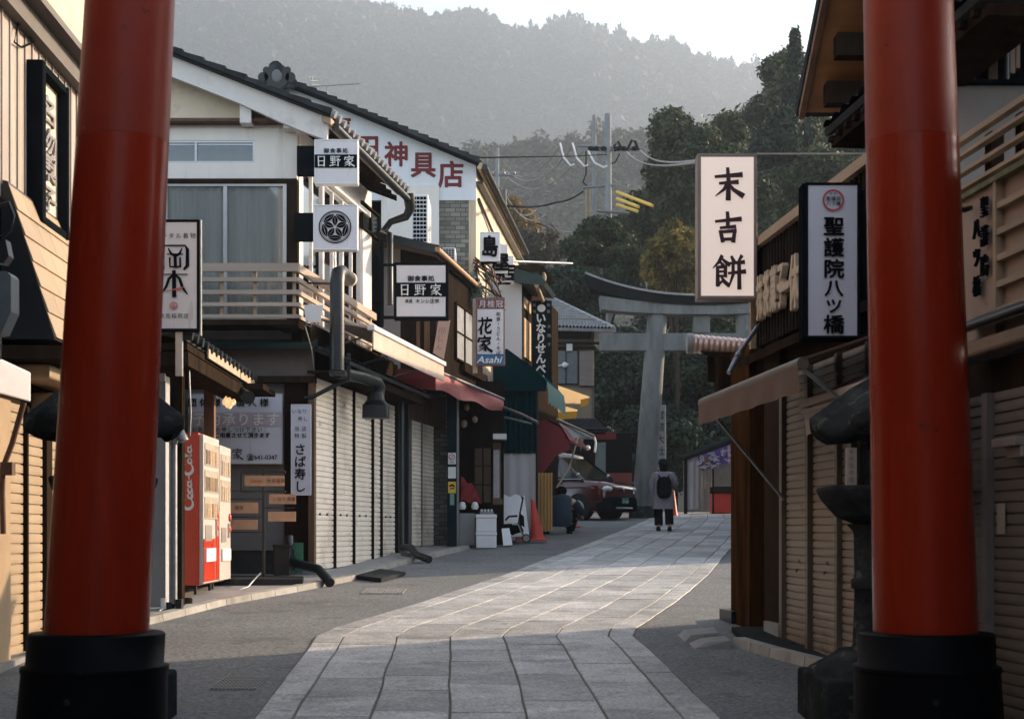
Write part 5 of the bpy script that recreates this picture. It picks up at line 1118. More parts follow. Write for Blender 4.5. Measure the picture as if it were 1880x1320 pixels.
# stepped boards of the paper seller
for k, (px0, px1, py0, py1, d, ch) in enumerate([(881, 918, 426, 480, 28.2, '島'), (897, 932, 449, 502, 28.9, '屋'), (909, 943, 470, 518, 29.6, '店')]):
    r_ = sign('box_sign', ['white board with a bold brushed black character, topmost of the stepped signs', 'middle white board of the stepped signs, half behind the top one', 'lowest white board of the stepped signs'][k], px0, px1, py0, py1, d, .25, sign_white, whitepaint, 1.5, 'sign', 'stepped signs on the gabled shop')
    b_ = MB()
    if ch == '島': wpx(b_, ch, 899, 453, 40, d, True, None, .04, .78)
    else: wpx(b_, ch, (px0+px1)/2+4, (py0+py1)/2+6, 34, d, True, None, .05)
    obj('lettering', b_, ink, r_)
    b_ = MB(); b_.fb(px0+2, px1-6, py1+.5, py1+2.5, d+.05, .15); b_.fb(px0+4, px0+7, py1+2.5, py1+12, d+.1, .05); obj('bracket', b_, sign_dark, r_)
b_ = MB(); rg = random.Random(4)
for i in range(16):
    p = W(rg.uniform(868, 890), rg.uniform(470, 510), 28.6); b_.tube([p, p+Vector((rg.uniform(.05, .3), rg.uniform(-.1, .2), -rg.uniform(.1, .35))), p+Vector((rg.uniform(.2, .55), .1, -rg.uniform(.3, .7)))], rg.uniform(.008, .022), 5)
one('cable_bundle', b_, rustmetal, W(888, 500, 28.6), 'tangle of cables and twigs under the stepped white signs', 'cable')
# noodle sign
dN = 26.4
r_ = sign('noodle_sign', 'upright white sign with a maroon head, two large brushed characters and a blue foot', 874, 927, 546, 671, dN, .16, sign_white, mat('rust_frame', (.22,.10,.08), .5), 2.5)
b_ = MB(); b_.fb(868, 876, 548, 685, dN+.05, .08); obj('post', b_, mat('pinkish_post', (.45,.33,.29), .6), r_)
b_ = MB(); b_.fb(876.5, 925, 549, 567, dN-.002, .009); p_ = obj('head_band', b_, maroon_panel, r_)
b_ = MB(); wpx(b_, '月桂冠', 886, 558, 14, dN-.008, False, 15.5, .02); obj('lettering', b_, mat('pale_pink_ink', (.6,.5,.5)), p_)
b_ = MB(); b_.fb(876.5, 925, 650, 669, dN-.002, .009); p_ = obj('foot_band', b_, blue_panel, r_)
b_ = MB(); lpx(b_, 'Asahi', 899, 660, 17, dN-.008, .03, 1, .25, 44); obj('lettering', b_, white_ink, p_)
b_ = MB(); wpx(b_, '花家', 890, 598, 30, dN, True, 33, .75, .92, 'brush'); wpx(b_, '和食・うどん・そば', 915, 577, 8.5, dN, True, 8.9, .01); obj('lettering', b_, ink, r_)

# ------------------------------------------------------------------ green canopy shop, rice cracker shop, corner house
dD = 32.2; rD = root('white_shop', (X(940, dD), dD, gz(dD)), 'narrow white walled shop with a dark eave and window strips coloured as if lit above the teal canopy', 'house')
b_ = MB(); b_.fb(900, 958, 515, 900, dD, .12); obj('wall', b_, mat('bluish_white_wall', (.50,.54,.60), .85, .05, 2, stain=((.38,.4,.44), .4, 1), streak=True), rD)
Df = Fr(X(958, dD), dD, .16, 1)
b_ = MB(); Df.box(b_, .0, 6, -.12, 0, gz(32), Z(500, dD)); obj('side_wall', b_, wood_dark, rD)
for a, c in [(552, 572), (590, 660)]:
    b_ = MB(); Df.box(b_, Df.u(963, .02), Df.u(975, .02), 0, .02, Z(c, 33), Z(a, 33)); obj('window', b_, mat('lit_pane_%d' % a, (.60,.42,.24), .35, .1), rD)  # golden light put into the pane colour
b_ = MB(); b_.extr([W(935, 512, dD-.3), W(948, 490, dD-.3), W(980, 492, dD-.3), W(1003, 518, dD-.3), W(998, 524, dD-.3), W(958, 520, dD-.3)], (.25, 1.8, 0)); rf = obj('roof', b_, teal_flash, rD)
b_ = MB(); b_.extr([W(938, 488, dD-.35), W(985, 484, dD-.35), W(998, 488, dD-.35), W(980, 500, dD-.35)], (.3, 2.5, .05)); obj('eave_board', b_, wood_dark, rf); b_ = MB(); b_.tube([W(940, 480, 34), W(1050, 484, 38)], .03, 6); obj('ridge_rail', b_, steel, rf)
b_ = MB(); b_.tube([W(985, 524, dD-.3), W(996, 552, dD+.8)], .05, 6); b_.ell(W(998, 510, dD), .06, .06, .12); obj('gutter', b_, wood_pale, rf)
b_ = MB(); b_.box(-1.3, X(956, dD)-.15, dD+.3, dD+6, gz(32), Z(540, dD)); obj('core', b_, dark, rD)
dG2 = 30.0
r_ = root('canopy', W(950, 740, dG2), 'deep teal canvas canopy with a hanging side curtain', 'awning')
b_ = MB(); b_.extr([W(905, 655, dG2), W(930, 640, dG2), W(985, 680, dG2), W(1003, 700, dG2), W(1003, 718, dG2), W(905, 718, dG2)], (0, .02, 0)); obj('side_panel', b_, awn_teal, r_)
t0, t1, t2 = W(932, 641, dG2), W(985, 680, dG2), W(1003, 700, dG2); ev = Vector((.45, 3.2, 0))
b_ = MB(); b_.extr([t0, t1, t2, t2+Vector((0, .0, -.02)), t1+Vector((0, 0, -.02)), t0+Vector((0, 0, -.02))], ev); obj('top', b_, awn_teal, r_)
b_ = MB(); b_.grid(lambda u, v: (t2+Vector((.01, 0, 0)))+ev*u+Vector((.03*math.sin(v*2), 0, -(.42+.03*math.sin(u*40))*v)), 40, 3); obj('valance', b_, awn_teal2, r_)
def drape(x0, x1, z0, z1, y, waves, amp, m, name, parent, z0b=None):
    b_ = MB(); b_.grid(lambda u, v: Vector((x0+(x1-x0)*u, y+amp*math.sin(u*waves*2*math.pi)*(1-.4*v), ((z0 if z0b is None else z0*(1-u)+z0b*u))*(1-v)+z1*v)), int(waves*8), 4); return obj(name, b_, m, parent)
drape(X(918, 30.1), X(987, 30.1), Z(832, 30.1), Z(716, 30.1), 30.12, 7, .03, awn_teal, 'side_curtain', r_)
drape(X(920, 30.1), X(985, 30.1), Z(992, 30.1), Z(830, 30.1), 30.16, 3, .02, tarp, 'lower_tarp', r_, Z(975, 30.1))
b_ = MB(); b_.tube([W(986, 700, 30.1), W(986, 985, 30.1)], .025, 8); b_.fb(919, 923, 740, 985, 30.0, .05); obj('pole', b_, blackmetal, r_)
r_ = root('canopy', W(1015, 820, 31.5), 'dark red canvas awning side with clear vinyl hanging in front', 'awning')
b_ = MB(); b_.extr([W(986, 772, 31.4), W(1008, 770, 31.4), W(1030, 782, 31.4), W(1046, 808, 31.4), W(1046, 826, 31.4), W(1022, 836, 31.4), W(988, 880, 31.4)], (0, .03, 0)); obj('side_panel', b_, awn_red, r_)
b_ = MB(); b_.extr([W(1008, 769, 31.4), W(1030, 781, 31.4), W(1046, 808, 31.4), W(1045, 812, 31.4), W(1029, 785, 31.4), W(1007, 773, 31.4)], (.5, 3.0, 0)); obj('top', b_, awn_red, r_)
b_ = MB(); b_.grid(lambda u, v: W(1022+30*u+12*u*(1-v), 885-75*v, 31.9)+Vector((0, .12*math.sin(u*12+v*3), 0)), 18, 6); obj('vinyl_sheet', b_, vinyl, r_)
b_ = MB(); b_.tube([W(1062, 800, 33), W(1045, 860, 31.6), W(1022, 895, 31.3)], .02, 6); b_.extr([W(1064, 800, 33.2), W(1072, 805, 33.2), W(1066, 830, 33.2)], (0, .02, 0)); b_.tube([W(1023, 770, 31.5), W(1090, 800, 35)], .03, 6); obj('stay', b_, wood_pale, r_)
b_ = MB(); b_.extr([W(1022, 768, 31.6), W(1092, 800, 36), W(1092, 806, 36), W(1044, 806, 31.8)], (0, .03, .02)); obj('canvas', b_, mat('grey_canvas', (.16,.19,.19), .8, .15, 4), r_)
b_ = MB()
x0, x1 = X(978, 31.0), X(1014, 31.0)
b_.grid(lambda u, v: Vector((x0+(x1-x0)*u, 31.0+.035*math.sin(u*6*2*math.pi), Z(975, 31)*(1-v)+Z(868, 31)*v)), 48, 1)
one('corrugated_panel', b_, yelpanel, ((x0+x1)/2, 31, Z(975, 31)), 'yellowish corrugated panel standing behind the crouching man', 'panel')
# rice cracker sign
dR = 33.0
r_ = sign('cracker_sign', 'tall dark sign with white brushed syllables and a pale round mark at its head', 977, 1013, 552, 704, dR, .2, mat('sign_black_teal', (.012,.022,.028), .5), sign_dark, 1)
b_ = MB(); wpx(b_, 'いなりせんべい', 993, 584, 20, dR, True, 18.6, .045, .95); obj('lettering', b_, white_ink, r_)
b_ = MB(); c = W(994, 566, dR-.006); q = dR/F; b_.add([c+Vector((7.5*math.cos(2*math.pi*i/24), 0, 7*math.sin(2*math.pi*i/24)))*q for i in range(24)], [tuple(range(24))]); obj('round_mark', b_, white_ink, r_)
b_ = MB()
for a, c_ in [(981, 560), (981, 572), (1007, 560), (1007, 572)]: wpx(b_, '稲', a, c_, 6, dR)
for k, ch in enumerate('手焼き'): wpx(b_, ch, 1008, 600+k*16, 7, dR)
obj('lettering', b_, mat('grey_lettering', (.3,.32,.34)), r_)
# corner house
dE = 46.5; rE = root('corner_house', (X(1050, dE), dE, gz(dE)), 'two storey corner house with a silver tiled hip roof and yellow awnings', 'house')
ze_ = Z(601, dE)
b_ = MB(); b_.fb(985, 1091, 585, 790, dE, .15); b_.box(X(1080, dE), X(1091, dE), dE+.15, dE+6, Z(790, dE), Z(600, dE)); obj('wall', b_, mat('brown_beige_wall', (.14,.12,.10), .85, .15, 2, .1, 30), rE)
b_ = MB(); b_.fb(1015, 1086, 712, 775, dE-.03, .03); obj('wall_panel', b_, mat('beige_wall', (.24,.19,.14), .85, .12, 2), rE)
b_ = MB(); b_.fb(1015, 1085, 608, 622, dE-.05, .1); b_.fb(1015, 1092, 636, 641, dE-.06, .12); b_.tube([W(1015, 630, dE-.1), W(1100, 630, dE-.1)], .04, 8); obj('beam', b_, wood_dark, rE)
window(rE, flipP(dE-.02), X(1016, dE), X(1062, dE), Z(706, dE), Z(642, dE), 0, .03, 2, wood_dark, mat('blue_grey_pane', (.10,.12,.14), .3, .2))
b_ = MB(); b_.fb(1064, 1090, 645, 708, dE-.18, .18); obj('shutter_case', b_, mat('grey_beige_case', (.20,.17,.15), .7, .15, 4, streak=(.1,.1,1)), rE, bevel=.01)
b_ = MB(); b_.fb(1040, 1051, 631, 644, dE-.15, .1); obj('vent_box', b_, whitepaint, rE, bevel=.01)
b_ = MB(); b_.ell(W(1037, 670, dE-.2), .09, .09, .09); b_.tube([W(1020, 672, dE-.1), W(1044, 669, dE-.3)], .02, 6); obj('lamp', b_, whitepaint, rE)
e0, e1 = W(985, 603, dE-.7), W(1128, 607, dE-.7); apx = W(1010, 550, dE+2.4); apx2 = W(985, 548, dE+2.4)
b_ = MB(); tile_roof(b_, e0, e1, apx+Vector((.05, 0, 0)), apx2, 22, 12, .075, .06, 6); b_.add([e1, e1+Vector((0, 6, 0)), apx], [(0,1,2)]); rf = obj('roof', b_, tile_lite, rE)
b_ = MB()
for i in range(23): p = e0+(e1-e0)*(i/22); b_.tube([p+Vector((0, -.04, 0)), p+Vector((0, .08, .02))], .06, 8)
b_.tube([e1+Vector((0, -.02, .06)), apx+Vector((0, 0, .06))], .07, 8); obj('ridge_tiles', b_, tile_lite, rf)
for (p0, p1, p2, p3), m_ in [((W(1008, 702, 43.6), W(1082, 728, 45.8), W(1076, 740, 44.8), W(1012, 738, 42.8)), awn_yellow), ((W(1010, 738, 42.8), W(1060, 752, 43.8), W(1056, 765, 43.4), W(1012, 770, 42.4)), awn_yellow)]:
    b_ = MB(); b_.add([p0, p1, p2, p3]+[p+Vector((0, 0, -.03)) for p in (p0, p1, p2, p3)], [(0,1,2,3), (7,6,5,4), (0,4,5,1), (1,5,6,2), (2,6,7,3), (3,7,4,0)]); obj('awning_canvas', b_, m_, rE)
b_ = MB(); b_.extr([W(1014, 757, 42.4), W(1060, 755, 42.4), W(1058, 768, 42.4), W(1014, 770, 42.4)], (0, .03, 0)); b_.extr([W(1066, 734, 44.2), W(1081, 730, 44.2), W(1080, 742, 44.2), W(1066, 748, 44.2)], (0, .03, 0)); obj('awning_end', b_, awn_yellow2, rE)
b_ = MB(); tile_roof(b_, W(985, 790, 44.9), W(1116, 790, 44.9), W(1095, 769, 46.4), W(985, 769, 46.4), 20, 4, .03, .02); obj('lower_roof', b_, tile_dark, rE)
b_ = MB(); b_.fb(985, 1112, 790, 797, 45, .1); b_.fb(1086, 1092, 797, 940, 45.5, .1); obj('beam', b_, wood_dark, rE)
b_ = MB(); b_.fb(1062, 1131, 793, 806, 47, .1); obj('red_fascia', b_, awn_red, rE)
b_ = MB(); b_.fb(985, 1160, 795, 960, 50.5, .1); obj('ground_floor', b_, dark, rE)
b_ = MB(); b_.fb(1093, 1112, 812, 905, 50, .05); obj('pane', b_, mat('teal_pane', (.10,.14,.15), .3), rE)
b_ = MB(); b_.fb(1112, 1160, 868, 945, 50.2, .06); obj('red_panel', b_, mat('dull_red', (.12,.02,.015), .6), rE)
b_ = MB(); b_.ell(W(1079, 822, 45.2), .08, .08, .08); b_.tube([W(1090, 800, 45), W(1094, 812, 45), W(1092, 830, 45)], .03, 8); obj('lamp', b_, whitepaint, rE)

# ------------------------------------------------------------------ stone torii
dT2 = 43.4; rT = root('stone_torii', (X(1287, dT2), dT2, gz(dT2)), 'tall weathered stone torii with an upswept dark cap', 'torii')
q = dT2/F; g0 = gz(dT2)
for s_ in (0, 1):
    xb_, xt_ = (X(1180, dT2), X(1207, dT2)) if s_ == 0 else (X(1394, dT2), X(1367, dT2))
    zt_ = Z(574, dT2); b_ = MB(); H = zt_-g0
    b_.lathe((xb_, dT2, g0), [((21.5-3.5*t)*q, H*t) for t in (0, .1, .25, .4, .55, .7, .85, 1)], 40, 0, ((xt_-xb_)/H, 0)); obj('pillar', b_, stone, rT)
    b_ = MB(); b_.lathe((xb_, dT2, g0-.05), [(.40, 0), (.39, .34), (.35, .38)], 32); obj('pillar_foot', b_, darkstone, rT)
def kas(top, bot, t0, t1):
    xs_ = [1073+i*(1501-1073)/32 for i in range(33)]
    def cv(px): k = abs((px-1287)/214); return k**2.2
    ptsT = [W(px, top-40*cv(px), dT2) for px in xs_]; ptsB = [W(px if 0 < i < 32 else (px+10 if i == 0 else px-10), bot-33*cv(px), dT2) for i, px in enumerate(xs_)]
    return ptsT, ptsB
pt, pb = kas(546, 563, 0, 0)
b_ = MB(); m = len(pt); tk = .45
b_.add([p+Vector((0, -tk, 0)) for p in pt]+[p+Vector((0, -tk*.85, 0)) for p in pb]+[p+Vector((0, tk, 0)) for p in pt]+[p+Vector((0, tk*.85, 0)) for p in pb],
       [(m+i, m+i+1, i+1, i) for i in range(m-1)]+[(i, i+1, 2*m+i+1, 2*m+i) for i in range(m-1)]+[(m+i+1, m+i, 3*m+i, 3*m+i+1) for i in range(m-1)]+[(2*m+i+1, 3*m+i+1, 3*m+i, 2*m+i)[::-1] for i in range(m-1)]+[(0, 2*m, 3*m, m), (m-1, 2*m-1, 4*m-1, 3*m-1)])
obj('cap_beam', b_, mat('dark_cap', (.022,.025,.028), .8, .4, 2, .3, 20), rT)
b_ = MB(); b_.add([p+Vector((0, -tk-.03, .03)) for p in pt]+[p+Vector((0, -tk-.03, -.03)) for p in pt]+[p+Vector((0, tk, .06)) for p in pt], [(m+i, m+i+1, i+1, i) for i in range(m-1)]+[(i, i+1, 2*m+i+1, 2*m+i) for i in range(m-1)]); obj('cap_edge', b_, mat('pale_cap_edge', (.25,.25,.26), .8), rT)
xs_ = [1100+i*(1474-1100)/20 for i in range(21)]
pt2 = [W(px, 560-14*abs((px-1287)/187)**2.2, dT2) for px in xs_]; pb2 = [W(px if 0 < i < 20 else px+(3 if i == 0 else -3), 580-9*abs((px-1287)/187)**2.2, dT2) for i, px in enumerate(xs_)]
b_ = MB(); m = len(pt2); tk = .33
b_.add([p+Vector((0, -tk, 0)) for p in pt2]+[p+Vector((0, -tk, 0)) for p in pb2]+[p+Vector((0, tk, 0)) for p in pt2]+[p+Vector((0, tk, 0)) for p in pb2],
       [(m+i, m+i+1, i+1, i) for i in range(m-1)]+[(m+i+1, m+i, 3*m+i, 3*m+i+1) for i in range(m-1)]+[(0, 2*m, 3*m, m), (m-1, 2*m-1, 4*m-1, 3*m-1)]); obj('under_beam', b_, stone, rT)
b_ = MB(); b_.box(X(1101, dT2), X(1473, dT2), dT2-.17, dT2+.17, Z(645, dT2), Z(613, dT2)); obj('tie_beam', b_, stone, rT, bevel=.02)
b_ = MB(); b_.box(X(1272, dT2), X(1302, dT2), dT2-.2, dT2+.2, Z(613, dT2), Z(572, dT2)); obj('strut', b_, stone, rT, bevel=.02)
# inscribed stone post behind it
dP = 47.5; b_ = MB(); b_.hexa([W(1198, 950, dP), W(1224, 950, dP), W(1224, 950, dP+.4), W(1198, 950, dP+.4), W(1203, 744, dP), W(1222, 744, dP), W(1222, 744, dP+.35), W(1203, 744, dP+.35)])
r_ = root('stone_post', W(1211, 950, dP), 'tall square stone post carved with dark characters, beside the torii pillar', 'monument'); obj('post', b_, mat('pale_stone', (.26,.28,.29), .85, .2, 2, .3, 30), r_, bevel=.02)
b_ = MB(); wpx(b_, '官幣大社稲荷神社', 1212, 762, 17, dP-.02, True, 22, .02); obj('lettering', b_, mat('carved_shadow_paint', (.04,.045,.05)), r_)
# festival stall at the right
dF = 46.5; r_ = root('festival_stall', (X(1310, dF), dF, gz(dF)), 'festival stall with white sheets, a purple printed banner and a red counter', 'stall')
b_ = MB(); b_.extr([W(1254, 840, dF), W(1345, 806, dF), W(1345, 814, dF), W(1256, 846, dF)], (.2, 3, .2)); obj('roof', b_, mat('dark_stall_roof', (.03,.035,.035), .6), r_)
drape(X(1260, dF), X(1283, dF), gz(dF)+.15, Z(838, dF), dF+.1, 1.5, .06, tarp, 'side_sheet', r_); drape(X(1284, dF), X(1309, dF), gz(dF)+.15, Z(835, dF), dF+.25, 2, .05, vinyl, 'side_sheet', r_)
b_ = MB(); b_.fb(1310, 1345, 905, 942, dF, .8); obj('counter', b_, mat('red_counter', (.50,.045,.025), .6, .1, 3), r_, bevel=.02)
b_ = MB(); b_.fb(1310, 1345, 893, 905, dF-.05, .9); b_.fb(1256, 1262, 842, 945, dF, .05); b_.fb(1308, 1311, 840, 945, dF, .05); obj('frame', b_, wood_dark, r_)
b_ = MB(); b_.fb(1255, 1350, 838, 945, dF+2.5, .05); obj('back_sheet', b_, mat('grey_sheet', (.2,.21,.21), .7), r_)
p0, p1, p2, p3 = W(1280, 838, dF-.3), W(1345, 815, dF-.3), W(1345, 848, dF-.3), W(1288, 864, dF-.3)
b_ = MB(); b_.grid(lambda u, v: (p0*(1-u)+p1*u)*v+(p3*(1-u)+p2*u)*(1-v)+Vector((0, .08*math.sin(u*14), 0)), 20, 4); bn = obj('banner', b_, banner, r_)
b_ = MB(); rg = random.Random(2)
for k in range(46):
    x, y = rg.uniform(1284, 1344), 0; u = (x-1282)/63; y = 838-23*u+rg.uniform(4, 28)
    spx(b_, [[(x, y, 2.2), (x+rg.uniform(-6, 6), y+rg.uniform(-5, 5), 3.0), (x+rg.uniform(-8, 8), y+rg.uniform(-5, 6), 1.5)]], dF-.45-k*.001)
obj('banner_print', b_, mat('banner_print', (.42,.40,.48), .7, .5, 8), bn)
b_ = MB(); spx(b_, [[(1286, 842, 8), (1296, 846, 13), (1306, 840, 8)], [(1290, 856, 6), (1300, 852, 9)]], dF-.42); obj('banner_print', b_, mat('banner_brown', (.22,.09,.05), .7, .4, 8), bn)
cone(1236, 948, .75, 45.0, 0, 'distant traffic cone half hidden behind the walking woman')

# ------------------------------------------------------------------ taxi
def taxi():
    hx, hy = .80, -.60; g_ = gz(42.2); C0 = Vector((1.25, 42.9, g_)); lx, ly = -hy, hx
    def P(x, y, z): return C0+Vector((hx*x+lx*y, hy*x+ly*y, z*(1.07 if z > .7 else 1)))
    r_ = root('taxi', C0, 'maroon and black taxi with a silver roof parked nose out by the torii', 'taxi')
    def sec(x, w_, zl, zh, r=.10): # rounded rectangle section
        return [P(x, y, z) for y, z in [(-w_+r, zl), (w_-r, zl), (w_, zl+r), (w_, (zl+zh)/2), (w_-.02, zh-r), (w_-r-.03, zh), (-w_+r+.03, zh), (-w_+.02, zh-r), (-w_, (zl+zh)/2), (-w_, zl+r)]]
    b_ = MB(); b_.loft([sec(-2.18, .70, .40, .95), sec(-2.12, .80, .28, 1.02), sec(-1.2, .845, .22, 1.03), sec(.6, .845, .22, 1.02), sec(1.15, .845, .22, 1.02), sec(1.75, .83, .22, .96), sec(2.05, .80, .25, .90), sec(2.17, .72, .30, .84), sec(2.22, .60, .36, .76)]); body = obj('body', b_, car_red, r_)
    b_ = MB(); b_.loft([sec(1.9, .822, .20, .60, .06), sec(2.1, .80, .20, .62, .06), sec(2.22, .72, .22, .60, .06), sec(2.27, .58, .24, .56, .06)]); obj('front_bumper', b_, car_dark, r_)
    def cs(x, wl_, wh, zl, zh): return [P(x, -wl_, zl), P(x, wl_, zl), P(x, wh, zh-.05), P(x, wh-.07, zh), P(x, -wh+.07, zh), P(x, -wh, zh-.05)]
    b_ = MB(); b_.loft([cs(-2.1, .78, .70, .98, 1.40), cs(-1.75, .79, .68, 1.0, 1.66), cs(-.9, .80, .68, 1.0, 1.72), cs(.1, .80, .67, 1.0, 1.70), cs(.55, .80, .64, 1.0, 1.60), cs(1.42, .78, .74, .99, 1.02)], 0, False); obj('cabin_glass', b_, darkglass, r_)
    b_ = MB(); 
    def rs(x, wh, zh, t=.03): return [P(x, -wh+.0, zh-.10), P(x, -wh+.06, zh+t), P(x, 0, zh+t+.02), P(x, wh-.06, zh+t), P(x, wh, zh-.10)]
    b_.loft([rs(-1.9, .69, 1.60), rs(-1.7, .69, 1.68), rs(-.9, .69, 1.73), rs(.1, .69, 1.71), rs(.5, .66, 1.62)], 0, True); obj('roof', b_, mat('silver_paint', (.42,.44,.46), .3, .05, metal=.3), r_)
    for s_ in (-1, 1):
        b_ = MB(); b_.tube([P(1.40, s_*.765, 1.02), P(.52, s_*.655, 1.62)], .03, 6); b_.tube([P(.35, s_*.80, 1.0), P(.15, s_*.675, 1.68)], .025, 6); b_.tube([P(-.75, s_*.80, 1.0), P(-.8, s_*.68, 1.70)], .035, 6); b_.tube([P(-1.7, s_*.80, 1.0), P(-1.75, s_*.69, 1.66)], .06, 6); obj('pillar', b_, car_dark if s_ > 0 else car_red, r_)
        b_ = MB(); b_.tube([P(1.4, s_*.80, 1.02), P(-1.9, s_*.82, 1.03)], .014, 6); obj('belt_trim', b_, chrome, r_)
        b_ = MB(); b_.ell(P(.55, s_*.93, 1.10), .06, .10, .07); obj('door_mirror', b_, car_dark, r_)
        b_ = MB(); b_.ell(P(2.09, s_*.62, .76), .15, .17, .085, 14, 8, 0, Matrix.Rotation(math.atan2(hy, hx)+s_*.5, 3, 'Z')); obj('headlight', b_, lampglass, r_)
        b_ = MB(); b_.tube([P(1.25, s_*.74, 1.0), P(1.25, s_*.74, 1.10)], .012, 6); b_.ell(P(1.25, s_*.74, 1.13), .05, .04, .06); obj('fender_mirror', b_, chrome, r_)
        for wx in (1.32, -1.30):
            c0, c1 = P(wx, s_*.70, .31), P(wx, s_*.86, .31)
            b_ = MB(); b_.tube([c0, c0.lerp(c1, .2), c0.lerp(c1, .8), c1], [.29, .31, .31, .285], 28); wh = obj('wheel', b_, rubber, r_)
            b_ = MB(); b_.tube([c1, P(wx, s_*.868, .31)], [.205, .19], 24); b_.tube([c1, P(wx, s_*.88, .31)], .06, 12); obj('rim', b_, mat('wheel_rim_%s_%s' % (s_ > 0, wx > 0), (.26,.26,.27), .35, .2, metal=.6), wh)
            b_ = MB()
            for k in range(6): a = k*math.pi/3; b_.ell(P(wx+.125*math.cos(a), s_*.870, .31+.125*math.sin(a)), .03, .03, .03, 8, 5)
            obj('rim_holes', b_, rubber, wh)
            b_ = MB(); b_.tube([P(wx, s_*.60, .33), P(wx, s_*.851, .33)], .37, 28); obj('wheel_arch', b_, rubber, r_)
    b_ = MB()
    for k in range(5): b_.box(-.42, .42, 0, .012, .62+.055*k, .645+.055*k, 0, lambda y, e, z: P(2.235-.09*(abs(y)/.42)**2-(z-.62)*.15+e, y, z))
    for y in (-.43, .41): b_.box(y, y+.02, 0, .014, .60, .87, 0, lambda y, e, z: P(2.235-.09*(abs(y)/.42)**2-(z-.62)*.15+e, y, z))
    b_.ell(P(2.235, 0, .75), .03, .07, .06); obj('grille', b_, chrome, r_)
    b_ = MB(); b_.tube([P(2.30-.12*(y/.7)**2, y, .30) for y in (-.7, -.35, 0, .35, .7)], .022, 8); obj('bumper_trim', b_, chrome, r_)
    b_ = MB(); b_.box(-.165, .165, 0, .012, .42, .58, 0, lambda y, e, z: P(2.29+e, y, z)); pl = obj('number_plate', b_, mat('green_plate', (.04,.16,.13), .5), r_)
    b_ = MB(); o_ = P(2.306, 0, .48); writeline(b_, '21-60', o_, Vector((-lx, -ly, 0))*-1 if False else Vector((lx, ly, 0)), UZ, .09, .01, 1, 0, .27); obj('lettering', b_, white_ink, pl)
    b_ = MB(); b_.loft([sec(-2.2, .7, .3, .5), sec(-2.27, .6, .3, .5)]); obj('rear_bumper', b_, car_dark, r_)
    b_ = MB(); b_.box(.85, 1.55, 0, .006, .80, .815, 0, lambda x, e, z: P(x, -.848-e, z)); b_.box(.0, .008, 0, .006, .3, 1.0, 0, lambda x, e, z: P(.30+x, -.847-e, z)); obj('door_seam', b_, car_dark, r_)
    b_ = MB(); b_.ell(P(1.78, -.83, .78), .06, .02, .02); obj('indicator', b_, cone_red, r_)
taxi()

# ------------------------------------------------------------------ people
def skinmesh(name, joints, bones, m, parent, label=None):
    me = bpy.data.meshes.new(name); me.from_pydata([j[0] for j in joints], bones, [])
    o = bpy.data.objects.new(name, me); COL.objects.link(o)
    sk = o.modifiers.new('skin', 'SKIN')
    for i, j in enumerate(joints):
        me.skin_vertices[0].data[i].radius = (j[1], j[2] if len(j) > 2 else j[1])
    me.skin_vertices[0].data[0].use_root = True
    ss = o.modifiers.new('sub', 'SUBSURF'); ss.levels = 2; ss.render_levels = 2
    dg = bpy.context.evaluated_depsgraph_get(); me2 = bpy.data.meshes.new_from_object(o.evaluated_get(dg))
    o.modifiers.clear(); o.data = me2; me2.materials.clear(); me2.materials.append(m); me2.polygons.foreach_set('use_smooth', [True]*len(me2.polygons))
    o.parent = parent; return o
def hand(J, Bn, wi, w, d, up, s=1.0):   # fingers as short chains out of the palm; w wrist point, d direction of the hand, up the thumb side
    d, up = Vector(d).normalized(), Vector(up).normalized(); p = Vector(w)+d*.055*s
    J.append((tuple(p), .030*s, .018*s)); pi = len(J)-1; Bn.append((wi, pi))
    for k, (o_, L_) in enumerate([(-.026, .052), (-.009, .066), (.009, .072), (.026, .064)]):
        a = p+up*o_*s+d*.035*s; b2 = a+d*L_*.55*s; side = d.cross(up).normalized(); e = b2+(d*.75+side*.6).normalized()*L_*.5*s
        J.append((tuple(a), .010*s)); J.append((tuple(b2), .009*s)); J.append((tuple(e), .007*s)); i = len(J); Bn += [(pi, i-3), (i-3, i-2), (i-2, i-1)]
    a = Vector(w)+d*.03*s+up*.035*s; b2 = a+(d*.7+up*.6).normalized()*.04*s; J += [(tuple(a), .012*s), (tuple(b2), .009*s)]; i = len(J); Bn += [(wi, i-2), (i-2, i-1)]
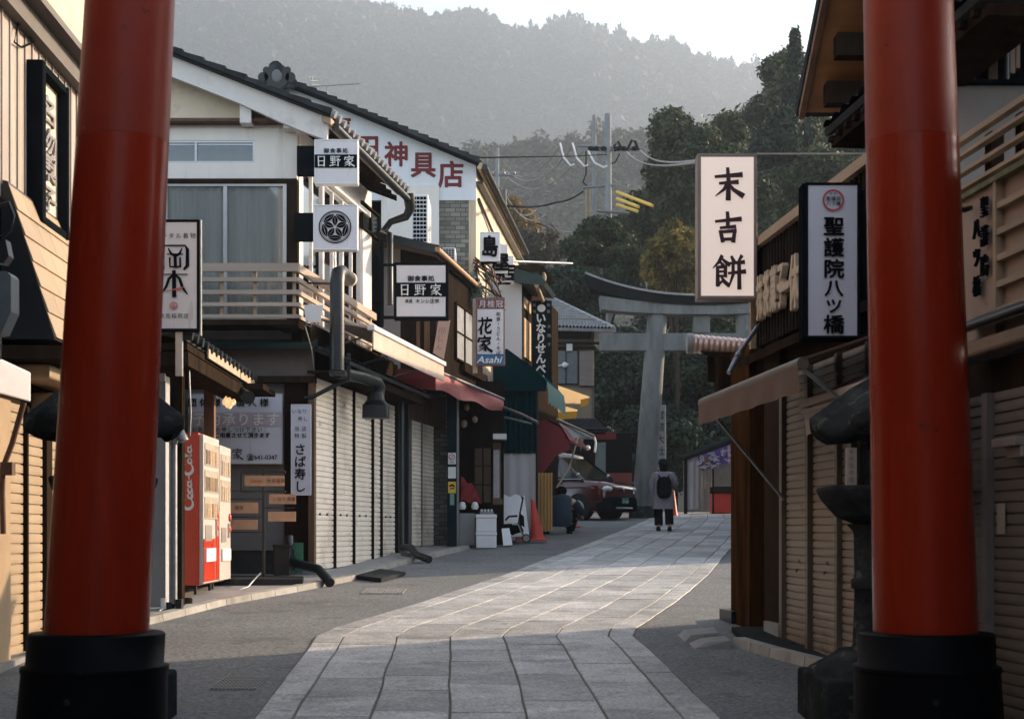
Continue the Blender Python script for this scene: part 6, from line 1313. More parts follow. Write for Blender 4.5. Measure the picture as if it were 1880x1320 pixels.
def walker():
    base = W(1218, 977, 34.7); base.z = gz(34.7)+.012
    r_ = root('person', base, 'woman with a grey coat, dark cap and black backpack walking away up the lane', 'person')
    def J0(x, y, z): return (x, y, z)
    Jn = [(J0(0,0,.86), .13, .10), (J0(0,.01,1.05), .125, .09), (J0(0,.0,1.28), .15, .10), (J0(0,0,1.37), .055), (J0(0,.02,1.44), .07, .08), (J0(0,.02,1.53), .085, .095)]
    Bn = [(0,1),(1,2),(2,3),(3,4),(4,5)]
    def limb(start, pts):
        k = start
        for p in pts: Jn.append(p); Bn.append((k, len(Jn)-1)); k = len(Jn)-1
        return k
    limb(0, [(J0(-.10,.02,.80), .085), (J0(-.11,.05,.46), .06), (J0(-.11,-.04,.09), .04), (J0(-.12,.08,.035), .035)])
    limb(0, [(J0(.10,-.02,.80), .085), (J0(.12,-.06,.46), .06), (J0(.13,-.10,.10), .04), (J0(.14,.0,.035), .035)])
    wl_ = limb(2, [(J0(-.19,0,1.30), .055), (J0(-.25,.03,1.04), .042), (J0(-.22,.10,.82), .03)]); hand(Jn, Bn, wl_, (-.22,.10,.82), (0.05,.2,-1), (0,1,.1))
    wr_ = limb(2, [(J0(.19,0,1.30), .055), (J0(.27,.02,1.06), .042), (J0(.22,.22,1.14), .03)]); hand(Jn, Bn, wr_, (.22,.22,1.14), (-.3,.8,.4), (0,.2,1))
    skinmesh('body', Jn, Bn, skin, r_)
    def R_(c, rx, ry, n=18): return ering(Vector(base)+Vector(c), rx, ry, n)
    b_ = MB(); b_.loft([R_((0,0,.50), .25, .18), R_((0,0,.62), .245, .175), R_((0,.0,.85), .22, .16), R_((0,.0,1.06), .20, .145), R_((0,0,1.22), .215, .14), R_((0,0,1.32), .185, .12), R_((0,.0,1.37), .10, .09), R_((0,.0,1.40), .07, .07)])
    for pts, rr in [([(-.17,0,1.31), (-.245,.02,1.16), (-.265,.04,1.04), (-.235,.09,.86)], [.075,.07,.068,.06]), ([(.17,0,1.31), (.25,.01,1.18), (.285,.03,1.06), (.24,.20,1.12)], [.075,.07,.068,.055])]:
        b_.tube([base+Vector(p) for p in pts], rr, 12)
    ct = obj('coat', b_, coatm, r_)
    b_ = MB()
    for s_, pts in [(-1, [(-.10,.0,.80), (-.11,.04,.46), (-.11,-.03,.14)]), (1, [(.10,0,.80), (.12,-.05,.46), (.13,-.09,.15)])]: b_.tube([base+Vector(p) for p in pts], [.105, .098, .095], 14)
    obj('trousers', b_, clothb, r_)
    b_ = MB()
    for x, y in [(-.115, .0), (.135, -.06)]: b_.loft([ering(base+Vector((x, y, z)), rx, ry, 14, None, 2.4) for z, rx, ry in [(.0, .047, .12), (.025, .05, .125), (.06, .045, .10), (.10, .042, .06)]])
    obj('shoes', b_, mat('black_shoe', (.02,.02,.022), .5), r_)
    b_ = MB(); b_.loft([ering(base+Vector((0, y, .98)), .17*k, .25*k, 16, Matrix.Rotation(R(90), 3, 'X'), 3) for y, k in [(-.10, .85), (-.13, 1), (-.22, 1), (-.28, .85), (-.29, .6)]]); b_.loft([ering(base+Vector((0, y, .86)), .12*k, .10*k, 14, Matrix.Rotation(R(90), 3, 'X'), 3) for y, k in [(-.27, 1), (-.32, .95), (-.33, .7)]])
    for s_ in (-1, 1): b_.tube([base+Vector((s_*.10, -.14, 1.20)), base+Vector((s_*.12, -.02, 1.36)), base+Vector((s_*.11, .12, 1.22)), base+Vector((s_*.11, .14, 1.02))], .022, 8)
    obj('backpack', b_, clothb, r_)
    b_ = MB(); b_.ell(base+Vector((0, .005, 1.49)), .10, .11, .11); b_.loft([ering(base+Vector((0, -.055, z)), rx, .05, 12) for z, rx in [(1.16, .05), (1.25, .08), (1.36, .095), (1.48, .09)]]); obj('hair', b_, hairm, r_)
    b_ = MB(); b_.loft([ering(base+Vector((0, .01, z)), rx, ry, 18) for z, rx, ry in [(1.51, .108, .118), (1.54, .112, .122), (1.60, .10, .11), (1.635, .06, .07), (1.645, .02, .02)]]); b_.loft([ering(base+Vector((0, .10, z)), .09, .10, 14) for z in (1.515, 1.525)]); obj('cap', b_, mat('dark_teal_cap', (.02,.035,.04), .9), r_)
walker()
def croucher():
    base = W(1026, 972, 33.6); base.z = gz(33.6)
    r_ = root('person', base, 'man in dark navy clothes crouching with his back turned beside the red cone', 'person'); r_.scale = (1.3, 1.1, 1.0)
    Jn = [((0,-.10,.30), .16, .13), ((.02,.0,.50), .15, .12), ((.05,.12,.72), .17, .12), ((.05,.20,.80), .06), ((.04,.26,.86), .075, .08), ((.04,.29,.94), .085, .09)]
    Bn = [(0,1),(1,2),(2,3),(3,4),(4,5)]
    def limb(start, pts):
        k = start
        for p in pts: Jn.append(p); Bn.append((k, len(Jn)-1)); k = len(Jn)-1
        return k
    limb(0, [((-.14,-.05,.30), .10), ((-.24,.30,.42), .07), ((-.20,.02,.10), .05), ((-.22,.12,.035), .04)])
    limb(0, [((.14,-.05,.30), .10), ((.22,.30,.46), .07), ((.18,.06,.10), .05), ((.19,.16,.035), .04)])
    a = limb(2, [((-.17,.14,.72), .07), ((-.22,.34,.54), .055), ((-.06,.52,.46), .035)]); hand(Jn, Bn, a, (-.06,.52,.46), (.3,.6,-.3), (0,.2,1))
    a = limb(2, [((.25,.14,.70), .07), ((.34,.22,.52), .055), ((.40,.36,.42), .035)]); hand(Jn, Bn, a, (.40,.36,.42), (.1,.7,-.4), (0,.2,1))
    skinmesh('body', Jn, Bn, skin, r_)
    def R_(c, rx, ry, t=0): return ering(base+Vector(c), rx, ry, 18, Matrix.Rotation(R(t), 3, 'X'))
    b_ = MB(); b_.loft([R_((0,-.13,.20), .20, .15, 20), R_((0,-.12,.34), .235, .19, 10), R_((.01,-.02,.54), .205, .18, -15), R_((.04,.10,.72), .20, .15, -30), R_((.05,.18,.80), .17, .11, -40), R_((.05,.21,.83), .08, .08, -40)])
    b_.tube([base+Vector(p) for p in [(-.16,.13,.72), (-.25,.33,.55), (-.08,.50,.47)]], [.085, .075, .06], 12); b_.tube([base+Vector(p) for p in [(.25,.13,.70), (.36,.22,.53), (.40,.34,.44)]], [.085, .075, .055], 12); obj('jacket', b_, clothd, r_)
    b_ = MB()
    for s_ in (-1, 1): b_.tube([base+Vector((s_*.13,-.06,.27)), base+Vector((s_*.24,.28,.44)), base+Vector((s_*.23,.20,.28)), base+Vector((s_*.20,.04,.10))], [.13, .10, .095, .075], 12)
    obj('trousers', b_, clothb, r_)
    b_ = MB()
    for x, y in [(-.21, .06), (.185, .10)]: b_.loft([ering(base+Vector((x, y, z)), rx, ry, 14, None, 2.4) for z, rx, ry in [(.0, .05, .13), (.03, .053, .135), (.07, .048, .10), (.11, .045, .06)]])
    obj('shoes', b_, clothb, r_)
    b_ = MB(); b_.ell(base+Vector((.04, .275, .945)), .105, .115, .115); obj('hair', b_, hairm, r_)
croucher()
# ------------------------------------------------------------------ right-hand shop: screen, awnings, shutters
Ff = Fr(2.30, 13.1, -.086, -1); PFf = Ff.P
rF = root('screen_shop', (2.3, 13.1, gz(13.1)), 'dark timber shop with a slatted upper screen and tan shutters under brown awnings', 'house')
zbF, ztF = Z(1195, 12.7), Z(690, 13.1)
b_ = MB(); Ff.box(b_, Ff.u(1342), Ff.u(1376), -.24, 0, gz(14.5), Z(640, 14.5)); obj('post', b_, mat('brown_corner_post', (.028,.016,.010), .7, .5, 6, .25, 20, streak=True, alt=(.12,.055,.022)), rF)  # near-black wood with random brown streaks
b_ = MB(); Ff.box(b_, Ff.u(1330), Ff.u(1352), -.1, .05, gz(14.8), gz(14.8)+.12); obj('post_foot', b_, blackmetal, rF)
b_ = MB(); Ff.box(b_, Ff.u(1404), Ff.u(1374), -.35, -.28, gz(14), ztF+.5); obj('wall', b_, dark, rF)
b_ = MB(); Ff.box(b_, Ff.u(1431), Ff.u(1403), -.3, .0, Z(1140, 13.4), ztF+.4); obj('wall_panel', b_, mat('brown_panel', (.055,.04,.03), .6, .15, 4), rF)
b_ = MB(); Ff.box(b_, Ff.u(1433), Ff.u(1406), -.3, .02, gz(13.4), Z(1141, 13.4)); obj('stone_base', b_, concrete, rF)
for a, c in [(1438, 1479), (1486, 1534), (1539.5, 1590), (1596, 1660), (1668, 1740)]:
    b_ = MB(); shutter(b_, PFf, Ff.u(c), Ff.u(a), zbF, ztF, .062, -.03, .014); obj('shutter', b_, shut_tan, rF)
for a, c in [(1438, 1479), (1486, 1534), (1539.5, 1590)]:
    for t in (.45, .55):
        b_ = MB(); u = Ff.u(a)*(1-t)+Ff.u(c)*t; Ff.box(b_, u-.02, u+.02, -.04, -.022, zbF+.66+.08*(t > .5), zbF+.685+.08*(t > .5)); obj('lock', b_, blackmetal, rF)
each('shutter_rail', mat('shutter_rail_brown', (.10,.08,.062), .5), rF, [lambda m, px=px: Ff.box(m, Ff.u(px+2.4), Ff.u(px-2.4), -.07, .012, zbF, ztF) for px in (1435, 1482.5, 1536.7, 1593)])
b_ = MB(); Ff.box(b_, -4.3, .1, -.4, .05, gz(9)-.1, zbF-.004); obj('sill', b_, mat('sill_concrete', (.14,.12,.105), .8, .25, 4, .2, 30), rF)
b_ = MB(); Ff.box(b_, -4.3, 1.9, -.3, -.06, ztF, 1.7+CZ); obj('lintel_wall', b_, wood_dark, rF)
zs0, zs1 = Z(640, 13.79), Z(450, 13.79)
uA0, uA1 = Ff.u(1640), Ff.u(1393)
b_ = MB(); u = uA0
while u < uA1: Ff.box(b_, u, u+.045, -.03, .04, zs0, zs1-.06); u += .098
sc_ = obj('slatted_screen', b_, mat('screen_slat', (.035,.028,.024), .7, .4, 7, .2, 30, streak=True, alt=(.06,.05,.042)), rF)
b_ = MB(); Ff.box(b_, uA0, uA1, -.10, -.06, zs0, zs1-.05); obj('screen_back', b_, dark, sc_)
b_ = MB(); Ff.box(b_, uA0, uA1+.02, -.06, .09, zs1-.06, zs1+.02); Ff.box(b_, uA1-.03, uA1+.03, -.08, .08, zs0, zs1-.061); obj('screen_rail', b_, wood_pale, sc_)
b_ = MB(); b_.extr([PFf(uA0, -.05, zs0), PFf(uA0, .10, zs0-.06), PFf(uA0, .10, zs0-.14), PFf(uA0, -.05, zs0-.07)], Ff.P(uA1+.4, 0, 0)-Ff.P(uA0, 0, 0)); obj('skirt_roof', b_, wood_dark, rF)
b_ = MB(); ud = Ff.P(0, 0, 0)-Ff.P(1, 0, 0)      # letters read from the far end towards the camera
write(b_, '抹茶菓子', Ff.P(Ff.u(1404, .06), .06, Ff.z(1404, 548, .06)), ud, UZ, .40, False, .235, .035, .50); write(b_, '一休', Ff.P(Ff.u(1450, .06), .06, Ff.z(1450, 530, .06)), ud, UZ, .46, False, .30, .04, .62)
o_ = obj('raised_letters', b_, mat('pale_wood_letters', (.42,.33,.24), .6, .2, 8), rF); sd = o_.modifiers.new('solid', 'SOLIDIFY'); sd.thickness = .05; sd.offset = 1
# second-floor pent roof and the big gable roof behind it
zP = Ff.z(1512, 240, .06); uP = Ff.u(1512, .06)
b_ = MB(); tile_roof(b_, PFf(-4.5, .06, zP), PFf(uP, .06, zP), PFf(uP, -1.2, zP+.45), PFf(-4.5, -1.2, zP+.45), 14, 5, .03, .02); obj('pent_roof', b_, tile_dark, rF)
b_ = MB(); Ff.box(b_, -4.5, uP, -.4, .0, zP-.13, zP-.06); 
for i in range(16): Ff.box(b_, -4.4+i*.2, -4.34+i*.2, -.3, .04, zP-.10, zP-.062) if -4.34+i*.2 < uP else None
obj('rafters', b_, wood_dark, rF)
b_ = MB(); b_.box(2.75, 7, 10.4, 15.0, gz(13), 4.05); obj('core', b_, dark, rF)
xv = X(1472, 15.1); zlo = Z(207, 15.1); sl2 = (Z(0, 14.0)-zlo)/1.1
b_ = MB()
def rp(x, y, o): return Vector((x, y, zlo+(15.1-y)*sl2+o))
b_.hexa([rp(xv, 9.6, 0), rp(8, 9.6, 0), rp(8, 15.1, 0), rp(xv, 15.1, 0), rp(xv, 9.6, .05), rp(8, 9.6, .05), rp(8, 15.1, .05), rp(xv, 15.1, .05)]); obj('soffit', b_, soffit, rF)
b_ = MB(); b_.hexa([rp(xv-.04, 9.6, .052), rp(8, 9.6, .052), rp(8, 15.2, .052), rp(xv-.04, 15.2, .052), rp(xv-.04, 9.6, .18), rp(8, 9.6, .18), rp(8, 15.2, .18), rp(xv-.04, 15.2, .18)]); obj('roof', b_, tile_dark, rF)
b_ = MB(); b_.hexa([rp(xv-.025, 9.6, -.05), rp(xv+.03, 9.6, -.05), rp(xv+.03, 15.12, -.05), rp(xv-.025, 15.12, -.05), rp(xv-.025, 9.6, .05), rp(xv-.002, 9.6, .05), rp(xv-.002, 15.12, .05), rp(xv-.025, 15.12, .05)]); obj('barge_board', b_, wood_brown, rF)
for y in (14.75, 14.28, 13.7):
    b_ = MB(); b_.box(xv+.16, 8, y-.09, y+.09, rp(0, y, 0).z-.26, rp(0, y, 0).z-.05); obj('purlin', b_, wood_dark, rF)
b_ = MB(); b_.box(xv+.9, 8, 11.0, 14.6, 5.0, rp(0, 14.7, 0).z); obj('upper_wall', b_, wood_dark, rF)
# awnings
def roll_awning(fr, n, pa, pb, zA, drop, m, name, label, sag=0, stays=()):
    ua, ub = fr.u(pa, n), fr.u(pb, n); r_ = root(name, fr.P((ua+ub)/2, n, zA), label, 'awning')
    b_ = MB(); b_.tube([fr.P(ua, n, zA), fr.P(ub, n, zA)], .04, 10); obj('front_bar', b_, mat('brown_bar', (.10,.078,.06), .5), r_)
    b_ = MB(); b_.hexa([fr.P(ua, n, zA+.02), fr.P(ub, n, zA+.02), fr.P(ub, .05, zA+.24), fr.P(ua, .05, zA+.24), fr.P(ua, n, zA+.035), fr.P(ub, n, zA+.035), fr.P(ub, .05, zA+.255), fr.P(ua, .05, zA+.255)]); obj('canvas', b_, m, r_)
    b_ = MB(); b_.grid(lambda u, v: fr.P(ua+(ub-ua)*u, n+.03+.012*math.sin(u*30)*v, zA-.02-drop*v-(sag*math.sin(u*math.pi)*v)), 40, 4); obj('valance', b_, m, r_)
    b_ = MB()
    for (px, dz, n2) in stays: uu = fr.u(px, n); b_.tube([fr.P(uu, n, zA-.03), fr.P(uu-.25*(1 if dz < .4 else -.0), n2, zA-dz)], .014, 6)
    obj('stay', b_, steel, r_); return r_
roll_awning(Ff, .70, 1289, 1474, CZ+1.085, .17, awn_brown, 'awning', 'long brown canvas awning with a short valance, below the slatted screen', 0, [(1296, .82, .03), (1472, .42, .2)])
r_ = root('awning', PFf(-1.7, .45, CZ+.8), 'short greyish pink awning with a drooping cloth corner above the stone lantern', 'awning')
ua, ub = Ff.u(1580, .42), Ff.u(1465, .42); zA = Ff.z(1465, 741, .42)
b_ = MB(); Ff.box(b_, ua, ub, .36, .42, zA-.03, zA+.02); Ff.box(b_, ua, ub, .30, .40, zA-.075, zA-.045); obj('front_bar', b_, awn_beige, r_, bevel=.006)
b_ = MB(); b_.grid(lambda u, v: PFf(ua+(ub-ua)*u, .38-.02*v+.03*math.sin(u*16)*v, zA-.06-(.10+.13*max(0, u-.72)/.28+.02*math.sin(u*18))*v), 36, 5); b_.hexa([PFf(ua, .0, zA+.18), PFf(ub, .0, zA+.18), PFf(ub, .38, zA+.01), PFf(ua, .38, zA+.01), PFf(ua, 0, zA+.19), PFf(ub, 0, zA+.19), PFf(ub, .38, zA+.02), PFf(ua, .38, zA+.02)]); obj('canvas', b_, awn_grey, r_)
# shop signs facing down the lane
dK = 13.5
r_ = sign('upright_sign', 'tall pink white sign of three brushed dark characters, faint glow put in for the sun', 1281, 1390, 282, 549, dK, .20, sign_warm, mat('bronze_frame', (.20,.16,.14), .45, .2, 5, metal=.4), 6)
b_ = MB(); wpx(b_, '末', 1337, 338, 58, dK, True, None, .55, 1, 'brush'); wpx(b_, '吉', 1336, 417, 54, dK, True, None, .55, 1, 'brush'); wpx(b_, '餅', 1337, 499, 58, dK, True, None, .55, 1, 'brush'); obj('lettering', b_, maroon_ink, r_)
b_ = MB(); b_.tube([W(1390, 545, dK+.1), W(1405, 548, dK+.2)], .02, 8); b_.tube([W(1391, 600, 13.6), W(1352, 655, 13.2)], .02, 8); b_.tube([W(1358, 648, 13.25), W(1338, 685, 13.1)], [.03, .02], 8); b_.tube([W(1400, 586, 13.7), W(1389, 602, 13.6)], .008, 6); obj('bracket', b_, steel, r_)
dH = 10.6
r_ = sign('upright_sign', 'tall cool white sign of blocky black characters under a red ring', 1479, 1579, 335, 621, dH, .24, sign_cool, sign_dark, 5)
b_ = MB(); b_.fb(1579.5, 1592, 350, 610, dH+.05, .12); b_.fb(1474, 1478.5, 337, 619, dH+.04, .16); obj('bracket', b_, sign_dark, r_)
b_ = MB(); 
for ch, py, h in [('聖', 416, 36), ('護', 455, 36), ('院', 494, 36), ('八', 529, 33), ('ツ', 562, 30), ('橋', 596, 36)]: wpx(b_, ch, 1531, py, h, dH, True, None, .04, 1.08)
obj('lettering', b_, ink, r_)
b_ = MB(); c = W(1530, 368, dH-.006); q = dH/F; n_ = 40
b_.add([c+Vector((r*math.cos(2*math.pi*i/n_), 0, r*math.sin(2*math.pi*i/n_)))*q for r in (20, 16.5) for i in range(n_)], [(i, (i+1) % n_, n_+(i+1) % n_, n_+i) for i in range(n_)]); obj('red_ring', b_, mat('ring_red', (.38,.05,.06), .5), r_)
b_ = MB(); wpx(b_, '聖護院', 1521, 365, 8.5, dH, False, 9.2, .02); wpx(b_, '八ツ橋', 1521, 374, 8.5, dH, False, 9.2, .02); wpx(b_, '本家', 1526, 356, 5.5, dH, False, 7, .0); obj('lettering', b_, ink, r_)
# small tiled porch end beyond the corner post
r_ = root('porch_roof', W(1330, 632, 15.2), 'sunlit ribbed tile roll with a round end cap at the end of the slatted shop', 'roof')
p0, p1 = W(1272, 631, 15.2), W(1402, 642, 15.2)
b_ = MB(); b_.tube([p0+(p1-p0)*(i/60) for i in range(61)], [.085+.012*abs(math.sin(i/60*math.pi*13)) for i in range(61)], 16); obj('tile_roll', b_, mat('pinkish_metal_tile', (.50,.38,.34), .32, .1, 5, metal=.35), r_)
b_ = MB(); b_.tube([p0+Vector((-.06, 0, 0)), p0], .10, 20); obj('end_cap', b_, mat('grey_cap', (.20,.21,.21), .7), r_, bevel=.01)
b_ = MB(); b_.hexa([W(1300, 655, 15.1), W(1400, 668, 15.1), W(1400, 668, 15.6), W(1300, 655, 15.6), W(1285, 645, 15.1), W(1402, 648, 15.1), W(1402, 648, 15.6), W(1285, 645, 15.6)]); b_.fb(1318, 1345, 655, 760, 15.0, .3); b_.fb(1300, 1312, 652, 700, 15.2, .1); obj('bracket', b_, wood_dark, r_)
# nearest building on the right: terrace rail, panel wall, shutters
rG = root('terrace_shop', (2.75, 8.6, gz(8.6)), 'beige shop with a slatted timber terrace rail and dark raised wall letters', 'house')
b_ = MB(); b_.box(2.62, 7, 10.0, 10.2, 3.4, Z(158, 10)); obj('wall', b_, greywall, rG)
b_ = MB(); b_.box(2.62, 7, 9.95, 10.25, Z(158, 10), Z(150, 10)); obj('beam', b_, sign_dark, rG)
u0, u1 = Ff.u(1960), Ff.u(1700)
ub_ = -24.0
def zat(px, py): return Ff.z(px, py)
b_ = MB()
for py in (250, 280, 312, 342): z_ = zat(1765, py); Ff.box(b_, u0, u1, -.05, .0, z_-.034 if py == 250 else z_-.022, z_)
obj('terrace_rail', b_, wood_pale, rG)
each('rail_post', wood_dark, rG, [lambda m, px=px: Ff.box(m, Ff.u(px+6), Ff.u(px-6), -.13, -.055, zat(1765, 345)-.1, zat(1765, 250)-.05) for px in (1797, 1852, 1920)])
zc_, zd_ = zat(1765, 372), zat(1765, 640)
b_ = MB(); Ff.box(b_, Ff.u(1830), u1, -.12, .0, zd_, zc_); Ff.box(b_, u0, Ff.u(1830), -.12, -.03, zd_, zc_); obj('wall', b_, pinkwall, rG)
b_ = MB(); Ff.box(b_, u0, u1, -.3, .03, zc_, zc_+.03); obj('ledge', b_, mat('mossy_ledge', (.14,.13,.07), .9, .4, 12, .3, 40), rG)
b_ = MB()
for k in range(5): z_ = zc_-.12-k*.145; Ff.box(b_, u0, Ff.u(1830), -.029, .015, z_-.035, z_)
Ff.box(b_, Ff.u(1834), Ff.u(1829), -.03, .02, zd_, zc_); obj('battens', b_, wood_pale, rG)
b_ = MB(); zz = zc_-.115
for col, chs, px, zo in [(0, '聖護院', 1810, 0), (1, '八ツ橋', 1796, -.10)]:
    write(b_, chs, Ff.P(Ff.u(px, .02), .02, zz+zo), ud, UZ, .125, True, .165, .0, .8)
o_ = obj('wall_letters', b_, sign_dark, rG); sd = o_.modifiers.new('solid', 'SOLIDIFY'); sd.thickness = .018; sd.offset = 1
ue = Ff.u(1752, .13); ze2 = Ff.z(1770, 602, .13)
b_ = MB(); b_.extr([PFf(u0, -.1, ze2+.14), PFf(u0, .12, ze2+.02), PFf(u0, .12, ze2-.03), PFf(u0, -.1, ze2+.09)], Ff.P(ue, 0, 0)-Ff.P(u0, 0, 0)); b_.tube([PFf(u0, .13, ze2), PFf(ue, .13, ze2)], .02, 8); obj('eave', b_, blackmetal, rG)
b_ = MB(); Ff.box(b_, u0, ue, -.05, .09, ze2-.16, ze2-.07); obj('awning_case', b_, mat('brown_case', (.22,.15,.11), .5), rG, bevel=.02)
b_ = MB(); Ff.box(b_, u0, u1, -.3, -.06, CZ+.75, zd_-.1); obj('lintel_wall', b_, wood_dark, rG)
for a, c in [(1752, 1806), (1815, 1960)]:
    b_ = MB(); shutter(b_, PFf, Ff.u(c), Ff.u(a), gz(8.5)+.08, CZ+.78, .062, -.03, .014); obj('shutter', b_, shut_grey, rG)
b_ = MB(); Ff.box(b_, Ff.u(1815.5), Ff.u(1805.5), -.08, .012, gz(8.5)+.08, CZ+.78); obj('shutter_rails', b_, mat('grey_rail', (.15,.125,.11), .5), rG)
b_ = MB(); Ff.box(b_, u0, u1, -.3, .05, gz(8)-.2, gz(8.5)+.078); obj('footing', b_, concrete, rG)
b_ = MB(); Ff.box(b_, Ff.u(1839), Ff.u(1826), -.02, -.012, zat(1830, 980), zat(1830, 924)); obj('paper_strip', b_, mat('paper_strip', (.33,.27,.22), .9), rG)
b_ = MB(); Ff.box(b_, Ff.u(1895), Ff.u(1852), -.01, .10, zat(1860, 822), zat(1860, 806)); Ff.box(b_, Ff.u(1895), Ff.u(1866), -.01, .06, zat(1866, 842), zat(1866, 822)); obj('letter_slot', b_, mat('slot_metal', (.28,.24,.22), .4, metal=.4), rG, bevel=.005)
b_ = MB(); b_.box(2.7, 7, 10.5, 10.6, Z(150, 10.5)-.3, 6.5); obj('upper_void', b_, dark, rG)
b_ = MB(); b_.box(2.7, 7, 10.21, 10.5, 3.4, Z(158, 10)); obj('upper_floor', b_, wood_dark, rG)
b_ = MB()
for px in (1786, 1848): b_.tube([W(px, -10, 10.1), W(px, 152, 10.1)], .018, 10)
b_.fb(1842, 1854, 57, 62, 10.07, .06); obj('downpipe', b_, mat('grey_pipe', (.08,.09,.10), .5), rG)
b_ = MB(); b_.fb(1855, 1864, 10, 135, 10.15, .1); b_.fb(1866, 1873, 5, 125, 10.2, .1); b_.fb(1815, 1832, 98, 150, 10.35, .1); obj('hanging_board', b_, pinkwall, rG)
ea = W(1764, 28, 9.6); eb = W(1850, -42, 8.6)
b_ = MB(); b_.extr([ea, ea+Vector((0, 0, .06)), ea+Vector((.14, 0, .09)), ea+Vector((.14, 0, .03))], (eb-ea)*2); b_.tube([ea+Vector((-.03, 0, .01)), ea+(eb-ea)*2+Vector((-.03, 0, .01))], .035, 8); obj('roof_eave', b_, mat('eave_grey', (.12,.13,.14), .5), rG)
b_ = MB(); b_.extr([ea+Vector((.14, 0, .0)), ea+Vector((.14, 0, .05)), ea+Vector((.9, 0, .35)), ea+Vector((.9, 0, .30))], (eb-ea)*2); obj('soffit', b_, soffit, rG)
b_ = MB(); b_.tube([W(1782, 382, 8.8), W(1770, 386, 8.75), W(1758, 384, 8.75)], .016, 6); b_.fb(1796, 1806, 352, 385, 8.75, .05); one('wall_hook', b_, blackmetal, W(1795, 384, 8.8), 'black iron bracket on the beige wall above the carved letters', 'bracket')

# ------------------------------------------------------------------ unseen shop added up the right side, its end slanted to shape the sun
rH = root('shade_shop', (4.6, 24, gz(24)), 'unseen gabled shop added behind the slatted screen to shade the lane', 'house')
h0 = [(3.75, 23.2), (6.6, 38.5)]
b_ = MB(); b_.hexa([Vector(p) for p in [(4.35, 24.3, gz(24)), (9.5, 27.6, gz(27)), (13.5, 47, gz(47)), (8.45, 47, gz(47)), (4.35, 24.3, 6.5), (9.5, 27.6, 6.6), (13.5, 47, 7.0), (8.45, 47, 7.0)]]); obj('wall', b_, brownwall, rH)
b_ = MB(); b_.add([Vector(p) for p in [(4.3, 24.2, 6.5), (9.8, 27.7, 6.6), (13.8, 47.3, 7.0), (8.4, 47.3, 7.0), (7.2, 26.0, 7.6), (11, 47.3, 8.2)]], [(0,3,5,4), (1,4,5,2), (0,4,1), (3,2,5)]); obj('roof', b_, tile_dark, rH)

# the same shops run on behind the camera
b_ = MB(); Ff.box(b_, ub_, u0, -.3, .0, gz(-10)-.3, 6.2); obj('wall', b_, brownwall, rG)
for k in range(9):
    b_ = MB(); shutter(b_, PFf, u0-1.5-1.9*k, u0-.1-1.9*k, gz(4)+.05, 2.5, .065, .03, .014); obj('shutter', b_, shut_grey, rG)
r_ = root('shade_shop', (0, -26, gz(-26)), 'dark shop across the far end of the street, behind the photographer', 'house')  # added out of view to block sky light from behind
b_ = MB(); b_.box(-12, 12, -27, -26, gz(-26)-.2, 7.5); obj('wall', b_, brownwall, r_)
b_ = MB(); b_.extr([(-12.5, -25.2, 7.0), (-12.5, -27.5, 9.2), (-12.5, -30, 7.0)], (25, 0, 0)); obj('roof', b_, tile_dark, r_)
# ------------------------------------------------------------------ trees
def quads_mesh(name, V, m):
    """V: (n,4,3) array of leaf quads"""
    n_ = len(V); me = bpy.data.meshes.new(name)
    me.vertices.add(n_*4); me.vertices.foreach_set('co', V.reshape(-1).astype(np.float32))
    me.loops.add(n_*4); me.loops.foreach_set('vertex_index', np.arange(n_*4, dtype=np.int32))
    me.polygons.add(n_); me.polygons.foreach_set('loop_start', np.arange(0, n_*4, 4, dtype=np.int32)); me.polygons.foreach_set('loop_total', np.full(n_, 4, dtype=np.int32))
    me.materials.append(m); me.update(calc_edges=True); me.validate(); return me
def leaf_cloud(seed, lobes, n_, size, up=.35, shell=.55):
    rg = np.random.default_rng(seed); lobes = np.array(lobes, float)        # x,y,z,rx,ry,rz
    wt = (lobes[:,3]*lobes[:,5])**.9; k = rg.choice(len(lobes), n_, p=wt/wt.sum())
    d = rg.normal(size=(n_,3)); d /= np.linalg.norm(d, axis=1)[:,None]
    r = (shell+(1-shell)*rg.random(n_)**.6)[:,None]*(1+.16*rg.normal(size=(n_,1)).clip(-1.5,1.5))
    p = lobes[k,:3]+d*r*lobes[k,3:6]
    nn = d+rg.normal(size=(n_,3))*.7+np.array([0,0,up]); nn /= np.linalg.norm(nn, axis=1)[:,None]
    a = np.cross(nn, rg.normal(size=(n_,3))); a /= np.linalg.norm(a, axis=1)[:,None]; b = np.cross(nn, a)
    s_ = size*rg.uniform(.55, 1.35, (n_,1)); a = a*s_; b = b*s_*.55
    return np.stack([p-a, p-b*.9+nn*s_*.1, p+a, p+b*.9+nn*s_*.1], 1)
def lobes_for(seed, rx, ry, rz, n_, frac=.42):
    rg = random.Random(seed); o_ = []
    for i in range(n_):
        while True:
            x, y, z = rg.uniform(-1,1), rg.uniform(-1,1), rg.uniform(-1,1)
            if .25 < x*x+y*y+z*z < 1: break
        f = frac*rg.uniform(.65, 1.2); o_.append((x*rx*.75, y*ry*.75, z*rz*.8, rx*f, ry*f, rz*f*.8))
    return o_
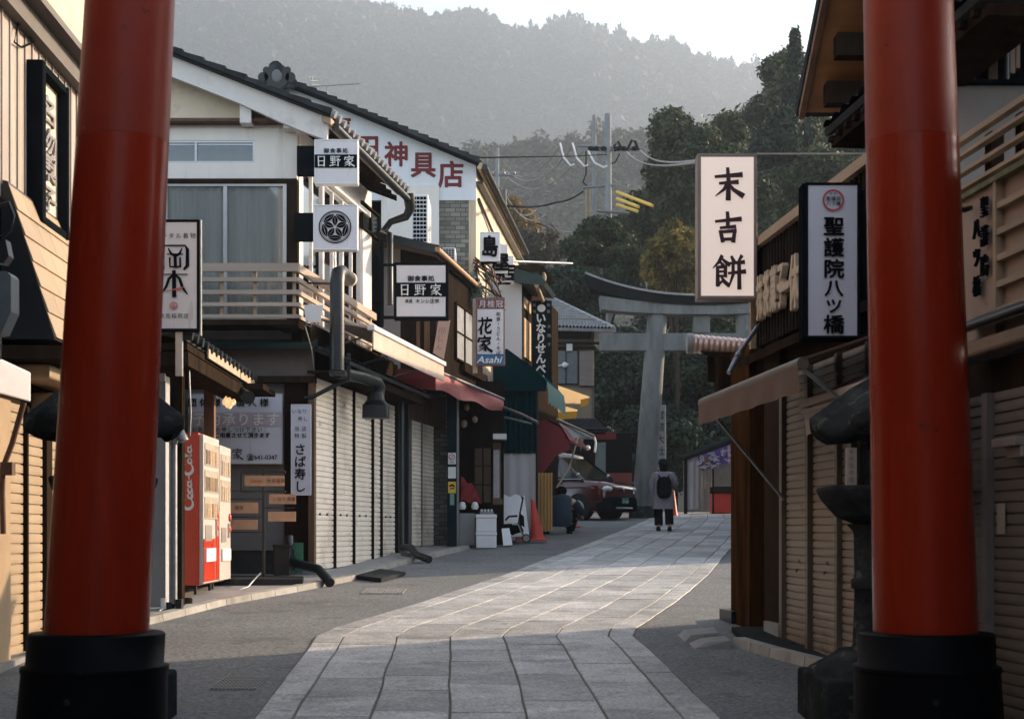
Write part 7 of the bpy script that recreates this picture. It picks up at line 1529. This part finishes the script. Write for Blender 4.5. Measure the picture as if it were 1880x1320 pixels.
def tree(label, cx, cy, d, rx_px, rz_px, m, seed, n_=9000, size=.17, lobes=26, frac=.36, trunk=True, conif=False, group='trees beyond the torii', name='broadleaf_tree'):
    n_ = int(n_*1.9); size *= .70; c = W(cx, cy, d); q = d/F; rx, rz = rx_px*q, rz_px*q; g_ = gz(d)
    r_ = root(name, (c.x, d, g_), label, 'tree', group)
    if conif:
        lb = []
        for i in range(16):
            t = i/15; w_ = rx*(1-t*.85)
            for k in range(5):
                a = k*1.257+i*.7; lb.append((math.cos(a)*w_*.55, math.sin(a)*w_*.55, -rz+2*rz*t, w_*.5, w_*.5, rz*.09))
    else: lb = lobes_for(seed, rx, rx*.9, rz, lobes, frac)
    me = quads_mesh('crown', leaf_cloud(seed, lb, n_, size), m)
    o_ = bpy.data.objects.new('crown', me); COL.objects.link(o_); o_.parent = r_; o_.location = c-Vector((c.x, d, g_))
    if trunk:
        b_ = MB(); rg = random.Random(seed); t0 = Vector((c.x, d, g_)); tr = max(.12, rx*.09)
        b_.tube([t0, t0.lerp(c, .5)+Vector((rg.uniform(-.2,.2), 0, 0)), c+Vector((0, 0, rz*.4))], [tr, tr*.7, tr*.25], 8)
        for i in range(7):
            s_ = t0.lerp(c, rg.uniform(.6, 1.1)); a = rg.random()*6.28; e = c+Vector((math.cos(a)*rx*.65, math.sin(a)*rx*.6, rg.uniform(-.3,.6)*rz)); b_.tube([s_, s_.lerp(e, .5)+Vector((0,0,.15*rz)), e], [tr*.4, tr*.25, tr*.08], 6)
        obj('trunk', b_, bark, r_)
    return r_
LD, LM, LG, LO, LB, LH, LF, LN = [MATS['leaf_'+k] for k in ('dark','mid','gold','orange','brown','hill','far','green')]
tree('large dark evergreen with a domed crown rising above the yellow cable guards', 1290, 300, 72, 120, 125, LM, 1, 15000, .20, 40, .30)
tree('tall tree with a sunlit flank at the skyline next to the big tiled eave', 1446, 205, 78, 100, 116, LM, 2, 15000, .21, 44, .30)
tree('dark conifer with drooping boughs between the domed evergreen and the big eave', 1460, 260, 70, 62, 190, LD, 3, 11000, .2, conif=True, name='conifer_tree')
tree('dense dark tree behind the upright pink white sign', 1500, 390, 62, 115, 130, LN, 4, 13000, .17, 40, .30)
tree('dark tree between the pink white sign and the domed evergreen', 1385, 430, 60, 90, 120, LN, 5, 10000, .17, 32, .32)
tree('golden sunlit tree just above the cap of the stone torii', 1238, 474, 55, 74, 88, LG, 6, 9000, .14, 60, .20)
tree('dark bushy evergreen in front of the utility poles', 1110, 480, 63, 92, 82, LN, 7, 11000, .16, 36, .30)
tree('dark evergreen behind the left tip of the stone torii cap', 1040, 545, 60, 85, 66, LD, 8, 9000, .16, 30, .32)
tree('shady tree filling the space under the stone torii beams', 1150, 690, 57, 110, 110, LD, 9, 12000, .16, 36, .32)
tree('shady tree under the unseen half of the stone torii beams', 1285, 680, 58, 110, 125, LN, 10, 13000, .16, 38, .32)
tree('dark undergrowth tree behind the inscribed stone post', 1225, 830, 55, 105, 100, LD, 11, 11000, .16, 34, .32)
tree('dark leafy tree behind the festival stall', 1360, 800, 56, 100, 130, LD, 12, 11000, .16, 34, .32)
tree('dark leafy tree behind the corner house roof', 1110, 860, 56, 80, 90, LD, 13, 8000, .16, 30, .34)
tree('tree with orange sunlight in its leaf colour beyond the gabled shop', 955, 412, 100, 42, 52, LO, 14, 7000, .2, 26, .32)
tree('brownish tree in the haze below the orange tree', 985, 455, 92, 55, 42, LB, 15, 7000, .2, 24, .34)
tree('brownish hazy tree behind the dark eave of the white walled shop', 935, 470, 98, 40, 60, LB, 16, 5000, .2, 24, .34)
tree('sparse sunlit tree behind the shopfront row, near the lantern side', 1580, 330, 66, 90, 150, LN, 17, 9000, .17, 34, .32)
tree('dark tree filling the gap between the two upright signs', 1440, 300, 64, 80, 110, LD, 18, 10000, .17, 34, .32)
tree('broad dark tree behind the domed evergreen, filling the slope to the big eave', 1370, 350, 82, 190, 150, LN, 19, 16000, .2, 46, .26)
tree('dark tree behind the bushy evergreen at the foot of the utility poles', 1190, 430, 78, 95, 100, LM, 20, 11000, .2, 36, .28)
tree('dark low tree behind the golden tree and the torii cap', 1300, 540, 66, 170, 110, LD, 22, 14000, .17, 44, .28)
# ------------------------------------------------------------------ poles and wires
def pole(px0, py0, px1, py1, r0, r1, d, m, label, name='utility_pole'):
    base = W(px1, py1, d); base.z = gz(d); r_ = root(name, base, label, 'utility pole')
    b_ = MB(); b_.tube([base, W(px0, py0, d)], [r1, r0], 14); obj('pole', b_, m, r_); return r_
dU = 66
polem = mat('pale_pole_concrete', (.22,.23,.24), .8, .15, 2)
r_ = pole(1116, 210, 1120, 560, .14, .18, dU, polem, 'thick pale concrete utility pole with black cable loops and yellow guards')
b_ = MB()
b_.tube([W(1060, 268, dU), W(1180, 273, dU)], .06, 6); b_.tube([W(1070, 345, dU), W(1130, 340, dU)], .06, 6); b_.tube([W(1096, 387, dU-.3), W(1156, 392, dU-.3)], .07, 6); b_.tube([W(1085, 276, dU), W(1170, 276, dU)], .05, 6); obj('crossarm', b_, steel, r_)
b_ = MB()
for px in (1085, 1095, 1108, 1135, 1145, 1165): b_.ell(W(px, 273, dU-.2), .14, .14, .10, 10, 6)
b_.tube([W(1130, 278, dU-.3), W(1128, 268, dU-.3), W(1134, 260, dU-.3), W(1142, 274, dU-.3)], .06, 6); b_.tube([W(1150, 278, dU-.3), W(1160, 258, dU-.3), W(1166, 260, dU-.3), W(1172, 276, dU-.3)], .06, 6)
b_.tube([W(1076, 278, dU), W(1076, 320, dU), W(1070, 335, dU), W(1078, 342, dU)], .035, 6); b_.tube([W(1138, 282, dU), W(1130, 298, dU), W(1120, 302, dU)], .03, 6); obj('insulators', b_, wirem, r_)
b_ = MB()
for a, c in [((1028, 263), (1048, 305)), ((1051, 263), (1073, 306)), ((1080, 278), (1108, 308))]:
    b_.tube([W(*a, dU-.6), W((a[0]+c[0])/2-3, (a[1]+c[1])/2+6, dU-.6), W(*c, dU-.6), W(c[0]+7, c[1]-3, dU-.6)], .045, 6)
obj('jumper_cables', b_, insul, r_)
b_ = MB()
for (a, c) in [((1133, 353), (1198, 378)), ((1133, 365), (1172, 380)), ((1133, 376), (1170, 388))]: b_.tube([W(*a, dU-.5), W(*c, dU-3)], .07, 8)
obj('cable_guards', b_, yellow_pl, r_)
r_ = pole(1091, 212, 1093, 560, .09, .13, dU+1.5, polem, 'thin pale utility pole beside the thick one with a spiked top')
b_ = MB(); b_.tube([W(1077, 345, dU+1), W(1077, 560, dU+1)], .06, 6); b_.tube([W(1084, 345, dU+1), W(1084, 560, dU+1)], .05, 6); b_.tube([W(1094, 214, dU+1.5), W(1099, 248, dU+1.5), W(1104, 250, dU+1.5)], .03, 6); obj('conduit', b_, wood_pale, r_)
r_ = pole(913, 272, 914, 480, .10, .14, 84, polem, 'distant thin utility pole beyond the gabled shop')
b_ = MB(); b_.tube([W(898, 320, 84), W(948, 323, 84)], .06, 6); b_.tube([W(900, 344, 84), W(940, 345, 84)], .05, 6)
for px in (903, 925, 944): b_.ell(W(px, 318, 84), .09, .09, .12, 8, 6)
obj('crossarm', b_, steel, r_)
pole(926, 348, 935, 500, .06, .07, 44, mat('brown_pole', (.12,.10,.09), .7), 'short dark post standing behind the sunlit eave of the gabled shop', 'wooden_post')
def wire(pts, r_w, m, label, sag=0):
    b_ = MB(); P_ = []
    for (a, c) in zip(pts, pts[1:]):
        p, e = W(*a), W(*c)
        for i in range(10): t = i/10; P_.append(p.lerp(e, t)-Vector((0, 0, sag*4*t*(1-t))))
    P_.append(W(*pts[-1])); b_.tube(P_, r_w, 5); one('overhead_wire', b_, m, tuple(P_[0]), label, 'wire', 'wires strung over the lane')
wire([(880, 290, 36), (1060, 287, 62), (1116, 284, 66)], .02, wirem, 'thin black wire from the gabled shop eave to the thick utility pole')
wire([(1175, 275, 66), (1280, 296, 20)], .022, wirel, 'upper pale wire from the thick utility pole to the pink white sign', .2)
wire([(1150, 278, 66), (1280, 299, 20)], .02, wirel, 'lower pale wire from the thick utility pole to the pink white sign', .25)
wire([(1390, 283, 13.6), (1600, 283, 12)], .008, wirel, 'thin wire from the pink white sign towards the bright red column')
wire([(946, 323, 84), (1030, 266, 66)], .03, wirel, 'sagging wire between the distant pole and the upper crossarm', .5)
wire([(940, 322, 84), (1052, 268, 66)], .03, wirel, 'deeper sagging wire between the distant pole and the upper crossarm', .8)
wire([(930, 324, 84), (1070, 280, 66)], .028, wirel, 'lowest sagging wire between the distant pole and the upper crossarm', 1.1)
wire([(920, 345, 60), (985, 385, 62), (1080, 412, 66)], .03, wirel, 'pale wire running down past the orange tree to the thin pole', .6)
wire([(925, 352, 60), (1000, 395, 62), (1085, 420, 66)], .028, wirel, 'second pale wire running down past the orange tree', .6)
wire([(930, 378, 45), (1020, 372, 60), (1070, 352, 66)], .035, wirem, 'thick black cable with a joint, running to the lower crossarm', .1)
# ------------------------------------------------------------------ hills: terrain with a canopy of trees
def sky_far(px):
    K = [(-600, -150), (-100, -110), (320, -70), (600, -26), (700, -2), (740, 8), (800, 18), (860, 9), (900, 20), (935, 42), (985, 45), (1010, 38), (1060, 40), (1110, 58), (1180, 75), (1230, 78), (1290, 100), (1340, 108), (1375, 116), (1450, 150), (1700, 190), (2300, 250)]
    for (a, ya), (b, yb) in zip(K, K[1:]):
        if a <= px <= b: return ya+(yb-ya)*(px-a)/(b-a)
    return K[-1][1]
def far_h(x, y):
    yr = 1500.0; px = CX+x/yr*F; hr = Z(sky_far(px), yr)-21; t = max(0, min(1, (y-640)/(yr-640)))
    s_ = t*t*(3-2*t)*.55+t*.45
    b = 26*noise.noise(Vector((x*.0042, y*.0042, 3)))*math.sin(math.pi*t)*1.6
    return 4+(hr-4)*s_+b if y <= yr else hr-(y-yr)*.35
nxh, nyh = 150, 70
mb = MB(); vv = [Vector((-860+1720*i/nxh, 640+1000*j/nyh, far_h(-860+1720*i/nxh, 640+1000*j/nyh))) for j in range(nyh+1) for i in range(nxh+1)]
mb.add(vv, [(j*(nxh+1)+i, j*(nxh+1)+i+1, (j+1)*(nxh+1)+i+1, (j+1)*(nxh+1)+i) for j in range(nyh) for i in range(nxh)], 0, True)
setting('far_hill', mb, mat('far_forest_floor', (.02,.03,.022), .9, .4, .05))
def near_h(x, y):
    px = CX+x/420*F
    K = [(500, 300), (860, 276), (920, 264), (1000, 266), (1060, 262), (1110, 244), (1180, 246), (1300, 250), (1700, 300), (2300, 420)]
    yy = K[-1][1] if px > K[-1][0] else K[0][1]
    for (a, ya), (b, yb) in zip(K, K[1:]):
        if a <= px <= b: yy = ya+(yb-ya)*(px-a)/(b-a)
    hr = Z(yy, 420)-6.0; t = max(0, min(1, (y-220)/200)); s_ = t*t*(3-2*t)*.5+t*.5
    return 2.5+(hr-2.5)*s_+5*noise.noise(Vector((x*.017, y*.017, 9)))*math.sin(math.pi*min(1, t)) if y <= 420 else hr-(y-420)*.5
mb = MB(); vv = [Vector((-130+310*i/70, 220+250*j/44, near_h(-130+310*i/70, 220+250*j/44))) for j in range(45) for i in range(71)]
mb.add(vv, [(j*71+i, j*71+i+1, (j+1)*71+i+1, (j+1)*71+i) for j in range(44) for i in range(70)], 0, True)
setting('near_hill', mb, mat('near_forest_floor', (.03,.035,.022), .9, .4, .1))
def wood(name, spots, m, per, size, seed):
    rg = np.random.default_rng(seed); base = [leaf_cloud(seed+k, lobes_for(seed+k, 1, 1, 1, 9, .42), per, size, .4) for k in range(5)]
    out = []
    for i, (x, y, z, r, h) in enumerate(spots):
        a = rg.random()*6.283; ca, sa = math.cos(a), math.sin(a); V = base[i % 5].reshape(-1, 3)
        V = np.stack([V[:,0]*ca-V[:,1]*sa, V[:,0]*sa+V[:,1]*ca, V[:,2]], 1)*np.array([r, r, h])+np.array([x, y, z]); out.append(V.reshape(-1, 4, 3))
    me = quads_mesh(name, np.concatenate(out), m); o_ = bpy.data.objects.new(name, me); COL.objects.link(o_); o_['kind'] = 'stuff'; return o_
rg = random.Random(21); sp = []
for i in range(900):
    y = rg.uniform(235, 421); x = rg.uniform(-.07, .17)*y
    r = rg.uniform(2.8, 5.6); sp.append((x, y, near_h(x, y)+r*.6, r, r*rg.uniform(.8, 1.2)))
wood('hillside_wood', sp, LH, 240, .20, 31)
sp = []
for i in range(5200):
    y = 700+805*rg.random()**.8; x = rg.uniform(-.30, .21)*y; r = rg.uniform(5.0, 11.0); sp.append((x, y, far_h(x, y)+r*.4, r, r*rg.uniform(.8, 1.4)))
wood('far_hill_wood', sp, LF, 90, .36, 41)
sp = []
for i in range(420):      # taller trees along the ridge
    px = rg.uniform(560, 1420); y = 1496+rg.uniform(-14, 8); x = (px-CX)/F*y; t = 1 if px > 980 else .35; r = rg.uniform(3.5, 7.5)
    h = r*rg.uniform(1.0, 1.4+2.2*t*rg.random()); sp.append((x, y, far_h(x, y)+h*.8, r, h))
wood('ridge_wood', sp, LF, 130, .26, 43)

# ------------------------------------------------------------------ haze
mb = MB(); mb.box(-880, 880, -34, 1660, -2.2, 590)
hz = bpy.data.materials.new('haze_air'); hz.use_nodes = True; n, l = hz.node_tree.nodes, hz.node_tree.links
n.remove(n['Principled BSDF']); pv = n.new('ShaderNodeVolumePrincipled')
pv.inputs['Color'].default_value = (.40, .47, .545, 1); pv.inputs['Density'].default_value = .0007; pv.inputs['Anisotropy'].default_value = .35
l.new(pv.outputs[0], n['Material Output'].inputs['Volume'])
setting('haze', mb, hz, 'stuff')
